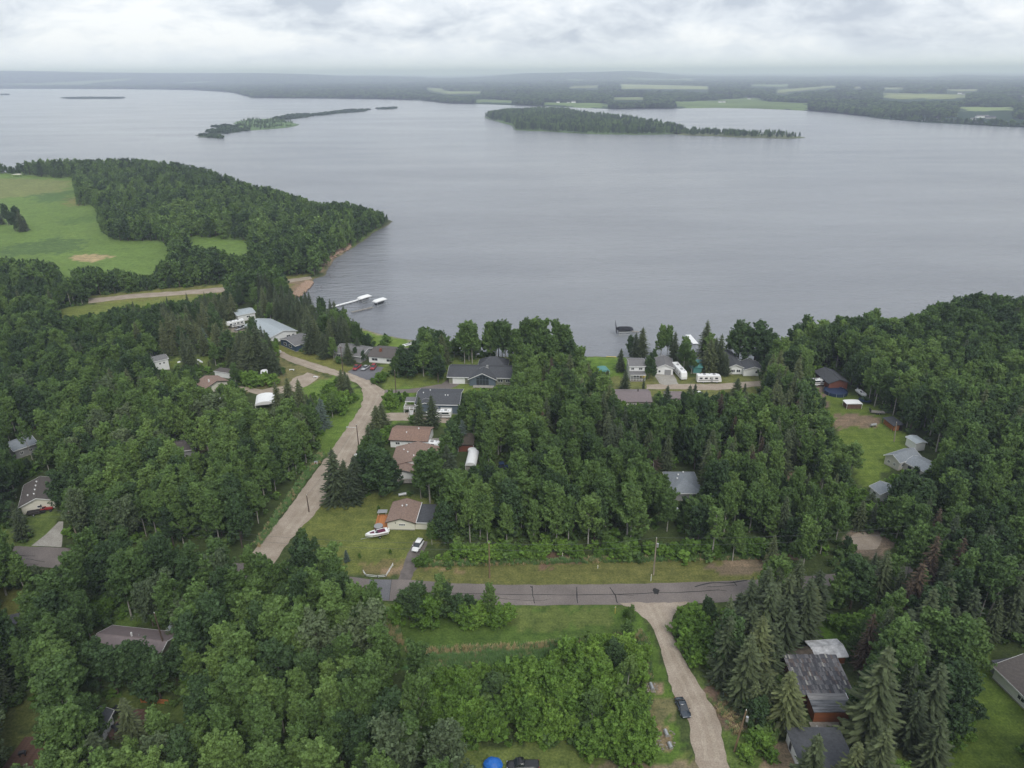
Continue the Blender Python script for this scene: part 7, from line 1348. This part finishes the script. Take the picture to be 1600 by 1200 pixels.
def tall_grass():
    rs = np.random.default_rng(21)
    dry = surf('dry_grass_blades', (.46, .37, .20), .3, 1, .9); grn = surf('green_grass_blades', (.17, .29, .10), .3, 1, .9)
    def tuft(m_, hh):
        V = []
        for _ in range(26):
            a = rs.uniform(0, 6.28); b = np.array([math.cos(a), math.sin(a), 0]) * rs.uniform(0, .45); t = b * rs.uniform(1.2, 2.0) + np.array([0, 0, hh * rs.uniform(.6, 1.1)]); w_ = np.array([-math.sin(a), math.cos(a), 0]) * .05
            V.append([b - w_, b + w_, t + w_ * .3, t - w_ * .3])
        return quads_np('tuft', np.array(V), m_)
    X = []; Y = []; K = []; H_ = []
    for poly, n, kd, hr in (([(630, 1014), (830, 1008), (900, 1000), (1000, 990), (1000, 998), (830, 1018), (640, 1026)], 420, .6, (.5, 1.0)), ([(640, 1028), (830, 1018), (930, 1010), (940, 1030), (800, 1052), (650, 1052)], 1800, .04, (.5, 1.0)), ([(600, 965), (625, 985), (630, 1010), (605, 1005)], 260, .5, (.6, 1.3)), ([(1000, 985), (1012, 1000), (1018, 1060), (1005, 1062)], 260, .2, (.4, .8)), ([(395, 850), (500, 705), (508, 712), (405, 856)], 500, .15, (.3, .8)), ([(660, 886), (1190, 874), (1190, 866), (660, 878)], 900, .2, (.3, .8)), ([(1130, 1075), (1180, 1120), (1150, 1150), (1120, 1110)], 160, .6, (.2, .5))):
        pw = np.array([G(*p)[:2] for p in poly]); lo, hi = pw.min(0), pw.max(0); x = rs.uniform(lo[0], hi[0], n * 4); y = rs.uniform(lo[1], hi[1], n * 4); k = np.where(inside(pw, x, y))[0][:n]
        X.append(x[k]); Y.append(y[k]); K.append((rs.uniform(size=len(k)) > kd).astype(int)); H_.append(rs.uniform(*hr, len(k)))
    x, y, k, h = map(np.concatenate, (X, Y, K, H_)); scatter('tall_grass', 'long grass and dry reeds along the ditches', np.stack([x, y, x * 0], -1), k, rs.uniform(0, 6.28, len(x)), np.stack([h * 0 + 1.1, h * 0 + 1.1, h], -1), [tuft(dry, 1.0), tuft(grn, 1.0)])
tall_grass()
# islands and far shore woods
def far_stuff():
    rs = np.random.default_rng(12); ms = [p['full'] for p in PROTO['far']] + [p['full'] for p in PROTO['farspruce']]
    X = []; Y = []; H_ = []; 
    specs = [(0, 9.5, (9, 17)), (1, 9, (7, 10)), (2, 9, (3.5, 7))]
    for i, sp, (a, b) in specs:
        pw = np.array(ISL_W[i]); lo, hi = pw.min(0), pw.max(0); n = int((hi - lo).prod() / sp ** 2); x = rs.uniform(lo[0], hi[0], n); y = rs.uniform(lo[1], hi[1], n); k = inside(pw, x, y) & (seg_dist(pw, x, y) > 3)
        if i == 2: k &= fbm(x / 40, y / 40, 6) > .42
        X.append(x[k]); Y.append(y[k]); H_.append(a + (b - a) * fbm(x[k] / 30, y[k] / 30, 8) ** .8 + rs.normal(0, 1, k.sum()))
    x, y, h = np.concatenate(X), np.concatenate(Y), np.concatenate(H_); n = len(x); s = h / 15
    scatter('island_woods', 'dark trees covering the low islands', np.stack([x, y, x * 0 + .1], -1), rs.integers(0, 4, n), rs.uniform(0, 6.28, n), np.stack([s * .95, s * .95, s], -1), ms[:4]); print('ISL', n)
    # reeds on the flat banks: low clumps
    X = []; Y = []
    for i in range(3, len(ISL_W)):
        pw = np.array(ISL_W[i]); lo, hi = pw.min(0), pw.max(0); n = min(9000, int((hi - lo).prod() / 60)); x = rs.uniform(lo[0], hi[0], n); y = rs.uniform(lo[1], hi[1], n); k = inside(pw, x, y); X.append(x[k]); Y.append(y[k])
    x, y = np.concatenate(X), np.concatenate(Y); n = len(x); V, T, lob = broadleaf(400, 2, 3, 4, 18, 8, 1.0, 0, .9); rd = quads_np('reed_clump', V, LEAF_D, T); s = rs.uniform(.5, 1.4, n)
    scatter('reeds', 'dark reeds standing on the sandbanks', np.stack([x, y, x * 0], -1), np.zeros(n, int), rs.uniform(0, 6.28, n), np.stack([s * 1.4, s * 1.4, s], -1), [rd])
    # far shore
    D = 2200.0; X = []; Y = []; S = []
    while D < 13500:
        st = .0055 * D; th = np.arange(-.98, .98, st / D) + rs.uniform(-.4, .4) * st / D; d = D + rs.uniform(-.5, .5, len(th)) * st; th = th + rs.uniform(-.4, .4, len(th)) * st / D
        k = d > np.interp(th, f_th, f_d) + 6; X.append(d[k] * np.sin(th[k])); Y.append(d[k] * np.cos(th[k])); S.append(np.full(k.sum(), st)); D += st * .85
    x, y, s = np.concatenate(X), np.concatenate(Y), np.concatenate(S); c, f = far_color(x, y); g_ = fbm(x / 260, y / 260, 14); k = ~f & (g_ > .36); qq = proj(np.stack([x, y, hill(x, y) + 13], -1)); q0 = proj(np.stack([x, y, hill(x, y)], -1))
    q2 = proj(np.stack([x, y, hill(x, y) + 6], -1)); q3 = proj(np.stack([x, y, hill(x, y) + 20], -1))
    for poly, _c in FIELDS:
        for Q in (qq, q0, q2, q3):
            for sx in (-3, 0, 3): k &= ~inside(poly, Q[:, 0] + sx, Q[:, 1])
    x, y, s = x[k], y[k], s[k]; n = len(x); h = rs.uniform(10, 17, n) * (1 + .3 * (fbm(x / 500, y / 500, 2) - .5)); z = hill(x, y) + .5
    r_ = s / 4.2 * .72; scatter('far_shore_woods', 'hazy dark woods covering the far shore', np.stack([x, y, z], -1), rs.integers(0, 4, n), rs.uniform(0, 6.28, n), np.stack([r_, r_, h / 15], -1), ms[:4]); print('FAR', n)
    th = np.linspace(-.95, .95, 900) + rs.uniform(-.001, .001, 900); d = np.interp(th, f_th, f_d) + rs.uniform(4, 30, 900); x, y = d * np.sin(th), d * np.cos(th); c, f = far_color(x, y); k = ~f; qq = proj(np.stack([x, y, x * 0 + 10], -1))
    for poly, _c in FIELDS: k &= ~inside(poly, qq[:, 0], qq[:, 1])
    x, y = x[k], y[k]; n = len(x); h = rs.uniform(7, 15, n)
    scatter('far_shore_edge_woods', 'thin line of trees right along the far waterline', np.stack([x, y, x * 0], -1), rs.integers(0, 4, n), rs.uniform(0, 6.28, n), np.stack([h / 15 * 1.6, h / 15 * 1.3, h / 15], -1), ms[:4])
far_stuff()
# far buildings along the opposite shore
fb = [(112, 136.6, 30, 9, WHITE), (125, 136.8, 22, 8, WHITE), (872, 161, 12, 7, WHITE), (888, 161, 10, 5, WHITE), (896, 161, 16, 8, WHITE), (1125, 160.5, 14, 6, WHITE), (1131, 160.5, 9, 7, WHITE), (1170, 155.5, 12, 6, WHITE), (1444, 190, 10, 6, WHITE), (1466, 187, 12, 6, GREYW), (1467, 190.6, 10, 6, WHITE), (1490, 191, 9, 5, GREYW), (1525, 192.5, 9, 5, WHITE), (1532, 193.5, 9, 5, WHITE), (1534, 184.5, 30, 7, WHITE), (1547, 186, 22, 7, GREYW), (1500, 147.5, 22, 9, WHITE), (1505, 148.5, 14, 10, GREYW), (1520, 188, 9, 6, WHITE), (1468, 177, 8, 6, WHITE),
      (400, 151, 10, 6, GREYW), (412, 152, 9, 5, WHITE), (428, 151.5, 12, 6, GREYW), (440, 152.4, 9, 5, WHITE), (452, 152, 10, 6, GREYW), (463, 152.6, 10, 5, WHITE), (470, 151.5, 10, 6, GREYW), (1146, 134, 12, 12, WHITE), (536, 152.6, 9, 5, WHITE)]
for px, py, w_, h_, mt in fb:
    a = P(px, py); nm = 'white' if mt is WHITE else 'grey'
    desc = 'long low' if w_ > 20 else 'small'; where = 'by the distant fields' if py < 150 and px > 1000 else 'on the far left shore' if px < 300 else 'in the far shore village' if px < 560 else 'beyond the wooded island' if px < 1000 else 'on the far meadow shore' if px < 1200 else 'on the far right shore'
    t = thing('far_house', '%s %s building %s' % (desc, nm, where), 'house', (a.x, a.y, hill(np.array([a.x]), np.array([a.y]))[0]), random.uniform(-.4, .4), 'buildings %s' % where); MB().box(-w_ / 2, w_ / 2, -4, 4, 0, h_ * .7).build('wall', mt, t); MB().slab([(-w_ / 2 - .5, -4.5, h_ * .7), (w_ / 2 + .5, -4.5, h_ * .7), (w_ / 2 + .5, 0, h_), (-w_ / 2 - .5, 0, h_)], .3).slab([(-w_ / 2 - .5, 0.01, h_), (w_ / 2 + .5, 0.01, h_), (w_ / 2 + .5, 4.5, h_ * .7), (-w_ / 2 - .5, 4.5, h_ * .7)], .3).build('roof', R_GREY if mt is WHITE else R_DARK, t)

# ------------------------------------------------------------------ air
HZ = MB().box(-EXT - 500, EXT + 500, -3600, EXT * 1.01, -5, 215)
m = bpy.data.materials.new('air'); m.use_nodes = True; N = m.node_tree.nodes; N.clear(); o_ = N.new('ShaderNodeOutputMaterial'); v_ = N.new('ShaderNodeVolumePrincipled'); v_.inputs['Color'].default_value = (.875, .95, 1.22, 1); v_.inputs['Density'].default_value = 1.15e-4; v_.inputs['Anisotropy'].default_value = .1
m.node_tree.links.new(v_.outputs[0], o_.inputs['Volume'])
tag(HZ.build('haze', m), 'pale even haze over the lake country', None, None, 'stuff')
